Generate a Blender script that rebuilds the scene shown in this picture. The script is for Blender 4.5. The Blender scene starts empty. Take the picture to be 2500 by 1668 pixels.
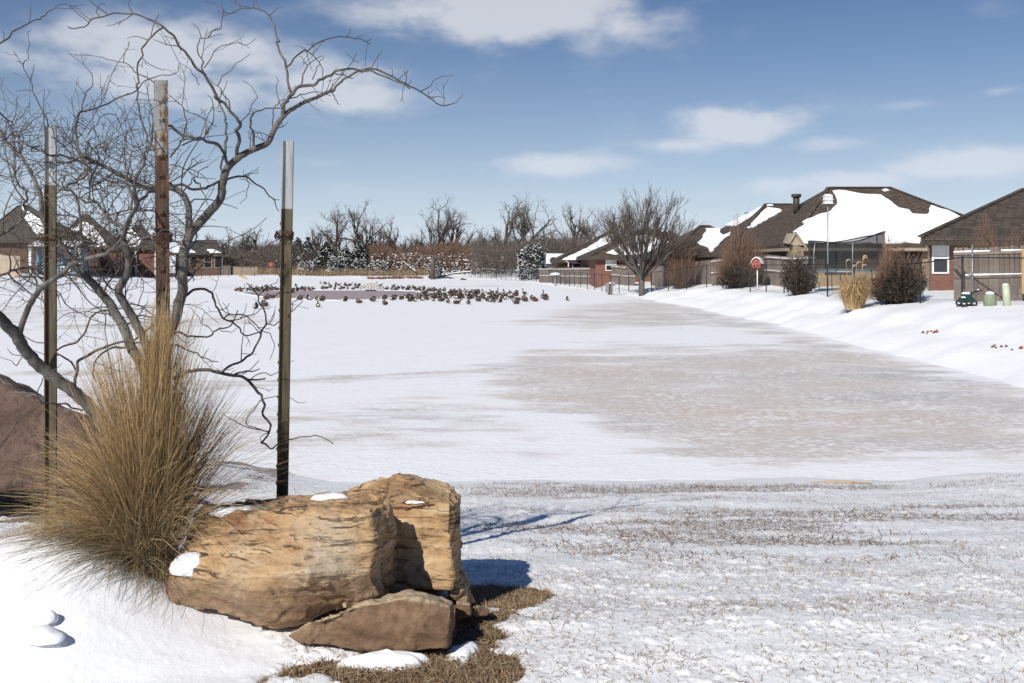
import bpy, bmesh, math, random
import numpy as np
from mathutils import Vector, Matrix, noise as mnoise
from mathutils.geometry import tessellate_polygon

# ------------------------------------------------------------------ camera, sky, sun, exposure
scene = bpy.context.scene
COL = scene.collection
EYE = 2.5                      # metres above the ice
FPX = 2430.0                   # focal length in pixels of a 2500 px wide picture
cam_data = bpy.data.cameras.new("camera")
cam = bpy.data.objects.new("camera", cam_data)
COL.objects.link(cam)
cam.location = (0, 0, EYE)
cam.rotation_euler = (math.radians(90), 0, 0)
cam_data.sensor_width = 36.0
cam_data.lens = 36.0 * FPX / 2500.0
cam_data.shift_y = -(834 - 640) / 2500.0
cam_data.clip_start = 0.05
cam_data.clip_end = 6000
scene.camera = cam

SUN_TO = Vector((-0.40, -0.70, 0.60)).normalized()     # towards the sun
SUN_EL = math.asin(SUN_TO.z)
SUN_AZ = math.atan2(SUN_TO.x, SUN_TO.y)                # clockwise from +Y
world = bpy.data.worlds.new("World")
scene.world = world
world.use_nodes = True
wn, wl = world.node_tree.nodes, world.node_tree.links
wn.clear()
w_out = wn.new("ShaderNodeOutputWorld")
w_bg = wn.new("ShaderNodeBackground")
w_bg.inputs["Strength"].default_value = 0.052
sky = wn.new("ShaderNodeTexSky")
sky.sky_type = 'NISHITA'
sky.sun_disc = False
sky.sun_elevation = SUN_EL
sky.sun_rotation = SUN_AZ
sky.air_density = 1.0
sky.dust_density = 0.0
sky.ozone_density = 1.6
sky.altitude = 300

def wmath(op, a, b=None, c=None):
    n = wn.new("ShaderNodeMath"); n.operation = op
    for i, v in enumerate((a, b, c)):
        if v is None: continue
        if isinstance(v, (int, float)): n.inputs[i].default_value = v
        else: wl.new(v, n.inputs[i])
    return n.outputs[0]

w_tc = wn.new("ShaderNodeTexCoord")
w_sep = wn.new("ShaderNodeSeparateXYZ")
wl.new(w_tc.outputs["Generated"], w_sep.inputs[0])
W_AZ = wmath('ARCTAN2', w_sep.outputs[0], w_sep.outputs[1])
W_EL = wmath('ARCSINE', w_sep.outputs[2])
# noise on a stretched azimuth / elevation sheet: long flat winter clouds
def wnoise(sx, sy, scale, detail, off):
    cb = wn.new("ShaderNodeCombineXYZ")
    wl.new(wmath('MULTIPLY', W_AZ, sx), cb.inputs[0])
    wl.new(wmath('MULTIPLY', W_EL, sy), cb.inputs[1])
    cb.inputs[2].default_value = off
    n = wn.new("ShaderNodeTexNoise")
    n.inputs["Scale"].default_value = scale
    n.inputs["Detail"].default_value = detail
    n.inputs["Roughness"].default_value = 0.52
    wl.new(cb.outputs[0], n.inputs["Vector"])
    return n.outputs[0]
w_n1 = wmath('ADD', wmath('MULTIPLY', wnoise(1.0, 2.4, 9.0, 9.0, 3.1), 0.75), wmath('MULTIPLY', wnoise(1.0, 1.8, 26.0, 5.0, 6.2), 0.25))
w_n2 = wnoise(1.0, 2.0, 3.0, 3.0, 8.4)
# cloud banks: (azimuth, elevation, half width, half height, weight) in degrees
def wdeg(px, py):
    x = (px - 1250) / FPX; z = (640 - py) / FPX
    return math.atan2(x, 1.0), math.atan2(z, math.hypot(x, 1.0))
banks = [(420, 150, 400, 120, 1.0), (800, 220, 230, 100, 0.85), (1250, 35, 430, 110, 1.0), (1560, 60, 160, 50, 0.6),
         (1800, 300, 260, 55, 1.0), (1680, 350, 190, 30, 0.7), (1990, 350, 120, 30, 0.75), (1330, 400, 230, 38, 0.95), (1180, 370, 120, 22, .5),
         (2400, 400, 280, 44, 1.05), (2030, 450, 230, 36, 1.0), (2460, 218, 80, 22, 0.75), (760, 395, 120, 24, 0.55), (2200, 258, 90, 16, 0.45),
         (1750, 470, 140, 22, 0.4), (150, 90, 250, 90, 0.5), (1330, 318, 60, 12, .45), (1450, 222, 60, 12, .35), (2420, 20, 130, 40, .35),
         (300, 420, 420, 70, 0.35), (950, 470, 500, 50, 0.35)]
w_mask = None
for (px, py, hw, hh, wt) in banks:
    az, el = wdeg(px, py)
    az1, _ = wdeg(px + hw, py); _, el1 = wdeg(px, py - hh)
    da = wmath('DIVIDE', wmath('SUBTRACT', W_AZ, az), abs(az1 - az))
    de = wmath('DIVIDE', wmath('SUBTRACT', W_EL, el), abs(el1 - el))
    r2 = wmath('ADD', wmath('MULTIPLY', da, da), wmath('MULTIPLY', de, de))
    g = wmath('MULTIPLY', wmath('MULTIPLY', wmath('POWER', 2.718, wmath('MULTIPLY', r2, -0.75)), 1.0), wt)
    w_mask = g if w_mask is None else wmath('MAXIMUM', w_mask, g)
# scattered cloud goes on all round outside these banks
w_far = wmath('GREATER_THAN', wmath('ABSOLUTE', W_AZ), 0.62)
w_high = wmath('GREATER_THAN', W_EL, 0.33)
w_gen = wmath('MULTIPLY', wmath('MAXIMUM', w_far, w_high), 0.35)
w_mask = wmath('MAXIMUM', w_mask, wmath('MULTIPLY', w_gen, w_n2))
w_c = wmath('ADD', wmath('MULTIPLY', w_mask, 1.05), wmath('MULTIPLY', wmath('SUBTRACT', w_n1, 0.5), 3.6))
w_c = wmath('MULTIPLY', wmath('SUBTRACT', w_c, 0.20), w_mask)
w_map = wn.new("ShaderNodeMapRange"); w_map.interpolation_type = 'SMOOTHSTEP'
wl.new(w_c, w_map.inputs[0]); w_map.inputs[1].default_value = 0.0; w_map.inputs[2].default_value = 0.68
w_map.inputs[3].default_value = 0.0; w_map.inputs[4].default_value = 0.88
w_mix = wn.new("ShaderNodeMix"); w_mix.data_type = 'RGBA'
wl.new(w_map.outputs[0], w_mix.inputs[0])
w_sat = wn.new("ShaderNodeHueSaturation"); w_sat.inputs["Saturation"].default_value = 1.28; w_sat.inputs["Value"].default_value = 1.0
wl.new(sky.outputs[0], w_sat.inputs["Color"])
w_tint = wn.new("ShaderNodeMix"); w_tint.data_type = 'RGBA'; w_tint.blend_type = 'MULTIPLY'
w_tint.inputs[0].default_value = 1.0; w_tint.inputs[7].default_value = (0.95, 0.93, 1.08, 1)
wl.new(w_sat.outputs[0], w_tint.inputs[6]); wl.new(w_tint.outputs[2], w_mix.inputs[6])
w_mix.inputs[7].default_value = (11.4, 11.7, 12.6, 1)
# thin milky air low over the horizon, all the way round
w_haze = wn.new("ShaderNodeMix"); w_haze.data_type = 'RGBA'
wl.new(wmath('MULTIPLY', wmath('POWER', 2.718, wmath('MULTIPLY', wmath('MAXIMUM', W_EL, 0.0), -9.5)), 0.86), w_haze.inputs[0])
wl.new(w_mix.outputs[2], w_haze.inputs[6]); w_haze.inputs[7].default_value = (12.6, 14.8, 18.0, 1)
wl.new(w_haze.outputs[2], w_bg.inputs["Color"])
wl.new(w_bg.outputs[0], w_out.inputs[0])

sun_data = bpy.data.lights.new("sun", 'SUN')
sun_data.energy = 4.6
sun_data.angle = math.radians(0.5)
sun_data.color = (1.0, 0.95, 0.87)
sun = bpy.data.objects.new("sun", sun_data)
COL.objects.link(sun)
sun.rotation_euler = SUN_TO.to_track_quat('Z', 'Y').to_euler()
sun.location = (-30, -40, 40)

scene.render.engine = 'CYCLES'
scene.view_settings.view_transform = 'Standard'
scene.view_settings.look = 'None'
scene.view_settings.gamma = 1.0
scene.view_settings.exposure = 0.12
scene.view_settings.use_curve_mapping = False
scene.cycles.max_bounces = 6
scene.cycles.transparent_max_bounces = 24

# ------------------------------------------------------------------ helpers
def P(px, py, d):
    """point seen at pixel (px, py) of the 2500 px wide picture, d metres ahead"""
    return np.array(((px - 1250) / FPX * d, d, EYE - (py - 640) / FPX * d))

def smooth(a, b, x):
    t = np.clip((x - a) / (b - a), 0, 1)
    return t * t * (3 - 2 * t)

def _hash(ix, iy, iz, seed):
    h = (ix.astype(np.int64) * 374761393 + iy.astype(np.int64) * 668265263 + iz.astype(np.int64) * 2147483647 + seed * 974711) & 0xFFFFFFFF
    h = ((h ^ (h >> 13)) * 1274126177) & 0xFFFFFFFF
    h = (h ^ (h >> 16)) & 0xFFFFFFFF
    return h.astype(np.float64) / 4294967295.0

def vnoise(x, y, z=None, seed=0):
    x = np.asarray(x, float); y = np.asarray(y, float)
    z = np.zeros_like(x) if z is None else np.asarray(z, float)
    xi, yi, zi = np.floor(x), np.floor(y), np.floor(z)
    xf, yf, zf = x - xi, y - yi, z - zi
    u, v, w = xf * xf * (3 - 2 * xf), yf * yf * (3 - 2 * yf), zf * zf * (3 - 2 * zf)
    r = 0
    for dx in (0, 1):
        for dy in (0, 1):
            for dz in (0, 1):
                wt = (u if dx else 1 - u) * (v if dy else 1 - v) * (w if dz else 1 - w)
                r = r + wt * _hash(xi + dx, yi + dy, zi + dz, seed)
    return r

def fbm(x, y, z=None, octs=4, seed=0, gain=0.5):
    a, s, t = 1.0, 0.0, 0.0
    for o in range(octs):
        k = 2.03 ** o
        s = s + a * vnoise(np.asarray(x) * k, np.asarray(y) * k, None if z is None else np.asarray(z) * k, seed + o * 17)
        t += a; a *= gain
    return s / t

class MB:
    """collects vertices and faces; build() links them as one mesh object"""
    def __init__(s): s.v = []; s.f = []; s.n = 0; s.m = []
    def add(s, verts, faces, mat=0):
        verts = np.asarray(verts, float).reshape(-1, 3)
        s.v.append(verts)
        s.f.extend([tuple(int(i) + s.n for i in f) for f in faces])
        s.m.extend([mat] * len(faces))
        s.n += len(verts)
    def box(s, lo, hi, mat=0, R=None, o=None):
        x0, y0, z0 = lo; x1, y1, z1 = hi
        v = np.array([(x0, y0, z0), (x1, y0, z0), (x1, y1, z0), (x0, y1, z0), (x0, y0, z1), (x1, y0, z1), (x1, y1, z1), (x0, y1, z1)], float)
        if R is not None: v = v @ np.array(R).T
        if o is not None: v = v + np.array(o)
        s.add(v, [(0, 3, 2, 1), (4, 5, 6, 7), (0, 1, 5, 4), (1, 2, 6, 5), (2, 3, 7, 6), (3, 0, 4, 7)], mat)
    def bar(s, a, b, w, h=None, mat=0):
        """rectangular bar from a to b, w wide (horizontal), h high"""
        h = w if h is None else h
        a = np.asarray(a, float); b = np.asarray(b, float)
        t = (b - a) / (np.linalg.norm(b - a) + 1e-9)
        up = np.array((0, 0, 1.0)) if abs(t[2]) < 0.95 else np.array((0, 1.0, 0))
        sd = np.cross(t, up); sd /= np.linalg.norm(sd); up = np.cross(sd, t)
        v = []
        for p in (a, b):
            for (i, j) in ((-1, -1), (1, -1), (1, 1), (-1, 1)): v.append(p + sd * w / 2 * i + up * h / 2 * j)
        s.add(v, [(0, 1, 2, 3), (7, 6, 5, 4), (0, 4, 5, 1), (1, 5, 6, 2), (2, 6, 7, 3), (3, 7, 4, 0)], mat)
    def tube(s, pts, rad, sides=6, mat=0, caps=True):
        pts = np.asarray(pts, float); n = len(pts)
        rad = np.broadcast_to(np.asarray(rad, float), (n,))
        t = np.gradient(pts, axis=0); t /= (np.linalg.norm(t, axis=1, keepdims=True) + 1e-9)
        m = np.abs(t.mean(0)); ref = np.eye(3)[int(np.argmin(m))]
        a = np.cross(t, ref); a /= (np.linalg.norm(a, axis=1, keepdims=True) + 1e-9)
        b = np.cross(t, a)
        ang = np.arange(sides) / sides * 2 * math.pi
        ring = a[:, None, :] * np.cos(ang)[None, :, None] + b[:, None, :] * np.sin(ang)[None, :, None]
        v = (pts[:, None, :] + ring * rad[:, None, None]).reshape(-1, 3)
        f = []
        for i in range(n - 1):
            for k in range(sides):
                k2 = (k + 1) % sides
                f.append((i * sides + k, i * sides + k2, (i + 1) * sides + k2, (i + 1) * sides + k))
        if caps:
            f.append(tuple(range(sides - 1, -1, -1))); f.append(tuple((n - 1) * sides + k for k in range(sides)))
        s.add(v, f, mat)
    def lathe(s, prof, c=(0, 0, 0), seg=16, mat=0):
        """profile of (radius, z) turned about a vertical axis"""
        v = []; f = []
        for (r, z) in prof:
            for k in range(seg):
                a = 2 * math.pi * k / seg; v.append((c[0] + r * math.cos(a), c[1] + r * math.sin(a), c[2] + z))
        for i in range(len(prof) - 1):
            for k in range(seg):
                k2 = (k + 1) % seg; f.append((i * seg + k, i * seg + k2, (i + 1) * seg + k2, (i + 1) * seg + k))
        f.append(tuple(range(seg - 1, -1, -1))); f.append(tuple((len(prof) - 1) * seg + k for k in range(seg)))
        s.add(v, f, mat)
    def build(s, name, mats, parent=None, smooth_=False, origin=None):
        v = np.concatenate(s.v) if s.v else np.zeros((0, 3))
        return mesh_obj(name, v, s.f, mats, parent, smooth_, origin, s.m)

def mesh_obj(name, v, f, mats, parent=None, smooth_=False, origin=None, midx=None):
    """mesh from world coordinates; origin (or the parent's place) becomes the local zero"""
    v = np.asarray(v, float)
    off = np.zeros(3)
    if parent is not None:
        p = parent
        while p is not None: off = off + np.array(p.location); p = p.parent
    elif origin is not None: off = np.array(origin, float)
    me = bpy.data.meshes.new(name)
    if isinstance(f, np.ndarray):
        k = f.shape[1]; nf = len(f)
        me.vertices.add(len(v)); me.vertices.foreach_set("co", (v - off).astype(np.float32).ravel())
        me.loops.add(nf * k); me.loops.foreach_set("vertex_index", f.astype(np.int32).ravel())
        me.polygons.add(nf); me.polygons.foreach_set("loop_start", (np.arange(nf) * k).astype(np.int32))
        me.update(calc_edges=True)
    else:
        me.from_pydata((v - off).tolist(), [], f); me.update()
    if not isinstance(mats, (list, tuple)): mats = [mats]
    for m in mats: me.materials.append(m)
    if midx is not None and len(mats) > 1: me.polygons.foreach_set("material_index", np.asarray(midx, np.int32))
    if smooth_: me.polygons.foreach_set("use_smooth", np.ones(len(me.polygons), bool))
    o = bpy.data.objects.new(name, me); COL.objects.link(o)
    if parent is not None: o.parent = parent
    elif origin is not None: o.location = origin
    return o

def tag(o, label=None, cat=None, group=None, kind=None):
    if label: o["label"] = label
    if cat: o["category"] = cat
    if group: o["group"] = group
    if kind: o["kind"] = kind
    return o

def thing(name, loc, label, cat, group=None, rz=0):
    o = bpy.data.objects.new(name, None); COL.objects.link(o)
    o.location = tuple(float(c) for c in loc); o.rotation_euler = (0, 0, rz)
    o.empty_display_size = 0.2
    return tag(o, label, cat, group)

def dup(root, loc, rz=0, scale=1.0, label=None, group=None):
    r = root.copy(); COL.objects.link(r)
    r.location = tuple(float(c) for c in loc); r.rotation_euler = (0, 0, rz); r.scale = (scale,) * 3
    if label: r["label"] = label
    if group: r["group"] = group
    for ch in list(root.children):
        c = ch.copy(); COL.objects.link(c); c.parent = r
        for g in list(ch.children):
            d = g.copy(); COL.objects.link(d); d.parent = c
    return r

# ------------------------------------------------------------------ materials
class NT:
    def __init__(s, name):
        s.m = bpy.data.materials.new(name); s.m.use_nodes = True
        s.n = s.m.node_tree.nodes; s.l = s.m.node_tree.links
        s.b = s.n["Principled BSDF"]; s.out = s.n["Material Output"]
        s.tc = s.n.new("ShaderNodeTexCoord"); s.co = s.tc.outputs["Object"]
    def _in(s, sock, v):
        if hasattr(v, "links"): s.l.new(v, sock)
        elif isinstance(v, (tuple, list)): sock.default_value = tuple(v) + ((1,) if len(v) == 3 and len(sock.default_value) == 4 else ())
        else: sock.default_value = v
    def math(s, op, a, b=None, clamp=False):
        n = s.n.new("ShaderNodeMath"); n.operation = op; n.use_clamp = clamp
        s._in(n.inputs[0], a)
        if b is not None: s._in(n.inputs[1], b)
        return n.outputs[0]
    def scale(s, v, sc, off=(0, 0, 0), rot=(0, 0, 0)):
        n = s.n.new("ShaderNodeMapping"); s.l.new(v, n.inputs[0])
        n.inputs["Scale"].default_value = sc; n.inputs["Location"].default_value = off; n.inputs["Rotation"].default_value = rot
        return n.outputs[0]
    def noise(s, scale, detail=4, rough=0.55, co=None, dist=0.0):
        n = s.n.new("ShaderNodeTexNoise"); s.l.new(co or s.co, n.inputs["Vector"])
        n.inputs["Scale"].default_value = scale; n.inputs["Detail"].default_value = detail
        n.inputs["Roughness"].default_value = rough; n.inputs["Distortion"].default_value = dist
        return n.outputs[0]
    def voronoi(s, scale, co=None, feature='F1', out="Distance"):
        n = s.n.new("ShaderNodeTexVoronoi"); n.feature = feature; s.l.new(co or s.co, n.inputs["Vector"])
        n.inputs["Scale"].default_value = scale
        return n.outputs[out]
    def ramp(s, fac, stops):
        n = s.n.new("ShaderNodeValToRGB"); s._in(n.inputs[0], fac)
        e = n.color_ramp.elements
        while len(e) < len(stops): e.new(0.5)
        for i, (p, c) in enumerate(stops):
            e[i].position = p; e[i].color = (c, c, c, 1) if isinstance(c, (int, float)) else tuple(c) + (1,)
        return n.outputs[0]
    def mix(s, fac, a, b, mode='MIX'):
        n = s.n.new("ShaderNodeMix"); n.data_type = 'RGBA'; n.blend_type = mode
        s._in(n.inputs[0], fac); s._in(n.inputs[6], a); s._in(n.inputs[7], b)
        return n.outputs[2]
    def attr(s, name):
        n = s.n.new("ShaderNodeAttribute"); n.attribute_name = name
        return n.outputs["Fac"]
    def bump(s, h, strength=0.5, dist=0.01, normal=None):
        n = s.n.new("ShaderNodeBump"); s._in(n.inputs["Height"], h)
        n.inputs["Strength"].default_value = strength; n.inputs["Distance"].default_value = dist
        if normal is not None: s.l.new(normal, n.inputs["Normal"])
        return n.outputs[0]
    def fin(s, color, rough=0.7, normal=None, metal=0.0, spec=None, alpha=None):
        s._in(s.b.inputs["Base Color"], color); s._in(s.b.inputs["Roughness"], rough); s._in(s.b.inputs["Metallic"], metal)
        if normal is not None: s.l.new(normal, s.b.inputs["Normal"])
        if spec is not None: s._in(s.b.inputs["Specular IOR Level"], spec)
        if alpha is not None: s._in(s.b.inputs["Alpha"], alpha)
        return s.m

def noisy(name, c0, c1, scale=8, rough=0.75, bump=0.3, bdist=0.01, detail=5, stretch=(1, 1, 1), metal=0.0, spec=0.3, lo=0.35, hi=0.65):
    t = NT(name); co = t.scale(t.co, stretch)
    n = t.noise(scale, detail, co=co)
    nb = t.noise(scale * 3.1, 4, co=co)
    return t.fin(t.ramp(n, [(lo, c0), (hi, c1)]), rough, t.bump(nb, bump, bdist), metal, spec)

def randcol(name, stops, rough=0.7, spec=0.2, scale=1.3):
    """colour that varies from piece to piece: per-island random plus a slow noise"""
    t = NT(name); g = t.n.new("ShaderNodeNewGeometry")
    f = t.math('ADD', t.math('MULTIPLY', g.outputs["Random Per Island"], 0.7), t.math('MULTIPLY', t.noise(scale, 2), 0.3))
    return t.fin(t.ramp(f, stops), rough, None, 0, spec)

def wallco(t):
    """(along the wall, height) coordinates whichever way the wall faces"""
    g = t.n.new("ShaderNodeNewGeometry")
    sn = t.n.new("ShaderNodeSeparateXYZ"); t.l.new(g.outputs["Normal"], sn.inputs[0])
    sp = t.n.new("ShaderNodeSeparateXYZ"); t.l.new(t.co, sp.inputs[0])
    sel = t.math('GREATER_THAN', t.math('ABSOLUTE', sn.outputs[0]), t.math('ABSOLUTE', sn.outputs[1]))
    u = t.math('ADD', t.math('MULTIPLY', sel, sp.outputs[1]), t.math('MULTIPLY', t.math('SUBTRACT', 1.0, sel), sp.outputs[0]))
    cb = t.n.new("ShaderNodeCombineXYZ"); t.l.new(u, cb.inputs[0]); t.l.new(sp.outputs[2], cb.inputs[1])
    return cb.outputs[0]

def brickmat(name, c1, c2, mortar, bw=0.21, bh=0.075, ms=0.012, var=0.0, zs=1.0, rough=0.85, bump=0.4):
    t = NT(name); co = t.scale(wallco(t), (1, zs, 1))
    n = t.n.new("ShaderNodeTexBrick"); t.l.new(co, n.inputs["Vector"])
    n.inputs["Color1"].default_value = (*c1, 1); n.inputs["Color2"].default_value = (*c2, 1); n.inputs["Mortar"].default_value = (*mortar, 1)
    n.inputs["Scale"].default_value = 1.0; n.inputs["Brick Width"].default_value = bw; n.inputs["Row Height"].default_value = bh
    n.inputs["Mortar Size"].default_value = ms; n.inputs["Bias"].default_value = var
    col = t.mix(t.ramp(t.noise(1.2, 3), [(0.3, 0.0), (0.7, 0.55)]), n.outputs[0], tuple(c * 0.6 for c in c1))
    return t.fin(col, rough, t.bump(t.math('SUBTRACT', 1.0, n.outputs[1]), bump, 0.01), 0, 0.2)

M = {}
def make_snow(name, col=(0.86, 0.88, 0.91), bs=0.25, sc=9, grit=0.0):
    t = NT(name)
    n = t.noise(sc, 6, 0.6); n2 = t.noise(sc * 9, 3)
    c = t.mix(t.ramp(n, [(0.3, 0.0), (0.75, 1.0)]), tuple(x * 0.95 for x in col), col)
    return t.fin(c, 0.55, t.bump(t.math('ADD', n, t.math('MULTIPLY', n2, 0.35)), bs, 0.02), 0, 0.25)
M['snow'] = make_snow("snow")
M['roof_snow'] = make_snow("roof_snow", (0.88, 0.89, 0.91), 0.15, 2.5)
M['bark'] = noisy("bark", (0.06, 0.055, 0.05), (0.155, 0.143, 0.13), 26, 0.85, 0.6, 0.004, 6, (1, 1, 0.35))
M['twig'] = noisy("twig_bark", (0.055, 0.043, 0.035), (0.13, 0.105, 0.085), 18, 0.8, 0.2, 0.002)
M['far_bark'] = noisy("far_bark", (0.06, 0.048, 0.04), (0.135, 0.11, 0.095), 2.0, 0.9, 0.2)
M['brush'] = randcol("brush_twigs", [(0.0, (0.09, 0.055, 0.04)), (0.5, (0.17, 0.105, 0.075)), (1.0, (0.24, 0.165, 0.12))], 0.85)
M['brush_grey'] = randcol("grey_brush_twigs", [(0.0, (0.06, 0.05, 0.045)), (1.0, (0.17, 0.14, 0.12))], 0.85)
M['cedar'] = randcol("cedar_needles", [(0.0, (0.012, 0.018, 0.012)), (0.5, (0.03, 0.042, 0.026)), (1.0, (0.055, 0.065, 0.04))], 0.7)
M['darkleaf'] = randcol("dark_leaves", [(0.0, (0.012, 0.01, 0.008)), (0.6, (0.04, 0.03, 0.022)), (1.0, (0.09, 0.055, 0.035))], 0.6)
M['redleaf'] = randcol("russet_leaves", [(0.0, (0.05, 0.03, 0.02)), (1.0, (0.16, 0.09, 0.05))], 0.7)
M['straw'] = randcol("straw_blades", [(0.0, (0.13, 0.085, 0.04)), (0.35, (0.25, 0.165, 0.075)), (0.75, (0.40, 0.275, 0.13)), (1.0, (0.54, 0.41, 0.23))], 0.55, 0.3, 3)
M['grey_straw'] = randcol("grey_straw_blades", [(0.0, (0.11, 0.09, 0.05)), (0.5, (0.22, 0.175, 0.10)), (1.0, (0.37, 0.30, 0.18))], 0.6, 0.3, 3)
M['gold_straw'] = randcol("gold_straw", [(0.0, (0.22, 0.135, 0.06)), (0.6, (0.40, 0.275, 0.14)), (1.0, (0.55, 0.42, 0.25))], 0.6)
M['tan_straw'] = randcol("tan_straw", [(0.0, (0.14, 0.09, 0.055)), (0.6, (0.27, 0.19, 0.115)), (1.0, (0.40, 0.31, 0.20))], 0.7)
M['dry_lawn'] = randcol("dry_lawn_blades", [(0.0, (0.12, 0.075, 0.045)), (0.5, (0.29, 0.205, 0.12)), (1.0, (0.47, 0.38, 0.25))], 0.75)
M['brown_tuft'] = randcol("brown_tuft_blades", [(0.0, (0.09, 0.055, 0.04)), (0.6, (0.20, 0.13, 0.09)), (1.0, (0.36, 0.27, 0.18))], 0.75)
M['leaf_litter'] = randcol("leaf_litter", [(0.0, (0.06, 0.025, 0.015)), (0.6, (0.18, 0.075, 0.04)), (1.0, (0.27, 0.14, 0.08))], 0.8)
M['shingle'] = brickmat("roof_shingles", (0.14, 0.11, 0.088), (0.066, 0.052, 0.043), (0.02, 0.016, 0.013), 0.42, 0.19, 0.022, 0.0, 1.7)
M['shingle_grey'] = brickmat("grey_roof_shingles", (0.105, 0.095, 0.083), (0.075, 0.068, 0.06), (0.045, 0.04, 0.036), 0.45, 0.15, 0.014, 0.0, 1.7)
M['brick_red'] = brickmat("red_brick", (0.24, 0.085, 0.05), (0.15, 0.055, 0.038), (0.2, 0.16, 0.13))
M['brick_tan'] = brickmat("tan_stone", (0.36, 0.27, 0.17), (0.25, 0.18, 0.11), (0.3, 0.25, 0.19), 0.4, 0.16, 0.02)
M['brick_brown'] = brickmat("brown_brick", (0.13, 0.075, 0.055), (0.09, 0.055, 0.04), (0.14, 0.11, 0.09))
M['white_paint'] = noisy("white_paint", (0.72, 0.72, 0.71), (0.8, 0.8, 0.79), 4, 0.5, 0.05)
M['trim'] = noisy("tan_trim", (0.30, 0.24, 0.18), (0.4, 0.33, 0.26), 4, 0.6, 0.05)
M['dark_trim'] = noisy("dark_trim", (0.045, 0.037, 0.03), (0.07, 0.058, 0.05), 4, 0.6, 0.05)
M['blue_paint'] = noisy("blue_paint", (0.13, 0.25, 0.38), (0.17, 0.30, 0.44), 3, 0.6, 0.05)
M['red_paint'] = noisy("red_paint", (0.33, 0.07, 0.055), (0.42, 0.10, 0.08), 6, 0.55, 0.1)
M['glass'] = NT("window_glass").fin((0.02, 0.024, 0.028), 0.08, None, 0, 0.6)
M['painted_reflection'] = noisy("window_reflection", (0.6, 0.6, 0.58), (0.7, 0.7, 0.68), 3, 0.6, 0.05)  # white reflection in the upper panes, painted as a plain pane colour
def woodmat(name, c0, c1, c2):
    t = NT(name); g = t.n.new("ShaderNodeObjectInfo")
    gr = t.noise(6, 6, 0.6, t.scale(t.co, (9, 9, 0.5)))
    st = t.noise(1.7, 4)
    col = t.ramp(gr, [(0.3, c0), (0.6, c1)])
    col = t.mix(t.ramp(st, [(0.45, 0.0), (0.7, 0.6)]), col, c2)
    rv = t.math('ADD', 0.78, t.math('MULTIPLY', g.outputs["Random"], 0.44))
    col = t.mix(1.0, col, rv, 'MULTIPLY')
    return t.fin(col, 0.85, t.bump(gr, 0.4, 0.004), 0, 0.2)
M['fence_wood'] = woodmat("weathered_fence_wood", (0.115, 0.092, 0.078), (0.21, 0.175, 0.15), (0.08, 0.064, 0.055))
M['fence_tan'] = woodmat("tan_fence_wood", (0.27, 0.21, 0.155), (0.38, 0.31, 0.24), (0.22, 0.17, 0.13))
M['yellow_wood'] = woodmat("new_yellow_wood", (0.45, 0.29, 0.12), (0.58, 0.40, 0.19), (0.38, 0.24, 0.1))
M['iron'] = noisy("black_iron", (0.014, 0.014, 0.014), (0.03, 0.029, 0.028), 6, 0.5, 0.1)
M['galv'] = noisy("galvanised_steel", (0.22, 0.235, 0.245), (0.34, 0.355, 0.36), 7, 0.45, 0.05, metal=0.5)
M['mesh_wire'] = noisy("fence_mesh_wire", (0.10, 0.10, 0.10), (0.16, 0.16, 0.16), 6, 0.5, 0.05)
M['green_box'] = noisy("pale_green_plastic", (0.19, 0.24, 0.16), (0.25, 0.3, 0.2), 5, 0.5, 0.05)
M['pale_green'] = noisy("paler_green_plastic", (0.40, 0.45, 0.33), (0.48, 0.52, 0.40), 5, 0.5, 0.05)
M['black_plastic'] = noisy("black_plastic", (0.012, 0.013, 0.013), (0.03, 0.03, 0.03), 6, 0.4, 0.1)
M['dark_green'] = noisy("dark_green_metal", (0.012, 0.04, 0.032), (0.025, 0.06, 0.05), 6, 0.4, 0.1)
M['green_pad'] = noisy("green_pad", (0.08, 0.3, 0.2), (0.12, 0.36, 0.26), 6, 0.5, 0.1)
M['net'] = NT("trampoline_net").fin((0.03, 0.032, 0.035), 0.8, None, 0, 0.1, 0.62)
M['red_clay'] = noisy("red_clay", (0.12, 0.045, 0.028), (0.26, 0.11, 0.065), 5, 0.9, 0.6, 0.03)
def redrock():
    t = NT("red_boulder"); n = t.noise(2.0, 6, 0.6); f = t.noise(16, 6, 0.65)
    g = t.n.new("ShaderNodeNewGeometry"); sp = t.n.new("ShaderNodeSeparateXYZ"); t.l.new(g.outputs["Normal"], sp.inputs[0])
    col = t.ramp(n, [(0.3, (0.095, 0.062, 0.048)), (0.5, (0.15, 0.10, 0.078)), (0.7, (0.20, 0.14, 0.11))])
    col = t.mix(t.ramp(f, [(0.45, 0.0), (0.65, 0.6)]), col, (0.05, 0.036, 0.03))
    top = t.ramp(t.math('ADD', sp.outputs[2], t.math('MULTIPLY', t.math('SUBTRACT', f, 0.5), 0.6)), [(0.90, 0.0), (1.0, 0.7)])
    col = t.mix(top, col, (0.27, 0.275, 0.265))
    return t.fin(col, 0.9, t.bump(t.math('ADD', n, f), 0.8, 0.05), 0, 0.2)
M['red_rock'] = redrock()
M['wire'] = noisy("rusty_wire", (0.05, 0.028, 0.018), (0.12, 0.06, 0.038), 40, 0.6, 0.2, 0.001, metal=0.3)
M['driftwood'] = noisy("drift_wood", (0.22, 0.15, 0.085), (0.46, 0.34, 0.19), 12, 0.8, 0.3, 0.01, 5, (0.3, 1, 1))
M['pod'] = noisy("dry_leaf", (0.12, 0.08, 0.06), (0.5, 0.42, 0.34), 60, 0.8, 0.2, 0.002)
M['goose_back'] = noisy("goose_back", (0.026, 0.017, 0.012), (0.095, 0.062, 0.042), 22, 0.8, 0.3, 0.01, 4, (0.5, 1, 1.5))
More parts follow.
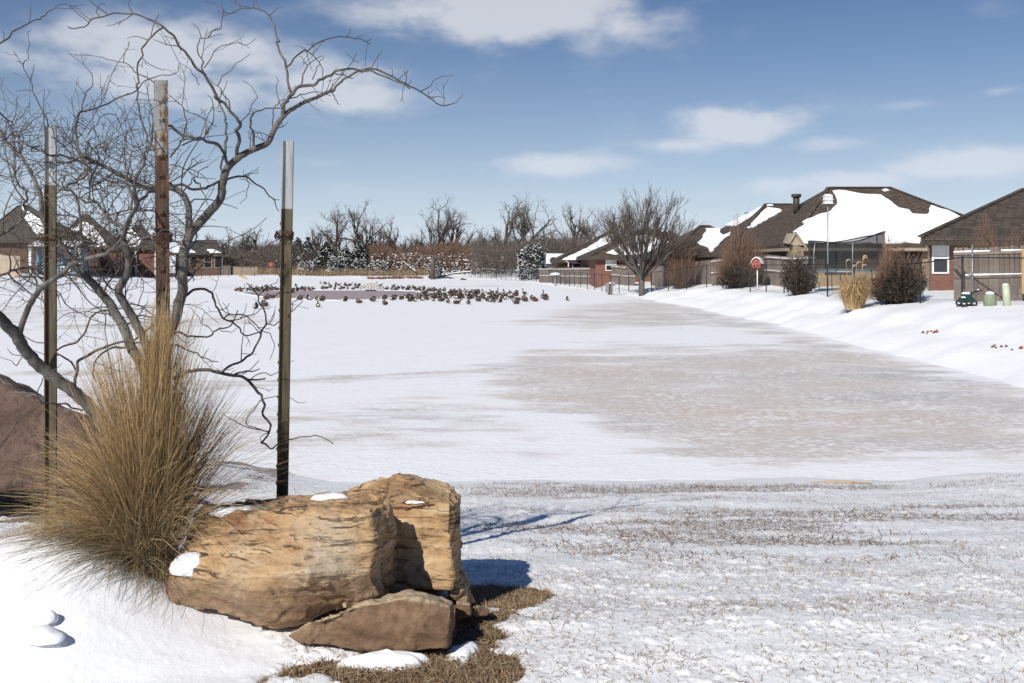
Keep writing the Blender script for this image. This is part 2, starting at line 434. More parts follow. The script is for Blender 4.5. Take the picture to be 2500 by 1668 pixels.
M['goose_black'] = noisy("goose_black", (0.008, 0.008, 0.008), (0.02, 0.018, 0.017), 10, 0.6, 0.1)
M['goose_pale'] = noisy("goose_pale", (0.10, 0.078, 0.058), (0.22, 0.175, 0.13), 14, 0.8, 0.2)
M['goose_white'] = noisy("goose_white", (0.66, 0.64, 0.6), (0.75, 0.73, 0.7), 10, 0.8, 0.1)

# steel post paint: chipped white tip, rusty or olive shaft
def postmat(name, c0, c1, rust, amount):
    t = NT(name)
    g = t.noise(5, 5, 0.6, t.scale(t.co, (9, 9, 0.8)))
    s = t.noise(42, 5, 0.65)
    col = t.ramp(g, [(0.35, c0), (0.65, c1)])
    f = t.ramp(t.math('ADD', t.math('MULTIPLY', g, 0.62), t.math('MULTIPLY', s, 0.38)), [(amount, 0.0), (amount + 0.07, 1.0)])
    col = t.mix(f, col, t.ramp(s, [(0.4, tuple(c * 0.4 for c in rust)), (0.7, rust)]))
    return t.fin(col, 0.65, t.bump(s, 0.35, 0.002), 0.0, 0.35)
M['tip'] = postmat("white_post_tip", (0.20, 0.215, 0.225), (0.34, 0.355, 0.365), (0.16, 0.08, 0.04), 0.66)
M['tip_rusty'] = postmat("rusty_white_post_tip", (0.18, 0.195, 0.19), (0.29, 0.30, 0.285), (0.20, 0.09, 0.032), 0.49)
M['rust_shaft'] = postmat("rusty_shaft", (0.032, 0.018, 0.012), (0.088, 0.046, 0.025), (0.27, 0.13, 0.06), 0.57)
M['olive_shaft'] = postmat("olive_shaft", (0.045, 0.035, 0.021), (0.11, 0.09, 0.052), (0.07, 0.036, 0.02), 0.55)

# sandstone: warm layers, grey lichen, dark seams
def rockmat():
    t = NT("sandstone")
    co = t.scale(t.co, (1.1, 1.1, 5.5), rot=(0.05, -0.10, 0))
    lay = t.noise(3.2, 7, 0.62, co, 0.6)
    big = t.noise(2.4, 4, 0.55)
    fine = t.noise(38, 6, 0.65)
    col = t.ramp(lay, [(0.26, (0.20, 0.105, 0.05)), (0.40, (0.37, 0.228, 0.118)), (0.54, (0.48, 0.325, 0.18)), (0.68, (0.56, 0.425, 0.275)), (0.8, (0.38, 0.22, 0.115))])
    col = t.mix(t.ramp(big, [(0.48, 0.0), (0.66, 0.75)]), col, t.ramp(fine, [(0.3, (0.30, 0.25, 0.19)), (0.7, (0.54, 0.47, 0.37))]))
    rust = t.noise(5.5, 5, 0.6, t.scale(t.co, (1, 1, 1.6), (3, 1, 2)))
    col = t.mix(t.ramp(rust, [(0.56, 0.0), (0.72, 0.75)]), col, (0.25, 0.105, 0.05))
    seam = t.ramp(t.noise(7, 5, 0.62, t.scale(t.co, (0.8, 0.8, 9.5), rot=(0, -0.12, 0)), 0.8), [(0.39, 1.0), (0.445, 0.0)])
    seam = t.math('MULTIPLY', seam, t.ramp(t.noise(3.4, 4, 0.6, t.scale(t.co, (1, 1, 1.6), (5, 2, 1))), [(0.42, 0.0), (0.56, 1.0)]))
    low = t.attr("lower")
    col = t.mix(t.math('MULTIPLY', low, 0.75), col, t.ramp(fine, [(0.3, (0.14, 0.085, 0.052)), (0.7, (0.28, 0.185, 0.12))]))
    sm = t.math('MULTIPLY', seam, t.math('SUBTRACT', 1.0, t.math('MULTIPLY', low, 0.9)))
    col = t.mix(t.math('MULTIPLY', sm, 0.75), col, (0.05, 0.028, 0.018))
    col = t.mix(t.ramp(t.noise(70, 3), [(0.66, 0.0), (0.72, 0.6)]), col, (0.06, 0.045, 0.035))
    h = t.math('ADD', t.math('MULTIPLY', fine, 0.55), t.math('SUBTRACT', t.math('MULTIPLY', lay, 1.0), t.math('MULTIPLY', sm, 1.0)))
    nb = t.bump(h, 0.9, 0.02)
    return t.fin(col, 0.85, t.bump(t.noise(130, 4, 0.7), 0.5, 0.004, nb), 0, 0.25)
M['sandstone'] = rockmat()
def slabmat():
    t = NT("brown_sandstone")
    big = t.noise(4.0, 5, 0.6, t.scale(t.co, (1, 1, 2.5)))
    fine = t.noise(45, 6, 0.65)
    col = t.ramp(big, [(0.3, (0.095, 0.055, 0.033)), (0.5, (0.20, 0.125, 0.075)), (0.72, (0.30, 0.21, 0.135))])
    col = t.mix(t.ramp(fine, [(0.45, 0.0), (0.7, 0.5)]), col, (0.10, 0.06, 0.04))
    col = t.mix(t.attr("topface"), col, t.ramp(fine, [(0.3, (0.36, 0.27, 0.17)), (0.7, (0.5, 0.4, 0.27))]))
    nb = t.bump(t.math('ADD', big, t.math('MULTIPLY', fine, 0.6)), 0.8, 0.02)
    return t.fin(col, 0.85, nb, 0, 0.25)
M['slab'] = slabmat()

# ------------------------------------------------------------------ terrain: pond basin and its banks
# shoreline (x, y) with the bank's rise per metre, its height at the lip and how far it goes on rising beyond
SHORE = [(-42, 60, .20, 1.5), (-42.5, 82, .20, 1.5), (-42, 105, .20, 1.4), (-42.5, 122, .13, 1.0), (-45, 141, .06, .6), (-25, 145, .05, .7), (-8, 143, .05, .7), (1, 138, .06, .6),
         (1.5, 125, .09, .45), (4.6, 105, .13, .6), (8.2, 81, .22, .9), (9.6, 60, .30, 1.05), (10.6, 40, .32, 1.2), (10.3, 26, .33, 1.3), (10.4, 19, .3, 1.3),
         (9.2, 14.2, .2, 1.1), (6.1, 11.8, .135, 1.05), (2.5, 11.3, .135, 1.05), (-2.0, 11.4, .135, 1.05), (-4.2, 12.6, .14, 1.05), (-7, 15, .15, 1.1), (-11, 20, .16, 1.2),
         (-20, 28, .17, 1.3), (-32, 40, .18, 1.4)]
def pond_dist(x, y):
    """distance to the shoreline (positive on land) and the blended bank slope and height"""
    x = np.asarray(x, float); y = np.asarray(y, float)
    best = np.full(x.shape, 1e9); inside = np.zeros(x.shape, bool)
    ws = np.zeros(x.shape); sl = np.zeros(x.shape); pl = np.zeros(x.shape)
    n = len(SHORE)
    for i in range(n):
        x0, y0, s0, p0 = SHORE[i]; x1, y1, s1, p1 = SHORE[(i + 1) % n]
        dx, dy = x1 - x0, y1 - y0
        t = np.clip(((x - x0) * dx + (y - y0) * dy) / (dx * dx + dy * dy), 0, 1)
        d = np.hypot(x - x0 - t * dx, y - y0 - t * dy)
        best = np.minimum(best, d)
        w = 1.0 / (d ** 3 + 0.05)
        ws += w; sl += w * (s0 + (s1 - s0) * t); pl += w * (p0 + (p1 - p0) * t)
        cond = ((y0 > y) != (y1 > y))
        with np.errstate(divide='ignore', invalid='ignore'):
            xi = dx * (y - y0) / dy + x0
        inside ^= cond & (x < xi)
    return np.where(inside, -best, best), sl / ws, pl / ws

def H0(x, y):
    x = np.asarray(x, float); y = np.asarray(y, float)
    wob = (fbm(x * 0.9, y * 0.9, octs=3, seed=5) - 0.5)
    d, s, p = pond_dist(x, y)
    d = d + wob * np.clip(0.5 + 0.01 * y, 0, 1.3)
    base = p * (1 - np.exp(-np.clip(d, 0, None) * s / p * 1.35)) * 1.02
    base = base + np.clip(d - 8, 0, 400) * 0.004
    base = np.where(d < 0, np.maximum(d * 0.25, -0.6), base)
    # wind drifts on the far banks
    dr = (fbm(x * 0.35, y * 0.22, octs=3, seed=11) - 0.5) * 0.35 * smooth(14, 30, np.hypot(x, y)) * smooth(0.3, 3, d)
    lip = 0.16 * smooth(1.7, 2.0, d) * smooth(6, 9, x) * smooth(75, 60, y)
    return base + dr + lip

def mound(x, y):
    """the raised bed under the tree, with a pillow of drifted snow in front of the grass"""
    r = ((x + 2.1) / 0.88) ** 2 + ((y - 4.35) / 0.9) ** 2
    r2 = ((x + 1.75) / 0.5) ** 2 + ((y - 3.7) / 0.4) ** 2
    r3 = ((x + 1.86) / 0.36) ** 2 + ((y - 3.98) / 0.32) ** 2
    return 0.23 * np.exp(-r ** 1.6) + 0.05 * np.exp(-r2 ** 1.5) + 0.11 * np.exp(-r3 ** 1.4)

def H(x, y):
    x = np.asarray(x, float); y = np.asarray(y, float)
    near = 1.055 - 0.137 * np.clip(y - 4.0, 0, None)
    z = H0(x, y)
    lift = 0.04 * smooth(-1.8, -4.6, x) * smooth(3, 6, y) * smooth(16, 11, y)
    w = smooth(10.2, 8.6, y) * smooth(9, 7, np.abs(x))
    return z * (1 - w) + near * w + mound(x, y) + lift

def h1(x, y): return float(H(np.array([x], float), np.array([y], float))[0])

def pxof(x, y, z):
    return 1250 + x / y * FPX, 640 - (z - EYE) / y * FPX

# which parts of the near ground are bare dry grass (1) or smooth fresh snow (-1)
def near_masks(x, y):
    n = fbm(x * 2.6, y * 2.6, octs=5, seed=21)
    n2 = fbm(x * 9, y * 9, octs=3, seed=22)
    def blob(cx, cy, rx, ry, k=1.0): return k * np.exp(-(((x - cx) / rx) ** 2 + ((y - cy) / ry) ** 2) ** 1.5)
    b = np.maximum.reduce([blob(-0.62, 3.50, 0.42, 0.17), blob(-0.22, 3.62, 0.26, 0.24), blob(-0.10, 4.02, 0.20, 0.34, 1.15), blob(-0.08, 4.55, 0.26, 0.36, 1.2),
                           blob(-0.45, 3.30, 0.5, 0.14, 0.9), blob(-0.9, 3.42, 0.25, 0.1, 0.7)])
    bare = smooth(0.34, 0.74, b * 0.85 + ((n - 0.5) * 1.7 + (n2 - 0.5) * 0.9) * smooth(0.02, 0.3, b))
    # wind scoured strands of turf towards the shore
    st = fbm(x * 0.55, y * 2.4, octs=4, seed=31)
    strand = smooth(0.52, 0.68, st + 0.07 * np.exp(-((y - 9.9) / 0.8) ** 2)) * smooth(4.6, 6.5, y) * smooth(-0.5, 1.6, x + 0.1 * y) * smooth(11.4, 10.6, y)
    leftst = smooth(0.47, 0.60, fbm(x * 0.9, y * 1.8, octs=4, seed=33)) * smooth(-2.3, -2.9, x) * smooth(4.6, 5.4, y)
    fresh = np.maximum.reduce([blob(-1.6, 3.6, 0.72, 0.62, 1.4), blob(-1.15, 3.62, 0.38, 0.22, 1.1), blob(-1.75, 2.9, 0.75, 0.6, 1.2)])
    fresh = smooth(0.3, 0.6, fresh + (n - 0.5) * 0.3)
    bare = bare * (1 - fresh * 0.95)
    return bare, np.clip(np.maximum(strand * 0.5, leftst * 0.8), 0, 1), fresh

rows = [1.6]
while rows[-1] < 13.6: rows.append(rows[-1] + max(0.009, 0.0032 * rows[-1]))
rows = np.array(rows); cols = np.linspace(-1, 1, 900)
YY = np.repeat(rows[:, None], len(cols), 1)
XX = cols[None, :] * (1.2 + 0.66 * rows[:, None])
ZZ = H(XX, YY)
bare, strand, fresh = near_masks(XX, YY)
lump = (fbm(XX * 2.2, YY * 2.8, octs=3, seed=41) - 0.5) * 0.028
cr = fbm(XX * 24 + YY * 8, YY * 30 - XX * 5, octs=4, seed=43, gain=0.66)
patch = smooth(0.35, 0.65, fbm(XX * 1.6, YY * 2.2, octs=3, seed=46))
crumb = smooth(0.55, 0.72, cr) * 0.011 * (0.45 + 0.55 * patch) + (fbm(XX * 52, YY * 52, octs=3, seed=44, gain=0.8) - 0.5) * 0.008
drift = (fbm(XX * 0.9 + YY * 0.5, YY * 2.8 - XX * 0.7, octs=3, seed=45) - 0.5) * 0.035
att = smooth(12.2, 10.8, YY)
shore_fade = smooth(0.0, 0.15, ZZ)
ZZ = ZZ + (lump + drift + crumb * (1 - 0.85 * fresh)) * (1 - 0.5 * bare) * shore_fade - 0.02 * bare
nr, nc = YY.shape
idx = np.arange(nr * nc).reshape(nr, nc)
quads = np.stack([idx[:-1, :-1], idx[:-1, 1:], idx[1:, 1:], idx[1:, :-1]], -1).reshape(-1, 4)

def groundmat():
    t = NT("snowy_lawn")
    bare = t.attr("bare"); strand = t.attr("strand"); fresh = t.attr("fresh")
    n1 = t.noise(30, 6, 0.62); n2 = t.noise(95, 4, 0.6); n3 = t.noise(6, 4)
    snow = t.mix(t.ramp(n1, [(0.35, 0.0), (0.6, 1.0)]), (0.74, 0.745, 0.76), (0.87, 0.88, 0.89))
    turf = t.ramp(n2, [(0.3, (0.055, 0.036, 0.024)), (0.55, (0.20, 0.135, 0.08)), (0.75, (0.38, 0.29, 0.185))])
    litter = t.mix(t.ramp(n3, [(0.5, 0.0), (0.62, 0.8)]), turf, t.ramp(n2, [(0.35, (0.06, 0.025, 0.015)), (0.7, (0.20, 0.085, 0.05))]))
    # flecks of turf showing through thin lawn snow
    fl = t.ramp(t.math('ADD', t.math('MULTIPLY', n2, 0.55), t.math('MULTIPLY', n1, 0.45)), [(0.55, 0.0), (0.62, 0.65)])
    fl = t.math('MULTIPLY', fl, t.math('SUBTRACT', 1.0, fresh))
    edge = t.math('ADD', strand, t.math('MULTIPLY', t.math('SUBTRACT', n1, 0.5), 1.3))
    fs = t.ramp(edge, [(0.42, 0.0), (0.62, 0.8)])
    col = t.mix(fl, snow, (0.36, 0.31, 0.25))
    col = t.mix(t.math('MULTIPLY', fs, t.math('SUBTRACT', 1.0, fresh)), col, turf)
    eb = t.math('ADD', bare, t.math('MULTIPLY', t.math('SUBTRACT', n1, 0.5), 0.5))
    col = t.mix(t.ramp(eb, [(0.38, 0.0), (0.55, 1.0)]), col, litter)
    col = t.mix(t.math('MULTIPLY', fresh, t.math('SUBTRACT', 1.0, t.ramp(eb, [(0.38, 0.0), (0.55, 1.0)]))), col, (0.86, 0.875, 0.9))
    nb = t.bump(t.math('ADD', n1, t.math('MULTIPLY', n2, 0.5)), 0.30, 0.012)
    return t.fin(col, 0.6, nb, 0, 0.25)
M['lawn'] = groundmat()
lawn = mesh_obj("snowy_lawn", np.stack([XX, YY, ZZ], -1).reshape(-1, 3), quads, M['lawn'], None, True)
tag(lawn, kind="structure")
for nm, arr in (("bare", bare), ("strand", strand), ("fresh", fresh)):
    a = lawn.data.attributes.new(nm, 'FLOAT', 'POINT'); a.data.foreach_set("value", arr.astype(np.float32).ravel())

def lawn_z(x, y):
    """height of the finished lawn sheet (bilinear)"""
    x = np.asarray(x, float); y = np.asarray(y, float)
    i = np.clip(np.searchsorted(rows, y) - 1, 0, nr - 2)
    fy = np.clip((y - rows[i]) / (rows[i + 1] - rows[i]), 0, 1)
    c = (x / (1.2 + 0.66 * y) + 1) / 2 * (nc - 1)
    j = np.clip(np.floor(c).astype(int), 0, nc - 2); fx = np.clip(c - j, 0, 1)
    return (ZZ[i, j] * (1 - fx) + ZZ[i, j + 1] * fx) * (1 - fy) + (ZZ[i + 1, j] * (1 - fx) + ZZ[i + 1, j + 1] * fx) * fy

# the wide ground sheet: out to the horizon, dipping under the lawn sheet where that lies on it
def geo(a, b, first, k):
    out = [a]; s = first
    while out[-1] < b: out.append(out[-1] + s); s *= k
    return out
gy = np.array(sorted(set([-3000, -800, -200, -60, -20, -8, -3, 0, 1.0] + [round(v, 3) for v in geo(1.4, 60, 0.25, 1.010)] + [round(v, 3) for v in geo(60.5, 180, 0.5, 1.004)] + geo(182, 5000, 4, 1.35))))
gxr = geo(0, 70, 0.35, 1.006); gx = np.array(sorted(set([-v for v in gxr] + gxr + [-v for v in geo(72, 4000, 6, 1.5)] + geo(72, 4000, 6, 1.5))))
GX, GY = np.meshgrid(gx, gy)
GZ = H(GX, GY)
inlawn = (GY > 2.2) & (GY < 12.9) & (np.abs(GX) < 1.0 + 0.62 * GY)
GZ = np.where(inlawn, GZ - 0.25, GZ)
GZ = GZ - 0.05 * ((GY > 1.2) & (GY < 14.2) & (np.abs(GX) < 1.6 + 0.70 * GY))
ni, nj = GX.shape; gi = np.arange(ni * nj).reshape(ni, nj)
gq = np.stack([gi[:-1, :-1], gi[:-1, 1:], gi[1:, 1:], gi[1:, :-1]], -1).reshape(-1, 4)
def wideground():
    t = NT("deep_snow")
    n = t.noise(0.8, 6, 0.6); n2 = t.noise(7, 5, 0.6); n3 = t.noise(0.25, 5, 0.65, t.scale(t.co, (0.5, 1.6, 1)))
    col = t.mix(t.ramp(n, [(0.3, 0.0), (0.7, 1.0)]), (0.83, 0.845, 0.87), (0.87, 0.885, 0.905))
    col = t.mix(t.math('MULTIPLY', t.ramp(n3, [(0.66, 0.0), (0.72, 1.0)]), t.ramp(n2, [(0.5, 0.0), (0.62, 0.5)])), col, (0.30, 0.23, 0.17))
    return t.fin(col, 0.55, t.bump(t.math('ADD', n, t.math('MULTIPLY', n2, 0.3)), 0.35, 0.12), 0, 0.2)
M['deep_snow'] = wideground()
ground = mesh_obj("snow_ground", np.stack([GX, GY, GZ], -1).reshape(-1, 3), gq, M['deep_snow'], None, True)
tag(ground, kind="structure")

# ---- the frozen pond: snow crust with swept ice showing through
iy = np.array(geo(9.0, 150, 0.06, 1.0075)); ixn = np.linspace(-1, 1, 420)
IY = np.repeat(iy[:, None], len(ixn), 1)
IX = ixn[None, :] * (3 + 0.53 * np.clip(iy, 0, 88)[:, None]) + (-0.5)
PX, PY = pxof(IX, IY, 0.0)
sn1 = fbm(IX * 0.16, IY * 0.30, octs=4, seed=61) - 0.5
sn2 = fbm(IX * 0.55 + 9, IY * 1.5, octs=4, seed=62) - 0.5
def region(pts, soft):
    """soft inside-ness of a patch of swept ice; outlines are ground positions, edges frayed by the wind"""
    pts = [(((px - 1250) / FPX * (EYE * FPX / (py - 640))), EYE * FPX / (py - 640)) for px, py in pts]
    x = IX + sn2 * 1.4 * (IY / 25); y = IY + (sn1 * 0.5 + sn2 * 0.22) * IY * 0.42
    soft = soft * 3.0
    best = np.full(x.shape, 1e9); ins = np.zeros(x.shape, bool)
    for (x0, y0), (x1, y1) in zip(pts, pts[1:] + pts[:1]):
        dx, dy = x1 - x0, y1 - y0
        kk = np.clip(((x - x0) * dx + (y - y0) * dy * 0.16) / (dx * dx + dy * dy * 0.16 + 1e-9), 0, 1)
        best = np.minimum(best, np.sqrt((x - x0 - kk * dx) ** 2 + 0.16 * (y - y0 - kk * dy) ** 2))
        c = ((y0 > y) != (y1 > y))
        with np.errstate(divide='ignore', invalid='ignore'): xi = dx * (y - y0) / dy + x0
        ins ^= c & (x < xi)
    sd = np.where(ins, best, -best) / (IY * soft)
    return smooth(-1, 1, sd)
ice = np.maximum.reduce([
    region([(1190, 905), (1330, 862), (1500, 856), (1800, 852), (1960, 850), (1860, 815), (1700, 790), (1560, 748), (1700, 750), (1850, 785), (2060, 840), (2300, 900), (2560, 960), (2600, 1146), (2100, 1142), (1750, 1132), (1500, 1090), (1300, 1030), (1180, 960)], 0.020) * 0.95,
    region([(1225, 788), (1380, 750), (1560, 728), (1640, 735), (1700, 752), (1780, 790), (1600, 800), (1400, 806)], 0.015) * 0.75,
    region([(-200, 800), (-200, 738), (120, 742), (320, 752), (300, 775), (120, 790)], 0.012) * 0.55,
    region([(60, 800), (330, 775), (640, 778), (780, 786), (560, 796), (300, 812)], 0.012) * 0.72,
    region([(80, 900), (260, 884), (430, 890), (380, 915), (160, 918)], 0.012) * 0.9,
    region([(420, 938), (560, 921), (900, 918), (1220, 908), (1200, 925), (800, 930), (560, 945)], 0.009) * 1.1,
    region([(-100, 1000), (300, 930), (520, 960), (1000, 980), (1300, 1010), (1500, 1070), (1300, 1130), (700, 1130), (400, 1090)], 0.03) * 0.60,
    region([(520, 700), (900, 704), (1300, 715), (1420, 715), (1300, 736), (700, 735), (560, 725)], 0.010) * 0.25,
    region([(350, 698), (900, 697), (1300, 694), (1250, 700), (800, 703), (450, 704)], 0.006) * 0.55])
def icemat():
    t = NT("swept_ice")
    a = t.attr("bare_ice")
    str1 = t.noise(0.9, 6, 0.62, t.scale(t.co, (0.34, 0.8, 1), rot=(0, 0, 0.08)))
    str2 = t.noise(3.0, 5, 0.65, t.scale(t.co, (0.30, 1.1, 1), rot=(0, 0, 0.12)))
    fine = t.noise(10, 4, 0.6, t.scale(t.co, (0.7, 1.2, 1)))
    wv = t.mix(0.06, t.co, t.n.new("ShaderNodeTexNoise").outputs["Color"])
    s1 = t.ramp(t.voronoi(8.0, t.scale(wv, (0.62, 1.0, 1), rot=(0, 0, 0.15))), [(0.26, 1.0), (0.40, 0.0)])
    s2 = t.ramp(t.voronoi(15.0, t.scale(wv, (0.7, 1.0, 1), rot=(0, 0, -0.1))), [(0.24, 1.0), (0.38, 0.0)])
    dens = t.ramp(t.noise(0.8, 4, 0.6), [(0.35, 0.25), (0.65, 1.0)])
    sp = t.math('MULTIPLY', t.math('MAXIMUM', s1, s2), dens)
    f = t.math('ADD', t.math('MULTIPLY', a, 0.72), t.math('ADD', t.math('MULTIPLY', t.math('SUBTRACT', str1, 0.5), 1.35), t.math('MULTIPLY', t.math('SUBTRACT', str2, 0.5), 1.1)))
    f = t.ramp(f, [(0.28, 0.0), (0.62, 0.95)])
    f = t.math('MULTIPLY', f, t.ramp(a, [(0.03, 0.0), (0.22, 1.0)]))
    # grains of snow frozen on to the ice
    f = t.math('MULTIPLY', f, t.math('SUBTRACT', 1.0, t.math('MULTIPLY', sp, 0.95)))
    f = t.math('MULTIPLY', f, t.ramp(fine, [(0.25, 0.7), (0.5, 1.0)]))
    tone = t.noise(0.35, 4, 0.6, t.scale(t.co, (0.5, 1.0, 1)))
    icec = t.ramp(tone, [(0.36, (0.50, 0.475, 0.46)), (0.47, (0.63, 0.555, 0.49)), (0.62, (0.62, 0.52, 0.425))])
    snow = t.mix(t.ramp(str2, [(0.3, 0.0), (0.65, 1.0)]), (0.83, 0.84, 0.86), (0.89, 0.90, 0.915))
    col = t.mix(f, snow, icec)
    rough = t.math('SUBTRACT', 0.6, t.math('MULTIPLY', f, 0.22))
    nb = t.bump(t.math('SUBTRACT', t.math('ADD', str2, t.math('MULTIPLY', sp, 0.5)), t.math('MULTIPLY', f, 0.4)), 0.35, 0.03)
    return t.fin(col, rough, nb, 0, 0.3)
M['ice'] = icemat()
ik = np.arange(IX.size).reshape(IX.shape)
iq = np.stack([ik[:-1, :-1], ik[:-1, 1:], ik[1:, 1:], ik[1:, :-1]], -1).reshape(-1, 4)
icesheet = mesh_obj("pond_ice", np.stack([IX, IY, np.zeros_like(IX)], -1).reshape(-1, 3), iq, M['ice'], None, True)
tag(icesheet, kind="structure")
a = icesheet.data.attributes.new("bare_ice", 'FLOAT', 'POINT'); a.data.foreach_set("value", ice.astype(np.float32).ravel())

def icept(px, py):
    d = EYE * FPX / (py - 640.0)
    return np.array(((px - 1250) / FPX * d, d, 0.0))
# open water kept free by the fountain
wat = [(590, 716), (640, 712), (760, 709), (900, 709), (1010, 711), (1035, 715), (1030, 722), (960, 729), (880, 733), (820, 734), (740, 731), (660, 728), (615, 721)]
wp = np.array([icept(*p) for p in wat])
cen = wp.mean(0)
ring = []
for i in range(len(wp)):
    for k in range(8):
        q = wp[i] * (1 - k / 8) + wp[(i + 1) % len(wp)] * (k / 8)
        w = 1 + 0.06 * (float(vnoise([q[0] * 0.9], [q[1] * 0.5], seed=3)[0]) - 0.5)
        ring.append(cen + (q - cen) * w)
ring = np.array(ring)
def watermat():
    t = NT("muddy_water")
    n = t.noise(2.2, 4, 0.6, t.scale(t.co, (0.6, 1.6, 1))); n2 = t.noise(9, 3, 0.5, t.scale(t.co, (0.6, 1.3, 1)))
    return t.fin((0.38, 0.30, 0.29), 0.45, t.bump(t.math('ADD', n, t.math('MULTIPLY', n2, 0.4)), 0.6, 0.08), 0, 0.5)
M['water'] = watermat()
wv = np.vstack([ring, cen[None]]); wv[:, 2] = 0.006
water = mesh_obj("open_water", wv, [(i, (i + 1) % len(ring), len(ring)) for i in range(len(ring))], M['water'], None, False)
tag(water, kind="structure")
# broken rim of ice round the water
mb = MB()
mb.tube(np.vstack([ring, ring[:1]]) + np.array((0, 0, 0.0)), 0.035 + 0.02 * np.random.default_rng(4).random(len(ring) + 1), 5)
tag(mb.build("ice_rim", M['snow'], None, True), kind="structure")

# ------------------------------------------------------------------ foreground: rocks, posts, tree, grass
rng = np.random.default_rng(7)

def hull_mesh(groups, voxel, name, mats, label, cat, disp, attrs=None, sub=0):
    """convex chunks fused into one stone, then roughened"""
    bm = bmesh.new()
    for pts in groups:
        vs = [bm.verts.new(tuple(p)) for p in pts]
        r = bmesh.ops.convex_hull(bm, input=vs)
        junk = [g for g in r["geom_interior"] + r["geom_unused"] if isinstance(g, bmesh.types.BMVert)]
        if junk: bmesh.ops.delete(bm, geom=list(set(junk)), context='VERTS')
    bmesh.ops.recalc_face_normals(bm, faces=bm.faces)
    me = bpy.data.meshes.new(name); bm.to_mesh(me); bm.free()
    o = bpy.data.objects.new(name, me); COL.objects.link(o)
    md = o.modifiers.new("r", 'REMESH'); md.mode = 'VOXEL'; md.voxel_size = voxel; md.use_smooth_shade = True
    dg = bpy.context.evaluated_depsgraph_get()
    me2 = bpy.data.meshes.new_from_object(o.evaluated_get(dg))
    o.modifiers.clear(); o.data = me2; bpy.data.meshes.remove(me)
    me2.name = name
    n = len(me2.vertices)
    co = np.empty(n * 3, np.float32); me2.vertices.foreach_get("co", co); co = co.reshape(-1, 3).astype(float)
    no = np.empty(n * 3, np.float32); me2.vertices.foreach_get("normal", no); no = no.reshape(-1, 3).astype(float)
    co2 = co + no * disp(co, no)[:, None]
    org = co2.mean(0); org[2] = co2[:, 2].min()
    me2.vertices.foreach_set("co", (co2 - org).astype(np.float32).ravel())
    o.location = org
    me2.materials.clear()
    for m in mats: me2.materials.append(m)
    me2.polygons.foreach_set("use_smooth", np.ones(len(me2.polygons), bool))
    for nm, fn in (attrs or {}).items():
        a = me2.attributes.new(nm, 'FLOAT', 'POINT'); a.data.foreach_set("value", fn(co, no).astype(np.float32))
    me2.update()
    tag(o, label, cat)
    return o

def boulder_disp(co, no):
    x, y, z = co.T
    zz = z + 0.10 * x + 0.02 * fbm(x * 5, y * 5, z * 5, 2, 3)
    lay = fbm(x * 2.2, y * 2.2, zz * 26, 4, 71) - 0.5
    seam = -smooth(0.58, 0.66, fbm(x * 4.5 + 4, y * 4.5, zz * 42, 3, 72)) * 0.016 * smooth(0.4, 0.6, fbm(x * 3, y * 3, z * 4, 2, 76)) - 0.022 * smooth(0.028, 0.0, np.abs(fbm(x * 3.1 + 2, y * 3.1, z * 2.4, 3, 78) - 0.5))
    up = smooth(1.36, 1.46, z)
    big = (fbm(x * 4, y * 4, z * 4, 3, 73) - 0.5) * 0.055
    fine = (fbm(x * 30, y * 30, z * 30, 3, 74) - 0.5) * 0.012
    facet = (np.floor(fbm(x * 4.2, y * 4.2, z * 4.2, 3, 75) * 8) / 8 - 0.5) * 0.075
    return big + fine + facet + (lay * 0.030 + seam) * (0.25 + 0.75 * up) * (1 - 0.6 * np.abs(no[:, 2]))
A = [P(*q) for q in [(491, 1252, 4.16), (600, 1266, 4.06), (750, 1258, 4.0), (880, 1243, 3.92), (906, 1240, 3.91), (940, 1232, 4.06),
     (478, 1330, 4.0), (455, 1395, 3.86), (560, 1405, 3.74), (750, 1398, 3.70), (905, 1390, 3.77), (918, 1330, 3.86),
     (408, 1436, 3.90), (412, 1474, 3.92), (425, 1400, 3.95), (540, 1508, 3.86), (664, 1540, 3.82), (720, 1528, 3.84), (872, 1472, 3.85), (934, 1455, 3.87),
     (500, 1225, 4.55), (940, 1210, 4.6), (440, 1400, 4.35), (950, 1400, 4.6)]]
A2 = [P(*q) for q in [(906, 1240, 4.0), (958, 1230, 4.1), (966, 1300, 4.15), (962, 1440, 4.16), (930, 1455, 3.92), (915, 1330, 3.9), (940, 1215, 4.5), (950, 1400, 4.5), (900, 1300, 4.5)]]
B = [P(*q) for q in [(940, 1222, 4.26), (996, 1217, 4.28), (1098, 1228, 4.22), (1116, 1240, 4.3), (955, 1410, 4.24), (1060, 1436, 4.16), (1102, 1438, 4.15),
     (1128, 1208, 4.72), (1133, 1320, 4.62), (1134, 1410, 4.5), (974, 1152, 4.78), (1030, 1164, 4.8), (1108, 1182, 4.78), (880, 1188, 4.72), (900, 1380, 4.9), (1110, 1380, 4.9), (1124, 1300, 4.42)]]
C = [P(*q) for q in [(1104, 1400, 4.22), (1132, 1390, 4.5), (1160, 1470, 4.28), (1142, 1474, 4.22), (1106, 1446, 4.2), (1128, 1470, 4.55), (1100, 1390, 4.5), (1098, 1456, 4.5)]]
D = [P(*q) for q in [(702, 1256, 4.5), (790, 1215, 4.68), (872, 1172, 4.8), (905, 1164, 4.8), (975, 1152, 4.8), (974, 1235, 4.45), (850, 1245, 4.35), (705, 1266, 4.72), (870, 1300, 4.9), (720, 1290, 4.5)]]
D2 = [P(*q) for q in [(500, 1236, 4.3), (600, 1240, 4.35), (700, 1246, 4.45), (760, 1250, 4.4), (700, 1266, 4.3), (540, 1262, 4.2), (520, 1300, 4.5), (740, 1300, 4.6)]]
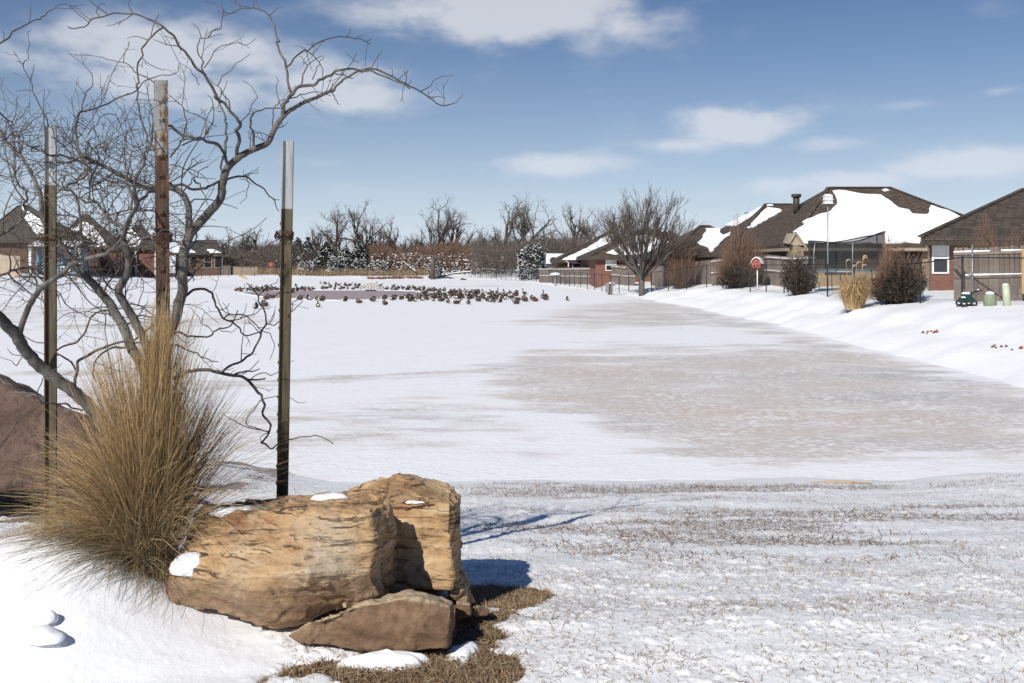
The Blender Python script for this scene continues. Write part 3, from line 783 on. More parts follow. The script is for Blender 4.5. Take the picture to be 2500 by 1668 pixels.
E0 = [P(*q) for q in [(852, 1408, 3.74), (905, 1390, 3.76), (925, 1450, 3.82), (880, 1458, 3.80), (858, 1420, 3.86), (920, 1400, 3.95), (930, 1440, 4.0), (870, 1450, 4.0)]]
under = [P(*q) for q in [(560, 1480, 4.1), (940, 1440, 4.2), (1090, 1400, 4.45), (560, 1560, 4.15), (940, 1500, 4.3), (1080, 1460, 4.6), (600, 1400, 4.5), (1080, 1380, 4.8), (620, 1540, 4.6), (1060, 1480, 4.9)]]
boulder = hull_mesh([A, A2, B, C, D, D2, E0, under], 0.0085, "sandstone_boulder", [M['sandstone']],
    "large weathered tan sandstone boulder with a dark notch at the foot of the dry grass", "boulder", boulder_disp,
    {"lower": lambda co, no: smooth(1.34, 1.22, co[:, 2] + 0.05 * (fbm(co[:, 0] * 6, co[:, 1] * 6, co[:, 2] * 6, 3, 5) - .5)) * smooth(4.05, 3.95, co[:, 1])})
def slab_disp(co, no):
    x, y, z = co.T
    return (fbm(x * 6, y * 6, z * 6, 3, 81) - 0.5) * 0.04 + (fbm(x * 28, y * 28, z * 28, 3, 82) - 0.5) * 0.012 + (np.floor(fbm(x * 6, y * 6, z * 6, 3, 83) * 8) / 8 - 0.5) * 0.05
E = [P(*q) for q in [(706, 1552, 3.74), (764, 1512, 3.66), (845, 1484, 3.63), (895, 1466, 3.66), (990, 1460, 3.65), (1104, 1478, 3.66), (958, 1444, 3.9), (1006, 1440, 3.92), (1108, 1468, 3.86),
     (753, 1580, 3.68), (900, 1600, 3.63), (1100, 1580, 3.64), (1106, 1570, 3.82), (800, 1560, 3.95), (1090, 1560, 3.95)]]
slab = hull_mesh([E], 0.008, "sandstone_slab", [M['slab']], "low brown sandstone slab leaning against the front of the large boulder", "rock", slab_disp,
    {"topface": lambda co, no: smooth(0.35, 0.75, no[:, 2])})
F = [P(*q) for q in [(1113, 1470, 3.95), (1148, 1476, 3.93), (1150, 1500, 3.92), (1112, 1512, 3.93), (1116, 1462, 4.1), (1150, 1470, 4.1), (1114, 1510, 4.12), (1150, 1510, 4.12)]]
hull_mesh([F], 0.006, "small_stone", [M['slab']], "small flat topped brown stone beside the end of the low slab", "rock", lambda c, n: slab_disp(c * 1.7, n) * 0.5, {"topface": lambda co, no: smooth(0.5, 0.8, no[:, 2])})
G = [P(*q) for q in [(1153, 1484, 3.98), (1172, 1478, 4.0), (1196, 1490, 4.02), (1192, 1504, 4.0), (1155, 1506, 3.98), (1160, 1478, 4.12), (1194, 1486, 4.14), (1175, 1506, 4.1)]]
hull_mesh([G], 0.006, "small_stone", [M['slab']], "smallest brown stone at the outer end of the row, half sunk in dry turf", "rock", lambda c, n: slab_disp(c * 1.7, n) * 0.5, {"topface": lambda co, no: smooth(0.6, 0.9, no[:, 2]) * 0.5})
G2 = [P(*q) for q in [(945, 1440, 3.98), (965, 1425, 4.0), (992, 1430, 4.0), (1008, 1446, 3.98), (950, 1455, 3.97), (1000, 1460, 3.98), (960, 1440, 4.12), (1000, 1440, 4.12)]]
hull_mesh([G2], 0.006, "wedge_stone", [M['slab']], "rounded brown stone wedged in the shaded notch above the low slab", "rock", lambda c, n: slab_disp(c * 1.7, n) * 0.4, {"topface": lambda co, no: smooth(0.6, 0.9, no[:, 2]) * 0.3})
G3 = [P(*q) for q in [(834, 1474, 3.64), (842, 1470, 3.64), (848, 1476, 3.64), (838, 1484, 3.63), (846, 1486, 3.63), (840, 1476, 3.67), (846, 1480, 3.67)]]
hull_mesh([G3], 0.004, "pebble", [M['slab']], "pale pebble lying on the edge of the low brown slab", "pebble", lambda c, n: c[:, 0] * 0, {"topface": lambda co, no: co[:, 0] * 0 + 0.7})

# rust brown boulder on the bank behind the grass
K = [P(*q) for q in [(-260, 900, 7.9), (-40, 905, 7.8), (40, 950, 7.6), (130, 990, 7.5), (230, 1030, 7.5), (290, 1075, 7.6), (300, 1110, 7.7), (-260, 1110, 7.2), (0, 1112, 7.0), (150, 1112, 7.1), (240, 1105, 7.3),
     (-260, 960, 9.0), (100, 1010, 9.0), (240, 1080, 8.6), (-200, 1100, 9.2), (200, 1100, 8.8), (0, 930, 8.6)]]
K = [np.array((q[0], q[1], q[2] - (0.25 if i in (6, 7, 8, 9, 10, 14, 15) else 0))) for i, q in enumerate(K)]
hull_mesh([K], 0.04, "rust_boulder", [M['red_rock']], "broad rust brown boulder half hidden behind the dry grass by the thick leaning limb", "boulder",
          lambda c, n: (fbm(c[:, 0] * 2, c[:, 1] * 2, c[:, 2] * 2, 3, 91) - 0.5) * 0.22 + (fbm(c[:, 0] * 14, c[:, 1] * 14, c[:, 2] * 14, 3, 92) - 0.5) * 0.05)

# ---- leftover snow lying on and against the stones
def heightat(objs, x, y, z0=6.0):
    best = None
    for o in objs:
        inv = np.array(o.location)
        ok, loc, nor, _ = o.ray_cast(Vector((x - inv[0], y - inv[1], z0 - inv[2])), Vector((0, 0, -1)))
        if ok:
            z = loc.z + inv[2]
            if best is None or z > best: best = z
    return best
bpy.context.view_layer.update()
def snow_patch(name, label, cx, cy, rx, ry, h, objs, rot=0.0, seed=0, sink=0.03, ground=True, nr=12, na=44, tilt=1.0):
    """a pad of snow that follows whatever it lies on"""
    v = []; f = []
    c, s = math.cos(rot), math.sin(rot)
    for i in range(nr + 1):
        r = i / nr
        for k in range(na):
            a = 2 * math.pi * k / na
            wob = 0.5 + 0.95 * float(vnoise([math.cos(a) * 1.7 + seed * 3.1], [math.sin(a) * 1.7 + 5], seed=seed)[0])
            lx, ly = r * wob * rx * math.cos(a), r * wob * ry * math.sin(a)
            x, y = cx + c * lx - s * ly, cy + s * lx + c * ly
            zr = heightat(objs, x, y)
            zg = float(lawn_z(x, y)) if ground else None
            zz = max([q for q in (zr, zg) if q is not None], default=None)
            v.append([x, y, zz if zz is not None else np.nan, r])
    v = np.array(v)
    bad = np.isnan(v[:, 2])
    if bad.all(): return None
    v[bad, 2] = np.nanmin(v[:, 2])
    zz = v[:, 2].reshape(nr + 1, na)
    for _ in range(3):
        zz = np.maximum(zz, (zz + np.roll(zz, 1, 1) + np.roll(zz, -1, 1)) / 3)
    r = v[:, 3]
    top = zz.ravel() + h * np.sqrt(np.clip(1 - r ** 3, 0, 1)) - sink * r ** 6 + (fbm(v[:, 0] * 20, v[:, 1] * 20, octs=2, seed=seed) - .5) * 0.008
    vv = np.stack([v[:, 0], v[:, 1], top], -1)
    for i in range(nr):
        for k in range(na):
            k2 = (k + 1) % na
            f.append((i * na + k, (i + 1) * na + k, (i + 1) * na + k2, i * na + k2))
    lo = vv.reshape(nr + 1, na, 3)[-1].copy(); lo[:, 2] -= sink * 2.0 + 0.02
    n0 = len(vv); vv = np.vstack([vv, lo])
    for k in range(na):
        k2 = (k + 1) % na; f.append((nr * na + k, n0 + k, n0 + k2, nr * na + k2))
    f.append(tuple(n0 + k for k in range(na)))
    o = mesh_obj(name, vv, f, M['snow'], None, True, origin=(cx, cy, float(np.nanmin(vv[:, 2]))))
    return tag(o, label, "snow", "patches of snow left on and beside the rocks")
rocks = [boulder, slab]
q = P(566, 1280, 4.16); snow_patch("snow_patch", "thin white snow patch on the boulder's upper shoulder under the drooping grass", q[0], 4.16, 0.115, 0.05, 0.014, [boulder], 0.05, 1, 0.012, False)
q = P(800, 1232, 4.4); snow_patch("snow_patch", "snow pocket in the hollow behind the boulder's front ridge", q[0], 4.42, 0.085, 0.05, 0.02, [boulder], 0.0, 2, 0.01, False)
q = P(1012, 1217, 4.3); snow_patch("snow_patch", "tiny sliver of snow on top of the boulder above its flat face", q[0], 4.32, 0.045, 0.016, 0.008, [boulder], 0.0, 3, 0.006, False)
def snow_lump(name, label, c_, rx, ry, rz, seed, rot=0.0):
    """a rounded lump of snow, flattened underneath"""
    g_ = np.random.default_rng(seed); bm = bmesh.new(); bmesh.ops.create_icosphere(bm, subdivisions=4, radius=1.0)
    v = np.array([tuple(q.co) for q in bm.verts]); f = [tuple(q.index for q in fc.verts) for fc in bm.faces]; bm.free()
    k = 1 + (fbm(v[:, 0] * 1.3 + seed, v[:, 1] * 1.3, v[:, 2] * 1.3, 3, seed) - .5) * .42 + (fbm(v[:, 0] * 7, v[:, 1] * 7, v[:, 2] * 7, 2, seed + 3) - .5) * .07
    v = v * k[:, None] * np.array((rx, ry, rz)); v[:, 2] = np.where(v[:, 2] < -rz * .35, -rz * .35 + (v[:, 2] + rz * .35) * .15, v[:, 2])
    co, si = math.cos(rot), math.sin(rot); v = np.stack([v[:, 0] * co - v[:, 1] * si, v[:, 0] * si + v[:, 1] * co, v[:, 2]], -1)
    return tag(mesh_obj(name, v + np.array(c_), f, M['snow'], None, True, origin=c_), label, "snow", "patches of snow left on and beside the rocks")
snow_lump("snow_patch", "rounded clump of snow wedged between the grass and the boulder's end", P(470, 1380, 3.96), 0.085, 0.09, 0.06, 4)
q = P(965, 1552, 3.53); snow_patch("snow_patch", "smooth pillow of snow against the face of the low slab", q[0] - 0.01, 3.60, 0.165, 0.06, 0.05, [], 0.03, 5, 0.03, True)
q = P(1140, 1535, 3.72); snow_patch("snow_patch", "small snow drift in the corner beside the end of the low slab", q[0], 3.74, 0.075, 0.10, 0.03, [], 0.2, 6, 0.03, True)
q = P(100, 1550, 3.5); snow_lump("snow_clump", "flat oval clump of snow fallen on the smooth drift", (q[0], 3.5, float(lawn_z(q[0], 3.5)) + .012), 0.085, 0.05, 0.035, 8, -.2)
q = P(118, 1530, 3.58); snow_lump("snow_clump", "small round snowball sitting behind the oval clump on the drift", (q[0], 3.58, float(lawn_z(q[0], 3.58)) + .012), 0.032, 0.03, 0.03, 9)

# ---- steel T posts round the young tree
def t_post(label, top, bot_xy, width, mats, yaw, stud_face, zb, tipfrac, name="fence_post"):
    """top: world point of the post's head; the shaft is a T: flange, fin and a row of studs"""
    top = np.array(top); bot = np.array((bot_xy[0], bot_xy[1], zb))
    root = thing(name, bot, label, "steel post", "steel posts round the bare tree")
    ax = (top - bot); L = np.linalg.norm(ax); ax /= L
    fx = np.array((math.cos(yaw), math.sin(yaw), 0.0)); fx -= ax * fx.dot(ax); fx /= np.linalg.norm(fx)
    fy = np.cross(ax, fx)                       # fin side
    w, th, fd, ft = width, 0.0055, width * 0.92, 0.0085
    sec = [(-w / 2, 0), (-w / 2, -th), (-w * .12, -th * 1.5), (w * .12, -th * 1.5), (w / 2, -th), (w / 2, 0), (ft / 2, th * 0.6), (ft / 2, fd), (-ft / 2, fd), (-ft / 2, th * 0.6)]
    def part(nm, l0, l1, mat, grow=0.0):
        m = MB(); v = []; ns = 14
        for i in range(ns + 1):
            l = l0 + (l1 - l0) * i / ns
            for (a, b) in sec: v.append(bot + ax * l + fx * (a * (1 + grow)) + fy * b)
        k = len(sec); f = []
        for i in range(ns):
            for j in range(k):
                j2 = (j + 1) % k; f.append((i * k + j, i * k + j2, (i + 1) * k + j2, (i + 1) * k + j))
        f.append(tuple(range(k - 1, -1, -1))); f.append(tuple(ns * k + j for j in range(k)))
        m.add(v, f)
        return m.build(nm, mat, root)
    lt = L * (1 - tipfrac)
    part("shaft", -0.25, lt, mats[0]); part("painted_tip", lt + 0.0005, L, mats[1])
    # studs along the flange face
    me = None; l = 0.06; i = 0
    while l < L - 0.035:
        m = MB()
        c = bot + ax * l - fy * th * 1.2
        a = [(-.0085, 0, -.012), (.0085, 0, -.012), (.0085, 0, .017), (-.0085, 0, .017), (-.007, -.014, .006), (.007, -.014, .006), (.006, -.011, .015), (-.006, -.011, .015)]
        m.add([c + fx * p[0] + fy * p[1] + ax * p[2] for p in a], [(0, 3, 2, 1), (4, 5, 6, 7), (0, 1, 5, 4), (1, 2, 6, 5), (2, 3, 7, 6), (3, 0, 4, 7)])
        m.build("stud", mats[1] if l > lt else mats[0], root)
        l += 0.0825
    return root, bot, ax, L
gz = h1(-1.26, 3.45)
postC = t_post("rusty steel post with a rust stained white tip standing in the grass, nearest of three", P(393, 196, 4.36), (P(404, 1300, 4.40)[0], 4.40), 0.058, (M['rust_shaft'], M['tip_rusty']), math.radians(14), 1, h1(-1.53, 4.4) - 0.02, 0.155)
postL = t_post("olive steel post with a dented white tip rising past the leaning limb and rust boulder", P(118, 312, 4.55), (P(124, 1265, 4.6)[0], 4.58), 0.046, (M['olive_shaft'], M['tip']), math.radians(-105), -1, h1(-2.1, 4.58) - 0.02, 0.137)
postR = t_post("olive steel post with a clean white tip planted just behind the sandstone boulder", P(697, 345, 4.72), (P(682, 1242, 4.78)[0], 4.76), 0.046, (M['olive_shaft'], M['tip']), math.radians(-105), -1, h1(-1.1, 4.76) - 0.02, 0.152)

# ---- the bare tree: limbs set out one by one, side twigs grown on them
CROPS = {'A': (0, 0, 3.1333), 'B': (0, 400, 3.1333), 'C': (0, 800, 3.1333), '1': (600, 0, 4.238), '2': (0, 230, 5.595), '3': (330, 230, 5.595),
         '4': (0, 480, 5.595), '5': (330, 600, 5.595), '6': (0, 700, 3.919), '8': (420, 880, 3.7326), 'F': (0, 0, 1.0)}
LIMBS = [
 # key, width at foot, width at tip, depth drift, points
 ('F', 46, 40, 0.0, [(382, 1360), (378, 1150), (373, 960)], 'trunk'),
 ('F', 28, 22, 0.0, [(374, 985), (378, 900), (395, 850), (412, 815), (424, 790), (437, 748), (446, 707), (445, 675), (449, 645), (447, 622)], 'trunk'),
 ('F', 24, 8, 0.35, [(447, 625), (460, 579), (479, 553), (511, 518), (536, 490), (543, 460), (547, 430), (557, 410), (575, 391), (598, 375), (625, 362), (648, 353), (661, 337), (670, 316), (686, 291), (700, 276), (718, 264), (742, 250), (777, 236), (803, 224), (815, 222)], 'limb'),
 ('F', 7, 1.8, 0.3, [(815, 222), (831, 198), (852, 186), (883, 170), (919, 170), (952, 183), (978, 198), (999, 210), (1025, 224), (1046, 236), (1065, 254), (1086, 258), (1110, 250), (1125, 237), (1127, 227)], 'limb'),
 ('F', 11, 3, -0.2, [(690, 284), (694, 255), (704, 238), (718, 224), (737, 210), (770, 206), (789, 191), (805, 182), (836, 171), (883, 171), (907, 176), (942, 189), (978, 203), (1001, 217)], 'limb'),
 ('F', 7, 2, 0.4, [(711, 226), (704, 200), (698, 163), (690, 139), (677, 109), (679, 99), (671, 78), (666, 57), (657, 38), (640, 26), (614, 20), (587, 21), (562, 32), (545, 40)], 'limb'),
 ('F', 5, 2, 0.3, [(700, 163), (718, 142), (742, 124), (753, 121), (784, 101), (822, 89), (845, 91), (869, 93), (890, 100), (904, 110)], 'limb'),
 ('1', 3, 1.5, 0.1, [(630, 520), (700, 570), (760, 640), (800, 730), (808, 830), (790, 930), (770, 980)]),
 ('1', 3, 1.5, 0.1, [(690, 825), (715, 760), (740, 690), (770, 640), (805, 580)]), ('1', 4, 1.5, 0.1, [(570, 885), (590, 780), (620, 720), (645, 670), (600, 640), (580, 600), (550, 583)]),
 ('1', 3, 1.5, 0.1, [(650, 665), (740, 600), (790, 580)]), ('1', 3.5, 1.5, 0.15, [(450, 1020), (520, 995), (600, 970), (760, 950), (820, 968), (885, 993)]),
 ('1', 3, 1.5, 0.1, [(890, 950), (893, 900), (900, 850)]), ('1', 3, 1.5, 0.1, [(890, 960), (930, 1030), (950, 1065), (975, 1085)]),
 ('1', 3, 1.3, 0.15, [(1800, 950), (1910, 890), (1950, 830), (2060, 785), (2140, 783)]), ('1', 2.5, 1.2, 0.1, [(1890, 1003), (1960, 1008), (2010, 1000), (2075, 1022)]),
 ('1', 2.5, 1.3, 0.05, [(1350, 720), (1364, 690), (1362, 650)]), ('1', 2.5, 1.2, 0.05, [(1510, 800), (1525, 745), (1505, 712), (1485, 703)]), ('1', 2.5, 1.3, 0.05, [(1680, 875), (1705, 850), (1717, 822)]),
 ('1', 2.5, 1.2, 0.1, [(920, 760), (970, 775), (1010, 755), (1045, 715)]), ('1', 2.5, 1.3, 0.05, [(1040, 382), (1072, 340), (1075, 312), (1095, 308)]), ('1', 2.2, 1.2, 0.05, [(1140, 390), (1180, 375), (1220, 355)]), ('1', 2.2, 1.2, 0.05, [(1235, 430), (1290, 412), (1312, 402)]),
 ('1', 2.2, 1.2, 0.1, [(700, 555), (740, 500), (780, 460), (822, 438)]), ('1', 2.2, 1.2, 0.1, [(620, 515), (570, 485), (500, 467)]), ('1', 2.2, 1.2, 0.05, [(245, 160), (300, 105), (335, 82), (370, 75)]), ('1', 2.2, 1.2, 0.05, [(155, 110), (120, 50), (112, 0)]),
 ('1', 6, 3, -0.2, [(80, 1525), (90, 1400), (60, 1320), (50, 1230), (90, 1170), (160, 1135), (280, 1115), (380, 1122)]), ('1', 3.5, 2, 0.15, [(280, 1320), (270, 1200), (300, 1110), (360, 1060), (450, 1015)]), ('1', 2.8, 1.3, 0.1, [(380, 1120), (340, 1030), (318, 930), (322, 840), (310, 790)]),
 ('3', 10, 6, -0.25, [(1400, 860), (1405, 700), (1420, 600), (1390, 500), (1430, 420), (1400, 340), (1290, 220), (1180, 100), (1080, 30)], 'limb'),
 ('A', 7.5, 2.3, -0.35, [(1690, 790), (1620, 670), (1560, 570), (1500, 510), (1440, 420), (1380, 360), (1330, 290), (1250, 210), (1130, 150), (1020, 100), (870, 110), (710, 150), (670, 190), (620, 214), (520, 205)], 'limb'),
 ('A', 2.5, 1.3, 0.1, [(1020, 100), (985, 50), (990, 0)]), ('A', 2.5, 1.3, 0.1, [(770, 135), (740, 90), (755, 50), (790, 36), (812, 46)]), ('A', 2.5, 1.3, 0.05, [(705, 155), (650, 125), (605, 85)]),
 ('A', 4, 4, -0.15, [(1250, 210), (1190, 255), (1150, 290), (1110, 340), (1090, 420), (1060, 490), (1060, 600), (1048, 660), (1055, 760), (1075, 900), (1110, 1000), (1140, 1080), (1180, 1150)], 'limb'),
 ('A', 2.5, 1.4, 0.1, [(1150, 295), (1175, 190), (1215, 110)]), ('A', 2.3, 1.3, 0.1, [(1135, 310), (1080, 292), (1030, 280), (970, 298)]), ('A', 3, 1.5, 0.2, [(1180, 635), (1070, 575), (1000, 520), (940, 480), (860, 470), (810, 445), (765, 443)]), ('A', 2.3, 1.3, 0.1, [(945, 480), (950, 420), (966, 378)]),
 ('3', 8, 6, -0.3, [(1275, 980), (1220, 830), (1130, 690), (1000, 650), (900, 610), (750, 580), (620, 550), (540, 480), (460, 430), (400, 410)], 'limb'),
 ('3', 7, 3.5, 0.3, [(1230, 810), (1240, 660), (1265, 560), (1240, 450), (1250, 370), (1230, 310), (1190, 220), (1160, 110), (1130, 40)], 'limb'), ('3', 6, 5, 0.0, [(1200, 1090), (1170, 1000), (1180, 930), (1190, 850)]),
 ('A', 4, 1.5, 0.2, [(1560, 560), (1550, 470), (1520, 400), (1518, 350), (1540, 300), (1590, 288), (1700, 262)]), ('A', 3, 1.4, 0.2, [(1590, 285), (1620, 240), (1690, 200), (1702, 140), (1705, 70), (1690, 0)]), ('A', 2.5, 1.3, 0.1, [(1540, 298), (1515, 215), (1465, 177)]),
 ('A', 2.6, 1.3, 0.2, [(1560, 520), (1620, 430), (1660, 375), (1740, 335), (1820, 330), (1890, 345), (1958, 297)]), ('A', 2.6, 1.3, 0.15, [(1660, 660), (1700, 590), (1770, 520), (1850, 460), (1910, 416)]), ('A', 2.5, 1.3, 0.1, [(1525, 650), (1495, 600), (1450, 530), (1375, 480)]),
 ('A', 2.5, 1.4, 0.1, [(1710, 75), (1740, 105), (1800, 95), (1845, 62)]), ('A', 2.2, 1.2, 0.1, [(1700, 70), (1650, 35), (1570, 10)]), ('A', 2.5, 1.3, 0.1, [(1845, 65), (1815, 25), (1800, 0)]),
 ('A', 3.5, 1.5, 0.2, [(1760, 830), (1740, 760), (1690, 690), (1600, 600)]), ('A', 3, 1.4, 0.15, [(1830, 960), (1890, 880), (1930, 800), (1970, 730), (1920, 660), (1862, 618)]),
 ('3', 6, 2, 0.4, [(1245, 1175), (1350, 1160), (1480, 1122), (1600, 1170), (1680, 1240), (1770, 1310), (1880, 1440), (1930, 1520), (1965, 1600)], 'limb'), ('3', 6.5, 6, -0.35, [(1180, 1185), (1060, 1230), (950, 1295), (800, 1305), (700, 1260), (610, 1235), (480, 1230), (330, 1215)], 'limb'),
 ('3', 2.5, 1.3, 0.1, [(1530, 1125), (1545, 1220), (1540, 1320), (1500, 1420), (1430, 1500)]), ('3', 2.3, 1.2, 0.1, [(1490, 1118), (1560, 1090), (1690, 1080)]), ('3', 2.2, 1.2, 0.05, [(1880, 1444), (1975, 1442)]),
 ('3', 5, 2, 0.25, [(480, 860), (560, 760), (640, 650), (660, 560), (690, 400), (650, 200), (580, 110), (460, 10)]), ('3', 4, 2, 0.25, [(640, 700), (800, 630), (940, 600), (1000, 520), (1060, 380), (1060, 120), (990, 20)]),
 ('3', 4, 1.6, -0.2, [(800, 1160), (870, 1240), (950, 1400), (1020, 1567)]), ('3', 4, 1.6, 0.3, [(640, 1390), (720, 1260), (800, 1160), (850, 1080), (890, 1030), (1000, 1000)]), ('3', 3, 1.4, 0.2, [(640, 1150), (700, 1040), (770, 930), (800, 890), (900, 810)]),
 ('3', 3, 1.4, 0.3, [(480, 968), (600, 1000), (700, 1030), (780, 1100), (900, 1150), (1105, 1155)]), ('3', 3.5, 1.5, 0.2, [(740, 1500), (900, 1450), (1100, 1465), (1250, 1510), (1400, 1567)]),
 # back over the post to the far side
 ('F', 17, 15, 0.2, [(447, 625), (455, 590), (460, 560), (460, 505), (444, 473), (418, 459), (381, 462)], 'limb'),
 ('F', 12, 8, -0.3, [(381, 462), (352, 457), (306, 435), (255, 407), (232, 396), (204, 383)], 'limb'),
 ('A', 6.5, 2, 0.4, [(640, 1200), (600, 1140), (580, 1060), (580, 960), (600, 890), (640, 855), (740, 825), (840, 790), (960, 730), (1050, 675), (1130, 620), (1240, 572), (1310, 572), (1365, 505)], 'limb'),
 ('2', 6.5, 3, -0.3, [(1300, 950), (1180, 925), (1060, 910), (900, 850), (700, 830), (590, 790), (450, 730), (300, 660), (150, 650), (0, 640), (-80, 655)], 'limb'),
 # left stem of the tree and what it carries
 ('F', 27, 15, 0.1, [(374, 985), (360, 930), (339, 879), (319, 845), (304, 802), (283, 769), (270, 743), (252, 722), (231, 696), (207, 673), (186, 652), (170, 628), (152, 603), (132, 580)], 'trunk'),
 ('F', 14, 6, 0.5, [(132, 580), (114, 555), (102, 525), (102, 507), (97, 471), (84, 441), (71, 414), (54, 387), (32, 362), (11, 341), (0, 319), (-16, 300)], 'limb'),
 ('F', 23, 15, -0.1, [(374, 985), (371, 900), (357, 843), (342, 812), (324, 774), (301, 738), (288, 712), (300, 690), (311, 668), (314, 641), (311, 616), (302, 587)], 'trunk'),
 ('F', 12, 9, -0.3, [(302, 587), (304, 566), (314, 539), (327, 516), (338, 498)], 'limb'), ('F', 9, 3.5, -0.3, [(336, 498), (329, 471), (331, 444), (340, 419), (350, 394), (362, 366), (371, 340), (374, 300)], 'limb'), ('F', 8, 6, 0.25, [(338, 498), (350, 484), (366, 471), (381, 464)], 'limb'),
 ('F', 31, 24, -0.45, [(366, 1180), (300, 1090), (255, 1039), (217, 993), (179, 955), (143, 930), (110, 904), (77, 874), (51, 838), (41, 820), (20, 797), (0, 777), (-30, 750)], 'trunk'),
 ('F', 14, 9, -0.3, [(48, 812), (59, 774), (77, 738), (89, 718), (107, 697), (132, 682), (157, 662), (179, 643), (200, 635), (232, 627), (259, 621)], 'limb'), ('F', 7, 4, -0.2, [(259, 621), (279, 605), (293, 585), (304, 560)], 'limb'), ('F', 7, 3, 0.2, [(259, 621), (300, 603), (340, 584), (381, 571), (410, 560)], 'limb'),
 ('F', 8, 4.5, -0.2, [(179, 643), (189, 616), (198, 590), (198, 560), (197, 525), (189, 489)], 'limb'), ('F', 5, 2.5, -0.2, [(189, 489), (176, 468), (157, 461), (132, 443), (114, 420), (90, 395)], 'limb'),
 ('F', 9, 6, 0.25, [(307, 551), (290, 548), (272, 540), (257, 524), (248, 508), (230, 492), (211, 491), (190, 482)], 'limb'), ('F', 5.5, 3, 0.2, [(161, 461), (175, 447), (190, 434), (205, 420), (216, 408)]), ('F', 5, 3, 0.25, [(216, 408), (213, 425), (203, 436), (187, 433), (172, 427), (160, 433), (153, 446), (157, 458)]),
 ('F', 6.5, 6, 0.25, [(-10, 677), (18, 668), (36, 659), (58, 655), (77, 653), (92, 661), (107, 669), (140, 676), (175, 672), (205, 675)], 'limb'), ('4', 3.5, 1.5, 0.2, [(600, 1130), (500, 1100), (350, 1085), (250, 1105), (150, 1120), (30, 1155)]),
 ('F', 8, 3, 0.3, [(-8, 578), (0, 575), (18, 564), (45, 546), (58, 526), (59, 500), (68, 484), (68, 470), (48, 455), (38, 438), (32, 415), (20, 397), (5, 382), (-5, 370)], 'limb'),
 ('2', 3.5, 1.6, 0.2, [(420, 1200), (480, 1120), (560, 1060), (640, 1010), (760, 990), (880, 950), (1000, 910), (1120, 860), (1240, 850), (1330, 800), (1460, 740)]), ('2', 3.5, 1.6, 0.2, [(700, 590), (760, 620), (850, 690), (900, 740), (980, 800), (1060, 850)]),
 ('2', 3.5, 1.5, 0.3, [(0, 640), (80, 600), (200, 520), (320, 500), (400, 420), (500, 330), (600, 270), (720, 262)]), ('A', 3.5, 1.4, 0.2, [(370, 975), (350, 900), (320, 840), (285, 770), (240, 690), (235, 620), (200, 560), (175, 490), (210, 440), (218, 340), (205, 290), (230, 235)], 'limb'),
 ('A', 2.4, 1.3, 0.1, [(235, 610), (250, 560), (262, 490)]), ('A', 2.4, 1.3, 0.1, [(240, 695), (180, 688), (122, 702)]), ('A', 2.4, 1.3, 0.1, [(175, 488), (155, 472), (125, 472)]),
 ('A', 5, 1.6, 0.2, [(-60, 400), (0, 345), (60, 275), (130, 220), (220, 175), (300, 145), (340, 120), (400, 70), (450, 40), (505, 28)], 'limb'), ('A', 2.4, 1.3, 0.1, [(222, 172), (236, 100), (235, 30)]), ('A', 2.4, 1.3, 0.1, [(28, 300), (30, 255), (15, 225)]),
 ('2', 5, 2, 0.3, [(0, 250), (60, 310), (140, 390), (180, 470), (210, 580), (190, 700)]), ('2', 3, 1.5, 0.2, [(160, 390), (210, 260), (235, 170), (240, 70), (205, 10)]), ('2', 3, 1.5, 0.2, [(0, 600), (130, 450), (200, 400), (290, 290), (412, 120)]),
 ('2', 3.5, 1.5, 0.3, [(1060, 660), (1000, 640), (920, 600), (800, 560), (640, 565), (500, 610), (380, 650), (250, 720)]), ('2', 3, 1.5, 0.2, [(1200, 560), (1240, 490), (1330, 410), (1360, 330), (1470, 265), (1590, 290), (1630, 380), (1680, 520), (1720, 640), (1740, 740)]), ('2', 2.8, 1.4, 0.2, [(1070, 385), (1140, 420), (1240, 485)]), ('2', 2.8, 1.4, 0.2, [(1130, 850), (1200, 720), (1220, 630), (1275, 570)]),
 ('2', 4, 1.6, 0.2, [(1780, 1150), (1730, 1020), (1690, 940), (1560, 890), (1450, 800), (1440, 740), (1520, 660), (1640, 560), (1800, 500), (1960, 470)]), ('2', 4.5, 2, 0.2, [(1200, 1440), (1220, 1300), (1260, 1130), (1340, 960), (1330, 780), (1320, 710)]), ('2', 3, 1.5, 0.2, [(1290, 1450), (1270, 1250), (1300, 1100), (1380, 1030), (1450, 930), (1600, 840), (1850, 855)]),
 ('2', 3, 1.5, 0.2, [(1120, 1400), (1200, 1340), (1340, 1310), (1390, 1230), (1370, 1120), (1340, 1090)]), ('2', 6, 3, 0.3, [(1790, 1567), (1790, 1400), (1750, 1250), (1720, 1130), (1760, 980), (1780, 880), (1800, 780)]),
 # low limbs on the pond side
 ('5', 7, 3, 0.3, [(670, 700), (740, 640), (850, 590), (960, 600), (1050, 660), (1100, 760), (1130, 880), (1210, 980), (1310, 1050), (1420, 1130), (1470, 1215), (1600, 1215), (1720, 1170)], 'limb'), ('5', 3.2, 1.4, 0.2, [(1280, 1022), (1400, 1000), (1540, 970), (1640, 920), (1720, 880), (1790, 850), (1845, 840)]), ('5', 3.8, 2.5, 0.2, [(1210, 1000), (1300, 955), (1400, 935), (1520, 960), (1620, 1040), (1700, 1130), (1740, 1170)]),
 ('5', 2.5, 1.3, 0.1, [(1140, 885), (1250, 850), (1285, 785)]), ('5', 2.5, 1.3, 0.1, [(1290, 945), (1200, 880), (1150, 780), (1130, 700), (1100, 650)]), ('5', 2.3, 1.3, 0.1, [(1280, 930), (1250, 850), (1200, 780)]), ('5', 2.3, 1.2, 0.1, [(1430, 1000), (1500, 900), (1520, 785)]),
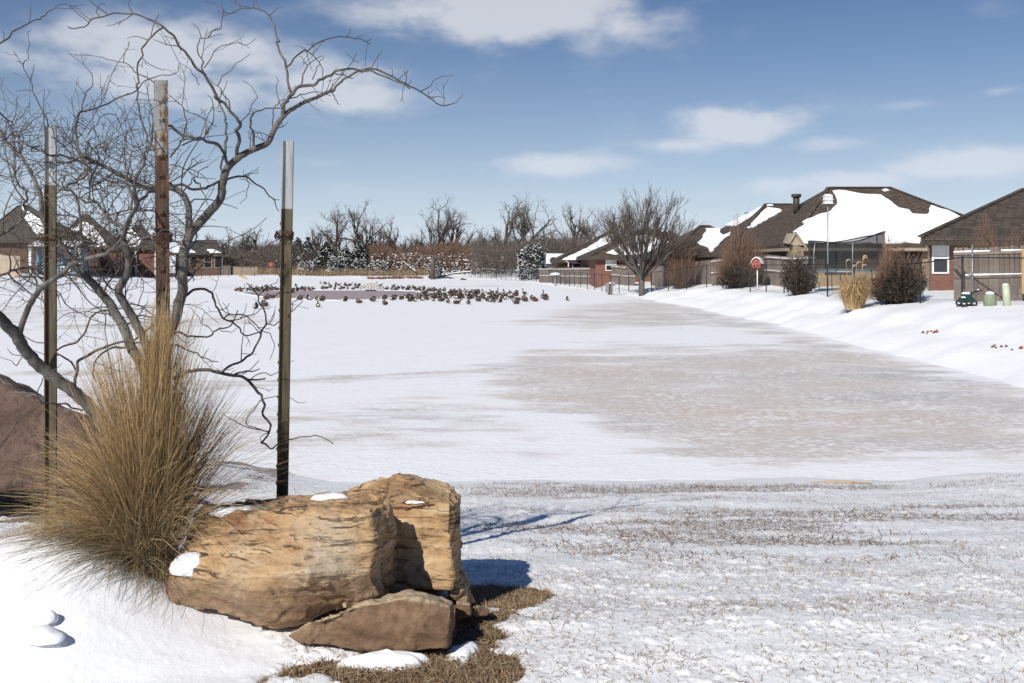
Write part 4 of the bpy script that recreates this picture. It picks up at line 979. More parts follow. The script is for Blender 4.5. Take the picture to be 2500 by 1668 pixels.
 ('5', 6, 3, 0.4, [(490, 1185), (610, 1190), (700, 1225), (850, 1245), (980, 1250), (1070, 1180), (1150, 1135), (1260, 1110), (1350, 1020), (1400, 885)], 'limb'), ('5', 2.5, 1.3, 0.1, [(1070, 1210), (970, 1110), (920, 1060), (820, 920), (720, 830)]), ('5', 2.3, 1.2, 0.1, [(915, 1050), (920, 980), (950, 912)]), ('5', 2.3, 1.2, 0.1, [(1150, 1140), (1240, 1160), (1320, 1170), (1425, 1110)]),
 ('5', 2.5, 1.3, 0.1, [(520, 1200), (600, 1260), (700, 1330), (770, 1290), (830, 1240)]), ('5', 2.5, 1.3, 0.1, [(520, 1090), (650, 1050), (735, 1010)]),
 ('8', 10, 2, 0.55, [(0, 175), (50, 150), (130, 105), (240, 90), (400, 100), (560, 130), (680, 175), (760, 250), (810, 320), (840, 400), (835, 500), (890, 580), (890, 640), (830, 740), (850, 760), (910, 800), (1000, 740), (1100, 705), (1250, 685), (1350, 690), (1470, 760)], 'limb'),
 ('8', 3.5, 1.4, 0.2, [(890, 650), (800, 630), (690, 590), (680, 530), (740, 460), (800, 370), (870, 345), (960, 330), (1090, 345), (1150, 385), (1220, 380)]), ('8', 3, 1.4, -0.15, [(800, 632), (620, 590), (530, 520), (465, 475)]), ('8', 2.5, 1.4, 0.05, [(890, 650), (815, 690), (815, 740), (840, 750)]),
 ('F', 6, 3, 0.2, [(543, 909), (570, 890), (594, 879), (612, 864), (623, 850), (636, 825), (637, 809), (648, 791), (650, 770), (639, 752), (632, 736), (632, 723), (623, 712), (603, 692)], 'limb'), ('5', 2.6, 1.3, 0.1, [(1690, 690), (1750, 610), (1820, 560), (1920, 510), (1955, 440)]), ('5', 3.2, 1.6, -0.35, [(1780, 1070), (1900, 1070), (1960, 1040), (2070, 970), (2140, 890), (2200, 830), (2280, 760), (2310, 660)]), ('5', 2.4, 1.3, 0.1, [(2075, 968), (2130, 890), (2160, 780), (2230, 730)]),
 ('5', 2.4, 1.3, 0.1, [(1840, 1062), (1890, 980), (1908, 890)]), ('5', 2.6, 1.3, 0.1, [(1740, 1160), (1830, 1210), (1890, 1310), (1890, 1430), (1840, 1560)]), ('8', 5, 2.5, 0.1, [(570, 128), (640, 100), (720, 95), (798, 76)]), ('8', 5, 4, 0.05, [(680, 172), (770, 178), (852, 165)]), ('8', 3, 1.4, -0.25, [(720, 170), (800, 115), (900, 130), (980, 100), (1110, 0)]), ('8', 3, 1.4, 0.1, [(640, 128), (720, 80), (790, 0)]),
 ('5', 5, 2, 0.3, [(500, 1360), (620, 1385), (700, 1410), (850, 1470), (920, 1530), (1050, 1570), (1140, 1590)], 'limb'), ('5', 2.4, 1.3, 0.1, [(925, 1525), (970, 1450), (1008, 1405)]), ('5', 2.4, 1.3, 0.1, [(700, 1395), (800, 1320), (825, 1260)]),
 ('6', 8, 4, 0.2, [(712, 1010), (710, 985), (725, 800), (790, 700), (900, 630), (1040, 570), (1150, 525), (1250, 525), (1350, 470), (1430, 400), (1510, 340)], 'limb'), ('6', 5, 2, 0.25, [(725, 800), (640, 690), (530, 620), (420, 550), (280, 500), (210, 440)]), ('6', 5, 4, 0.25, [(530, 620), (650, 560), (740, 530), (810, 440), (870, 290), (960, 240), (1020, 230), (1080, 285)]),
 ('6', 6, 2.5, -0.2, [(1210, 580), (1100, 585), (1000, 630), (910, 720), (885, 800), (890, 850), (925, 905)]), ('6', 4.5, 3, 0.1, [(1250, 540), (1400, 530), (1520, 510)]), ('6', 5, 3.5, -0.1, [(1190, 360), (1250, 325), (1310, 290), (1420, 290), (1510, 320)]), ('6', 4, 2, 0.1, [(1240, 165), (1350, 200), (1450, 270), (1510, 310)]), ('6', 3, 1.4, 0.1, [(1060, 265), (900, 250), (750, 235), (620, 275), (520, 355)]),
 ('6', 5, 2.5, -0.3, [(790, 1185), (700, 1150), (620, 1120), (520, 1120), (400, 1115), (300, 1180), (150, 1290), (60, 1420), (0, 1550)]), ('6', 3, 1.4, -0.2, [(400, 1110), (360, 1050), (390, 920), (450, 850), (520, 780), (595, 735)]), ('6', 2.6, 1.3, 0.1, [(150, 1290), (100, 1320), (0, 1350)]), ('6', 2.6, 1.3, 0.1, [(215, 670), (160, 755), (100, 710), (0, 670)]), ('6', 2.6, 1.3, 0.1, [(220, 660), (120, 650), (70, 590)]),
]
TREE_D = 4.72
root = thing("bare_tree", (P(382, 1300, TREE_D)[0], TREE_D, h1(-1.68, TREE_D) - 0.05), "bare many stemmed tree with crooked grey limbs rising from the dry grass between steel posts", "tree")
limb_nodes = []        # (px, py, depth) of limbs already placed, so a new one starts where it forks
def smooth_pts(p, k=3):
    """Catmull-Rom through the points, a little crooked"""
    p = np.asarray(p, float); n = len(p); out = []
    for i in range(n - 1):
        a, b, c, d = p[max(i - 1, 0)], p[i], p[i + 1], p[min(i + 2, n - 1)]
        for j in range(k):
            t = j / k
            out.append(0.5 * ((2 * b) + (c - a) * t + (2 * a - 5 * b + 4 * c - d) * t * t + (3 * b - a - 3 * c + d) * t ** 3))
    out.append(p[-1])
    return np.array(out)
twigs = MB(); limbs3d = []
def add_limb(pix, w0, w1, drift, nm):
    p0 = pix[0]
    d0 = TREE_D
    if limb_nodes:
        arr = np.array(limb_nodes); dd = np.hypot(arr[:, 0] - p0[0], arr[:, 1] - p0[1]); k = int(np.argmin(dd))
        if dd[k] < 40: d0 = arr[k, 2]
        else: d0 = TREE_D + rng.uniform(-0.3, 0.3)
    pix = np.array(pix, float)
    seg = np.concatenate([[0], np.cumsum(np.hypot(*np.diff(pix, axis=0).T))]); L = seg[-1]; u = seg / L
    dep = d0 + drift * u + 0.05 * np.sin(u * 7 + rng.uniform(0, 6)) * min(1, L / 200) * u
    dep = np.clip(dep, 4.05, 5.6)
    for q, d in zip(pix, dep): limb_nodes.append((q[0], q[1], d))
    for q0, q1, da, db in zip(pix[:-1], pix[1:], dep[:-1], dep[1:]): limb_nodes.append(((q0[0] + q1[0]) / 2, (q0[1] + q1[1]) / 2, (da + db) / 2))
    pts = np.array([P(q[0], q[1], d) for q, d in zip(pix, dep)])
    if len(pts) > 3 and w0 < 12:
        kk = smooth_pts(pts, 2); kk[1:-1] += rng.normal(0, 1, (len(kk) - 2, 3)) * np.array((1, 1.5, 1)) * min(0.005, 0.0022 + 0.0003 * w0, 0.05 * np.linalg.norm(kk[-1] - kk[0]) / len(kk) * 3); pts = kk
    pts = smooth_pts(pts, 2 if w0 < 12 else 4)
    uu = np.linspace(0, 1, len(pts))
    rad = (w0 * (1 - uu) + w1 * uu) / 2 * TREE_D / FPX * 1.0
    pts = pts + rng.normal(0, 1, pts.shape) * (rad * 0.07)[:, None] * np.minimum(1, uu * 8)[:, None]
    rad = rad * (1 + 0.02 * rng.normal(0, 1, len(pts)))
    m = MB(); m.tube(pts, rad, 12 if w0 > 15 else 7 if w0 > 5 else 5)
    m.build(nm, M['bark'] if w0 > 5 else M['twig'], root, True)
    limbs3d.append((pts, rad, L))
for L_ in LIMBS:
    key, w0, w1, dr, pp = L_[:5]; nm = L_[5] if len(L_) > 5 else 'branch'
    ox, oy, sc = CROPS[key]
    add_limb([(ox + x / sc, oy + y / sc) for x, y in pp], w0, w1, dr, nm)
def wander(p, d, length, r):
    n = max(5, int(length / 0.05)); pts = [np.array(p)]; d = d / np.linalg.norm(d); bend = rng.normal(0, 0.30, 3)
    for i in range(n):
        if rng.random() < 0.18: bend = rng.normal(0, 0.32, 3)
        d = d + bend * 0.5 + rng.normal(0, 0.16, 3) + np.array((0, 0, 0.03)); d /= np.linalg.norm(d); pts.append(pts[-1] + d * length / n)
    return smooth_pts(np.array(pts), 2)
def twig(p, d, length, r, lev):
    n = max(4, int(length / 0.035)); pts = [np.array(p)]; d = d / np.linalg.norm(d)
    bend = rng.normal(0, 0.16, 3)
    for i in range(n):
        d = d + bend * 0.35 + rng.normal(0, 0.17, 3) + np.array((0, 0, 0.02)); d /= np.linalg.norm(d)
        pts.append(pts[-1] + d * length / n)
    pts = np.array(pts)
    twigs.tube(pts, np.linspace(r, max(r * 0.55, 0.0010), len(pts)), 4)
    if lev > 0:
        for k in range(rng.integers(1, 3 + (length > 0.25))):
            i = rng.integers(1, len(pts) - 1); t = pts[i + 1] - pts[i]; t /= np.linalg.norm(t)
            s = np.cross(t, rng.normal(0, 1, 3)); s /= np.linalg.norm(s) + 1e-9
            twig(pts[i], t * rng.uniform(0.4, 0.9) + s * rng.uniform(0.6, 1.0), length * rng.uniform(0.3, 0.6), r * 0.7, lev - 1)
extra = 0
cand = [l for l in limbs3d if l[1][0] > 0.0035]
while extra < 95:
    pts, rad, L = cand[rng.integers(len(cand))]; i = rng.integers(3, len(pts) - 1)
    px = 1250 + pts[i, 0] / pts[i, 1] * FPX; py = 640 - (pts[i, 2] - EYE) / pts[i, 1] * FPX
    if not (-60 < px < (470 if py > 240 else 150) and 190 < py < 760): continue
    if extra > 62 and py < 520: continue
    t = pts[i + 1 if i + 1 < len(pts) else i] - pts[i - 1]; t /= np.linalg.norm(t); s_ = np.cross(t, rng.normal(0, 1, 3)); s_ /= np.linalg.norm(s_)
    w = wander(pts[i], t * rng.uniform(.2, .9) + s_, rng.uniform(0.22, 0.62), 0.004)
    if w[:, 1].min() < 4.40: continue
    r0_ = min(rad[i] * .7, rng.uniform(.0028, .0048)); m = MB(); rr_ = np.linspace(r0_, .0013, len(w)); m.tube(w, rr_, 5); m.build("branch", M['twig'], root, True)
    limbs3d.append((w, rr_, 230)); extra += 1
for (pts, rad, L) in list(limbs3d):
    big = rad[0] > 0.009
    cnt = int(L / (60 if big else 75) + rng.random())
    xpx = 1250 + pts[:, 0] / pts[:, 1] * FPX; ypx = 640 - (pts[:, 2] - EYE) / pts[:, 1] * FPX
    dense = np.mean((xpx < 420) & (ypx > 330) & (ypx < 720))
    cnt = int(cnt * (0.9 + 1.5 * dense))
    for k in range(cnt):
        i = rng.integers(int(len(pts) * 0.15), len(pts) - 1)
        if ypx[i] > 960 or (rad[i] > 0.02 and ypx[i] > 700): continue
        t = pts[i + 1] - pts[i]; t /= np.linalg.norm(t) + 1e-9
        s = np.cross(t, rng.normal(0, 1, 3)); s /= np.linalg.norm(s) + 1e-9
        ln = rng.uniform(0.05, 0.17) if rng.random() < 0.55 or dense < 0.3 else rng.uniform(0.15, 0.36)
        twig(pts[i], t * rng.uniform(0.2, 0.8) + s + np.array((0, 0, 0.25)), ln, min(rad[i] * 0.6, rng.uniform(0.0016, 0.003)), 2 if ln > 0.2 else 1)
tag(twigs.build("twig_spray", M['twig'], root, True), kind="stuff")
# one curled seed pod still hanging on a twig
m = MB(); c = P(502, 318, 4.75)
m.lathe([(0.001, 0.026), (0.005, 0.018), (0.0065, 0.0), (0.005, -0.018), (0.001, -0.027)], c, 8)
m.tube([c + (0, 0, 0.026), c + (0.002, 0, 0.045)], 0.001, 4)
tag(m.build("seed_pod", M['pod'], None, True, origin=c), "single pale seed pod hanging from a twig beside the rusty post's tip", "seed pod")

# ---- guy wires: coils round the posts and strands to the tree
def guy_wire(label, post, h, target, r=0.037, turns=7, seed=0):
    g = np.random.default_rng(seed); rt, bot, ax, L = post
    c = bot + ax * h
    o = thing("guy_wire", c, label, "wire", "guy wires tied from the posts to the tree")
    m = MB(); pts = []
    for i in range(turns * 14):
        a = i / 14 * 2 * math.pi; rr = r * (1 + 0.25 * g.random())
        pts.append(c + np.array((math.cos(a) * rr, math.sin(a) * rr, (g.random() - 0.5) * 0.05)))
    m.tube(smooth_pts(np.array(pts), 2), 0.0017, 4); m.build("coil", M['wire'], o, True)
    m = MB(); a = c + np.array((0, r, 0)); b = np.array(target)
    ln = [a * (1 - t) + b * t + np.array((0, 0, -0.05 * math.sin(t * math.pi))) + g.normal(0, 0.004, 3) for t in np.linspace(0, 1, 14)]
    m.tube(np.array(ln), 0.0022, 5); m.build("strand", M['wire'], o, True)
guy_wire("coil of rusty wire round the post behind the boulder with a strand to the tree", postR, (P(0, 575, 4.73)[2] - postR[1][2]), P(452, 640, 4.75), seed=1)
guy_wire("rusty wire wound round the nearest post with its strand to the tree", postC, (P(0, 580, 4.37)[2] - postC[1][2]), P(440, 640, 4.68), 0.034, 5, 2)
guy_wire("thin wire loops round the post by the leaning limb with a strand to the tree", postL, (P(0, 582, 4.56)[2] - postL[1][2]), P(305, 600, 4.7), 0.034, 4, 3)

# ---- the big clump of dry grass
CL = P(360, 1425, 4.08)
clump = thing("dry_grass_clump", (CL[0], CL[1], h1(CL[0], CL[1])), "tall clump of dry tan bunchgrass spilling round the bare tree's foot beside the boulder", "grass clump")
def blades(name, n, tipfn, rootr, wid, mat, segs=7, lift=0.55, parent=clump, base=None):
    b0 = np.array(clump.location) if base is None else base
    t = tipfn(n)                                            # tips
    a = rng.uniform(0, 2 * math.pi, n); rr = rootr * np.sqrt(rng.random(n))
    tuft = rng.normal(0, 1, (40, 3)) * np.array((.05, .05, .035)); t = t + tuft[rng.integers(0, 40, n)]
    p0 = b0 + np.stack([np.cos(a) * rr, np.sin(a) * rr * 0.8, np.zeros(n) - 0.02], -1)
    dv = t - p0; ln = np.linalg.norm(dv, axis=1)
    p1 = p0 + dv * rng.uniform(0.22, 0.4, n)[:, None] + np.stack([rng.normal(0, 0.02, n), rng.normal(0, 0.02, n), ln * lift * rng.uniform(0.6, 1.15, n)], -1)
    u = np.linspace(0, 1, segs + 1)[None, :, None]
    c = (1 - u) ** 2 * p0[:, None] + 2 * u * (1 - u) * p1[:, None] + u ** 2 * t[:, None]
    c = c + np.cumsum(rng.normal(0, 0.0042, c.shape), 1) * u
    tg = np.gradient(c, axis=1); sd = np.cross(tg, rng.normal(0, 1, (n, 1, 3)) + np.array((0, 0.8, 0))); sd /= np.linalg.norm(sd, axis=2, keepdims=True) + 1e-9
    w = wid * rng.uniform(0.5, 1.3, (n, 1, 1)) * (1 - 0.75 * u)
    v = np.stack([c - sd * w / 2, c + sd * w / 2], 2).reshape(n, -1, 3)
    k = segs + 1
    f = np.array([(2 * i, 2 * i + 1, 2 * i + 3, 2 * i + 2) for i in range(segs)])
    F_ = (f[None] + (np.arange(n) * 2 * k)[:, None, None]).reshape(-1, 4)
    return tag(mesh_obj(name, v.reshape(-1, 3), F_, mat, parent), kind="stuff")
def tips(zones):
    """zones: (weight, px, py, spread px, spread py, depth, depth spread)"""
    w = np.array([z[0] for z in zones], float); w /= w.sum()
    def fn(n):
        k = rng.choice(len(zones), n, p=w); out = np.zeros((n, 3))
        for i, z in enumerate(zones):
            s = np.where(k == i)[0]
            if len(s) == 0: continue
            px = rng.normal(z[1], z[3], len(s)); py = rng.normal(z[2], z[4], len(s)); d = rng.normal(z[5], z[6], len(s))
            out[s] = np.stack([(px - 1250) / FPX * d, d, EYE - (py - 640) / FPX * d], -1)
        g = lawn_z(out[:, 0], out[:, 1]) + 0.006
        out[:, 2] = np.maximum(out[:, 2], g)
        return out
    return fn
blades("tall_blades", 3300, tips([(3, 398, 880, 22, 60, 4.04, 0.077), (1.6, 402, 775, 14, 30, 4.06, 0.055), (1.7, 330, 930, 35, 60, 4.19, 0.132), (1.4, 255, 900, 30, 40, 4.24, 0.132), (1.7, 440, 980, 30, 70, 4.19, 0.132), (1.2, 520, 990, 30, 50, 4.39, 0.11), (0.6, 560, 1060, 30, 60, 4.29, 0.11)]), 0.085, 0.0036, M['straw'], 8, 0.24)
blades("arching_blades", 1700, tips([(2, 200, 1080, 55, 45, 4.14, 0.22), (2, 130, 1180, 50, 60, 4.09, 0.22), (1.6, 75, 1290, 45, 60, 4.04, 0.165), (1.5, 230, 1180, 60, 60, 3.94, 0.165), (1.2, 300, 1080, 50, 60, 3.94, 0.11), (0.12, 560, 1150, 30, 40, 4.39, 0.11), (0.1, 640, 1230, 40, 40, 4.49, 0.11), (1, 400, 1120, 50, 60, 3.94, 0.088)]), 0.10, 0.0034, M['straw'], 8, 0.42)
blades("ground_blades", 1300, tips([(2, 90, 1400, 60, 50, 3.94, 0.132), (1.6, 180, 1450, 60, 40, 3.86, 0.088), (1.2, 280, 1430, 50, 30, 3.84, 0.066), (1, 60, 1500, 50, 50, 3.84, 0.11), (1.2, 360, 1380, 50, 40, 3.94, 0.055), (0.8, 420, 1330, 40, 40, 4.04, 0.055)]), 0.12, 0.0030, M['grey_straw'], 7, 0.42)
blades("base_blades", 800, tips([(1, 380, 1250, 60, 60, 3.99, 0.132), (1, 300, 1280, 60, 50, 3.99, 0.132), (0.5, 430, 1230, 30, 50, 4.14, 0.11)]), 0.10, 0.0038, M['grey_straw'], 6, 0.25)
blades("drooping_spray", 120, tips([(2, 560, 1310, 40, 40, 3.98, 0.05), (1, 600, 1360, 40, 40, 3.86, 0.04), (0.7, 520, 1350, 30, 40, 3.9, 0.05), (0.4, 690, 1290, 30, 30, 4.05, 0.05)]), 0.09, 0.0024, M['gold_straw'], 9, 0.75)
blades("loose_straws", 160, tips([(1, 330, 1570, 90, 40, 3.74, 0.055), (1, 60, 1560, 60, 40, 3.79, 0.055), (1, 700, 1120, 60, 60, 4.44, 0.11)]), 0.12, 0.0022, M['straw'], 8, 0.5)

blades("bent_blades", 320, tips([(1, 250, 1350, 90, 50, 3.95, 0.15), (1, 420, 1250, 60, 90, 3.95, 0.12), (.7, 150, 1250, 60, 60, 4.0, 0.15)]), 0.12, 0.0042, M['gold_straw'], 4, 0.6)

# ---- dry turf and tufts that show through the snow
def tufts(name, n, xyfn, hgt, wid, mat, lean=0.9):
    x, y = xyfn(n); n = len(x)
    z = lawn_z(x, y)
    a = rng.uniform(0, 2 * math.pi, n); h = hgt * rng.uniform(0.4, 1.4, n); l = h * rng.uniform(0.2, lean * 1.6, n)
    p0 = np.stack([x, y, z - 0.006], -1); dr = np.stack([np.cos(a), np.sin(a), np.zeros(n)], -1)
    p1 = p0 + dr * (l * 0.35)[:, None] + np.stack([np.zeros(n), np.zeros(n), h * 0.75], -1)
    p2 = p0 + dr * l[:, None] + np.stack([np.zeros(n), np.zeros(n), h], -1)
    sd = np.stack([-np.sin(a), np.cos(a), rng.normal(0, 0.4, n)], -1) * (wid * rng.uniform(0.6, 1.4, n))[:, None]
    v = np.stack([p0 - sd, p0 + sd, p1 - sd * .8, p1 + sd * .8, p2 - sd * .25, p2 + sd * .25], 1)
    f = np.array([(0, 1, 3, 2), (2, 3, 5, 4)])
    F_ = (f[None] + (np.arange(n) * 6)[:, None, None]).reshape(-1, 4)
    return tag(mesh_obj(name, v.reshape(-1, 3), F_, mat), kind="stuff")
def pick(n, x0, x1, y0, y1, prob, over=6):
    """points on the lawn kept with a probability given by prob(x, y)"""
    y = np.exp(rng.uniform(math.log(y0), math.log(y1), n * over)) ; x = rng.uniform(-1, 1, n * over) * (x1 - x0) / 2 + (x0 + x1) / 2
    p = prob(x, y) ; k = rng.random(len(x)) < p
    x, y = x[k][:n], y[k][:n]
    return x, y
tufts("dry_turf_grass", 20000, lambda n: pick(n, -1.35, 0.40, 3.1, 5.2, lambda x, y: smooth(0.42, 0.75, near_masks(x, y)[0]), 9), 0.024, 0.0012, M['dry_lawn'], 1.6)
tufts("leaf_litter", 2600, lambda n: pick(n, -1.2, 0.3, 3.2, 4.6, lambda x, y: smooth(0.5, 0.8, near_masks(x, y)[0]) * smooth(0.52, 0.6, fbm(x * 5, y * 5, octs=2, seed=77)), 9), 0.014, 0.0045, M['leaf_litter'], 1.5)
tufts("lawn_stubble_grass", 30000, lambda n: pick(n, -4.2, 5.2, 3.0, 10.8, lambda x, y: (0.14 + 0.86 * smooth(0.46, 0.70, fbm(x * 2.3, y * 4.2, octs=4, seed=51))) * (1 - near_masks(x, y)[2]) * (np.abs(x) < 0.56 * y + .2)), 0.017, 0.0012, M['dry_lawn'], 2.2)
tufts("brown_shore_grass", 12000, lambda n: pick(n, -5.5, 6.2, 5.4, 11.6, lambda x, y: smooth(0.3, 0.7, near_masks(x, y)[1] * 2.2) * 0.8 + 0.5 * np.exp(-((y - 10.2 - 0.25 * np.sin(x * 1.3)) / 0.28) ** 2) * smooth(0.45, 0.6, fbm(x * 2, y * 2, octs=3, seed=53)) * (x > -1.5), 8), 0.024, 0.0020, M['brown_tuft'], 2.6)
tufts("near_stubble_grass", 16000, lambda n: pick(n, -2.2, 2.6, 3.0, 5.6, lambda x, y: (0.25 + 0.75 * smooth(0.42, 0.66, fbm(x * 3.5, y * 5.5, octs=4, seed=57))) * (1 - near_masks(x, y)[2]) * (np.abs(x) < 0.54 * y + .1)), 0.011, 0.0011, M['dry_lawn'], 2.8)
# fallen stick by the waterline
m = MB(); a_, b_ = P(1978, 1178, 10.4), P(2128, 1181, 10.2)
for q in (a_, b_): q[2] = float(lawn_z(q[0], q[1])) + 0.02
ps = np.array([a_ * (1 - t) + b_ * t + np.array((0, 0.02 * math.sin(t * 5), 0.012 * math.sin(t * 3))) for t in np.linspace(0, 1, 8)])
m.tube(ps, np.array([.004, .007, .010, .012, .013, .012, .010, .006]), 7)
tag(m.build("fallen_stick", M['driftwood'], None, True, origin=a_), "pale yellow stick lying in the brown grass along the shore", "stick")

# ------------------------------------------------------------------ houses
r2 = np.random.default_rng(21)
def slab_from(planes, th):
    """roof planes with thickness: list of polygons sharing corner points"""
    key = {}; V = []; F = []
    for pl in planes:
        f = []
        for p in pl:
            k = tuple(round(float(c), 3) for c in p)
            if k not in key: key[k] = len(V); V.append(k)
            f.append(key[k])
        F.append(f)
    n = len(V); edges = {}
    for f in F:
        for a, b in zip(f, f[1:] + f[:1]): edges[(a, b)] = True
    V2 = V + [(x, y, z - th) for (x, y, z) in V]
    faces = [tuple(f) for f in F] + [tuple(i + n for i in reversed(f)) for f in F]
    for (a, b) in edges:
        if (b, a) not in edges: faces.append((b, a, a + n, b + n))
    return V2, faces
def on_plane(px, py, tri):
    a, b, c = (np.asarray(t, float) for t in tri)
    n = np.cross(b - a, c - a); n /= np.linalg.norm(n)
    if n[2] < 0: n = -n
    o = np.array((0, 0, EYE)); r = np.array(((px - 1250) / FPX, 1.0, -(py - 640) / FPX))
    t = n.dot(a - o) / n.dot(r)
    return o + r * t, n
def roof_snow(roof, tri, outline, th=0.09, jit=0.10, seed=0):
    """a sheet of snow left lying on a roof plane, ragged where it has melted back"""
    g = np.random.default_rng(seed)
    pts = []; n = None
    for px, py in outline:
        p, n = on_plane(px, py, tri); pts.append(p)
    pts = np.array(pts); out = []
    e1 = np.cross(n, (0, 0, 1.0)); e1 /= np.linalg.norm(e1); e2 = np.cross(n, e1)
    for i in range(len(pts)):
        a, b = pts[i], pts[(i + 1) % len(pts)]; k = max(2, int(np.linalg.norm(b - a) / 0.35))
        for j in range(k):
            q = a + (b - a) * j / k; q = q + e1 * g.normal(0, jit) * (j > 0) + e2 * g.normal(0, jit * 0.7) * (j > 0); out.append(q)
    out = np.array(out); m = len(out)
    cen = out.mean(0)
    rings = [out + n * 0.012, out * 0.985 + cen * 0.015 + n * th * 0.75, out * 0.955 + cen * 0.045 + n * th]
    V = np.vstack(rings); F = []
    for r in range(2):
        for i in range(m):
            i2 = (i + 1) % m; F.append((r * m + i, r * m + i2, (r + 1) * m + i2, (r + 1) * m + i))
    tess = tessellate_polygon([[Vector((float(q.dot(e1)), float(q.dot(e2)), 0)) for q in rings[2]]])
    F += [tuple(2 * m + k for k in t) for t in tess]
    return mesh_obj("snow_sheet", V, F, M['roof_snow'], roof, False)
def make_house(label, FL, FR, BR, BL, ez, R0, R1, roofmat, wallmat, inset=0.5, over=None, group="houses round the pond", cat="house"):
    gzl = min(h1(*FL), h1(*FR), h1(*BR), h1(*BL)) - 0.4
    cx, cy = (FL[0] + BR[0]) / 2, (FL[1] + BR[1]) / 2
    o = thing("house", (cx, cy, gzl), label, cat, group)
    z = lambda p: (p[0], p[1], ez)
    planes = [[z(FL), z(FR), R1, R0], [z(FR), z(BR), R1], [z(BR), z(BL), R0, R1], [z(BL), z(FL), R0]]
    if R0 == R1: planes = [[z(FL), z(FR), R0], [z(FR), z(BR), R0], [z(BR), z(BL), R0], [z(BL), z(FL), R0]]
    V, F = slab_from(planes, 0.16)
    roof = mesh_obj("roof", V, F, roofmat, o)
    # fascia board under the eaves
    m = MB(); c4 = [FL, FR, BR, BL]
    for a, b in zip(c4, c4[1:] + c4[:1]):
        m.bar((a[0], a[1], ez - 0.26), (b[0], b[1], ez - 0.26), 0.05, 0.18)
    m.build("fascia", M['trim'] if wallmat is M['brick_tan'] else M['dark_trim'], o)
    # ridge caps
    m = MB()
    for a, b in ((R0, R1), (z(FL), R0), (z(FR), R1)):
        if a != b: m.bar(np.array(a) + (0, 0, .03), np.array(b) + (0, 0, .03), 0.26, 0.07)
    m.build("ridge_cap", roofmat, roof)
    i = inset; x0, x1 = min(FL[0], BL[0]) + i, max(FR[0], BR[0]) - i; y0, y1 = FL[1] + i, BL[1] - i
    wc = [(FL[0] + i, FL[1] + i), (FR[0] - i, FR[1] + i), (BR[0] - i, BR[1] - i), (BL[0] + i, BL[1] - i)]
    m = MB(); m.add([(x, y, gzl) for x, y in wc] + [(x, y, ez - 0.15) for x, y in wc], [(0, 3, 2, 1), (4, 5, 6, 7), (0, 1, 5, 4), (1, 2, 6, 5), (2, 3, 7, 6), (3, 0, 4, 7)]); m.build("wall", wallmat, o)
    return o, roof, planes, (x0, x1, y0, y1)
def add_window(o, x, z0, z1, w, y, frame, painted_reflection=False, side=None):
    """a window standing a little proud of the front (or, with side, of an end wall)"""
    m = MB(); t = 0.07
    def bx(a0, a1, b0, b1, d0, d1, mm):
        if side is None: mm.box((a0, y - d1, b0), (a1, y - d0, b1))
        else: mm.box((side - d1, a0, b0), (side - d0, a1, b1))
    a0, a1 = x - w / 2, x + w / 2
    for q in ((a0, a0 + t, z0, z1), (a1 - t, a1, z0, z1), (a0 + t, a1 - t, z1 - t, z1), (a0 + t, a1 - t, z0, z0 + t), (a0 + t, a1 - t, (z0 + z1) / 2 - .03, (z0 + z1) / 2 + .03)):
        bx(*q, 0.0, 0.06, m)
    f = m.build("window", frame, o)
    m = MB(); bx(a0 + t, a1 - t, z0 + t, (z0 + z1) / 2 - .03, 0.0, 0.02, m); m.build("pane", M['glass'], f)
    m = MB(); bx(a0 + t, a1 - t, (z0 + z1) / 2 + .03, z1 - t, 0.0, 0.02, m); m.build("pane", M['painted_reflection'] if painted_reflection else M['glass'], f)
    return f
def pipe(o, px, py0, py1, d, r, mat, name="flue_pipe"):
    a, b = P(px, py0, d), P(px, py1, d); m = MB()
    m.tube([b, a - (0, 0, .18)], r, 10); m.tube([a - (0, 0, .2), a], r * 1.5, 10)
    m.build(name, mat, o, True)

# nearest house at the end of the row: bare brown roof
o, roof, pl, w = make_house("brick house with a bare brown hip roof and white framed window, behind the grey fence", (17.2, 41.9), (36, 41.9), (36, 57.9), (20.2, 46.9), 3.55, (26.0, 50.5, 6.2), (28.5, 50.5, 6.2), M['shingle'], M['brick_red'], 0.6)
add_window(o, 18.28, 2.0, 3.34, 0.72, w[2], M['white_paint'], True)
add_window(o, 24.6, 2.0, 3.3, 1.4, w[2], M['white_paint'])
m = MB(); m.tube([(17.4, 41.95, 3.3), (17.55, 42.1, 3.15), (17.75, 42.4, 3.05), (17.75, 42.42, 1.3)], 0.045, 8); m.build("downpipe", M['trim'], o, True)
# the big house under a sheet of snow
o, roof, pl, w = make_house("largest house, one broad sheet of snow on its brown roof, behind the trampoline", (15.55, 56), (29.7, 56), (29.7, 75), (15.55, 75), 3.47, (19.4, 61, 7.05), (23.2, 61, 7.05), M['shingle'], M['brick_tan'])
fp = pl[0][:3]
roof_snow(roof, fp, [(2032, 467), (2060, 466), (2100, 474), (2150, 477), (2182, 500), (2228, 524), (2266, 526), (2276, 503), (2332, 523), (2440, 585), (2470, 594), (2200, 595), (1957, 595), (1936, 566), (1952, 556), (1958, 542), (1990, 528), (2016, 521), (2033, 508), (2043, 488)], 0.12, 0.07, 1)
roof_snow(roof, fp, [(2153, 464), (2164, 462), (2172, 466), (2160, 469)], 0.05, 0.02, 2)
pipe(o, 1944, 474, 520, 62.5, 0.2, M['dark_trim']); pipe(o, 2231, 534, 545, 58.5, 0.05, M['galv'], "vent_pipe")
add_window(o, 58.6, 1.9, 2.85, 0.9, None, M['dark_trim'], side=w[0])
for xx in (18.5, 22.5, 26): add_window(o, xx, 1.8, 3.1, 1.5, w[2], M['dark_trim'])
m = MB()      # small gabled bay at its corner
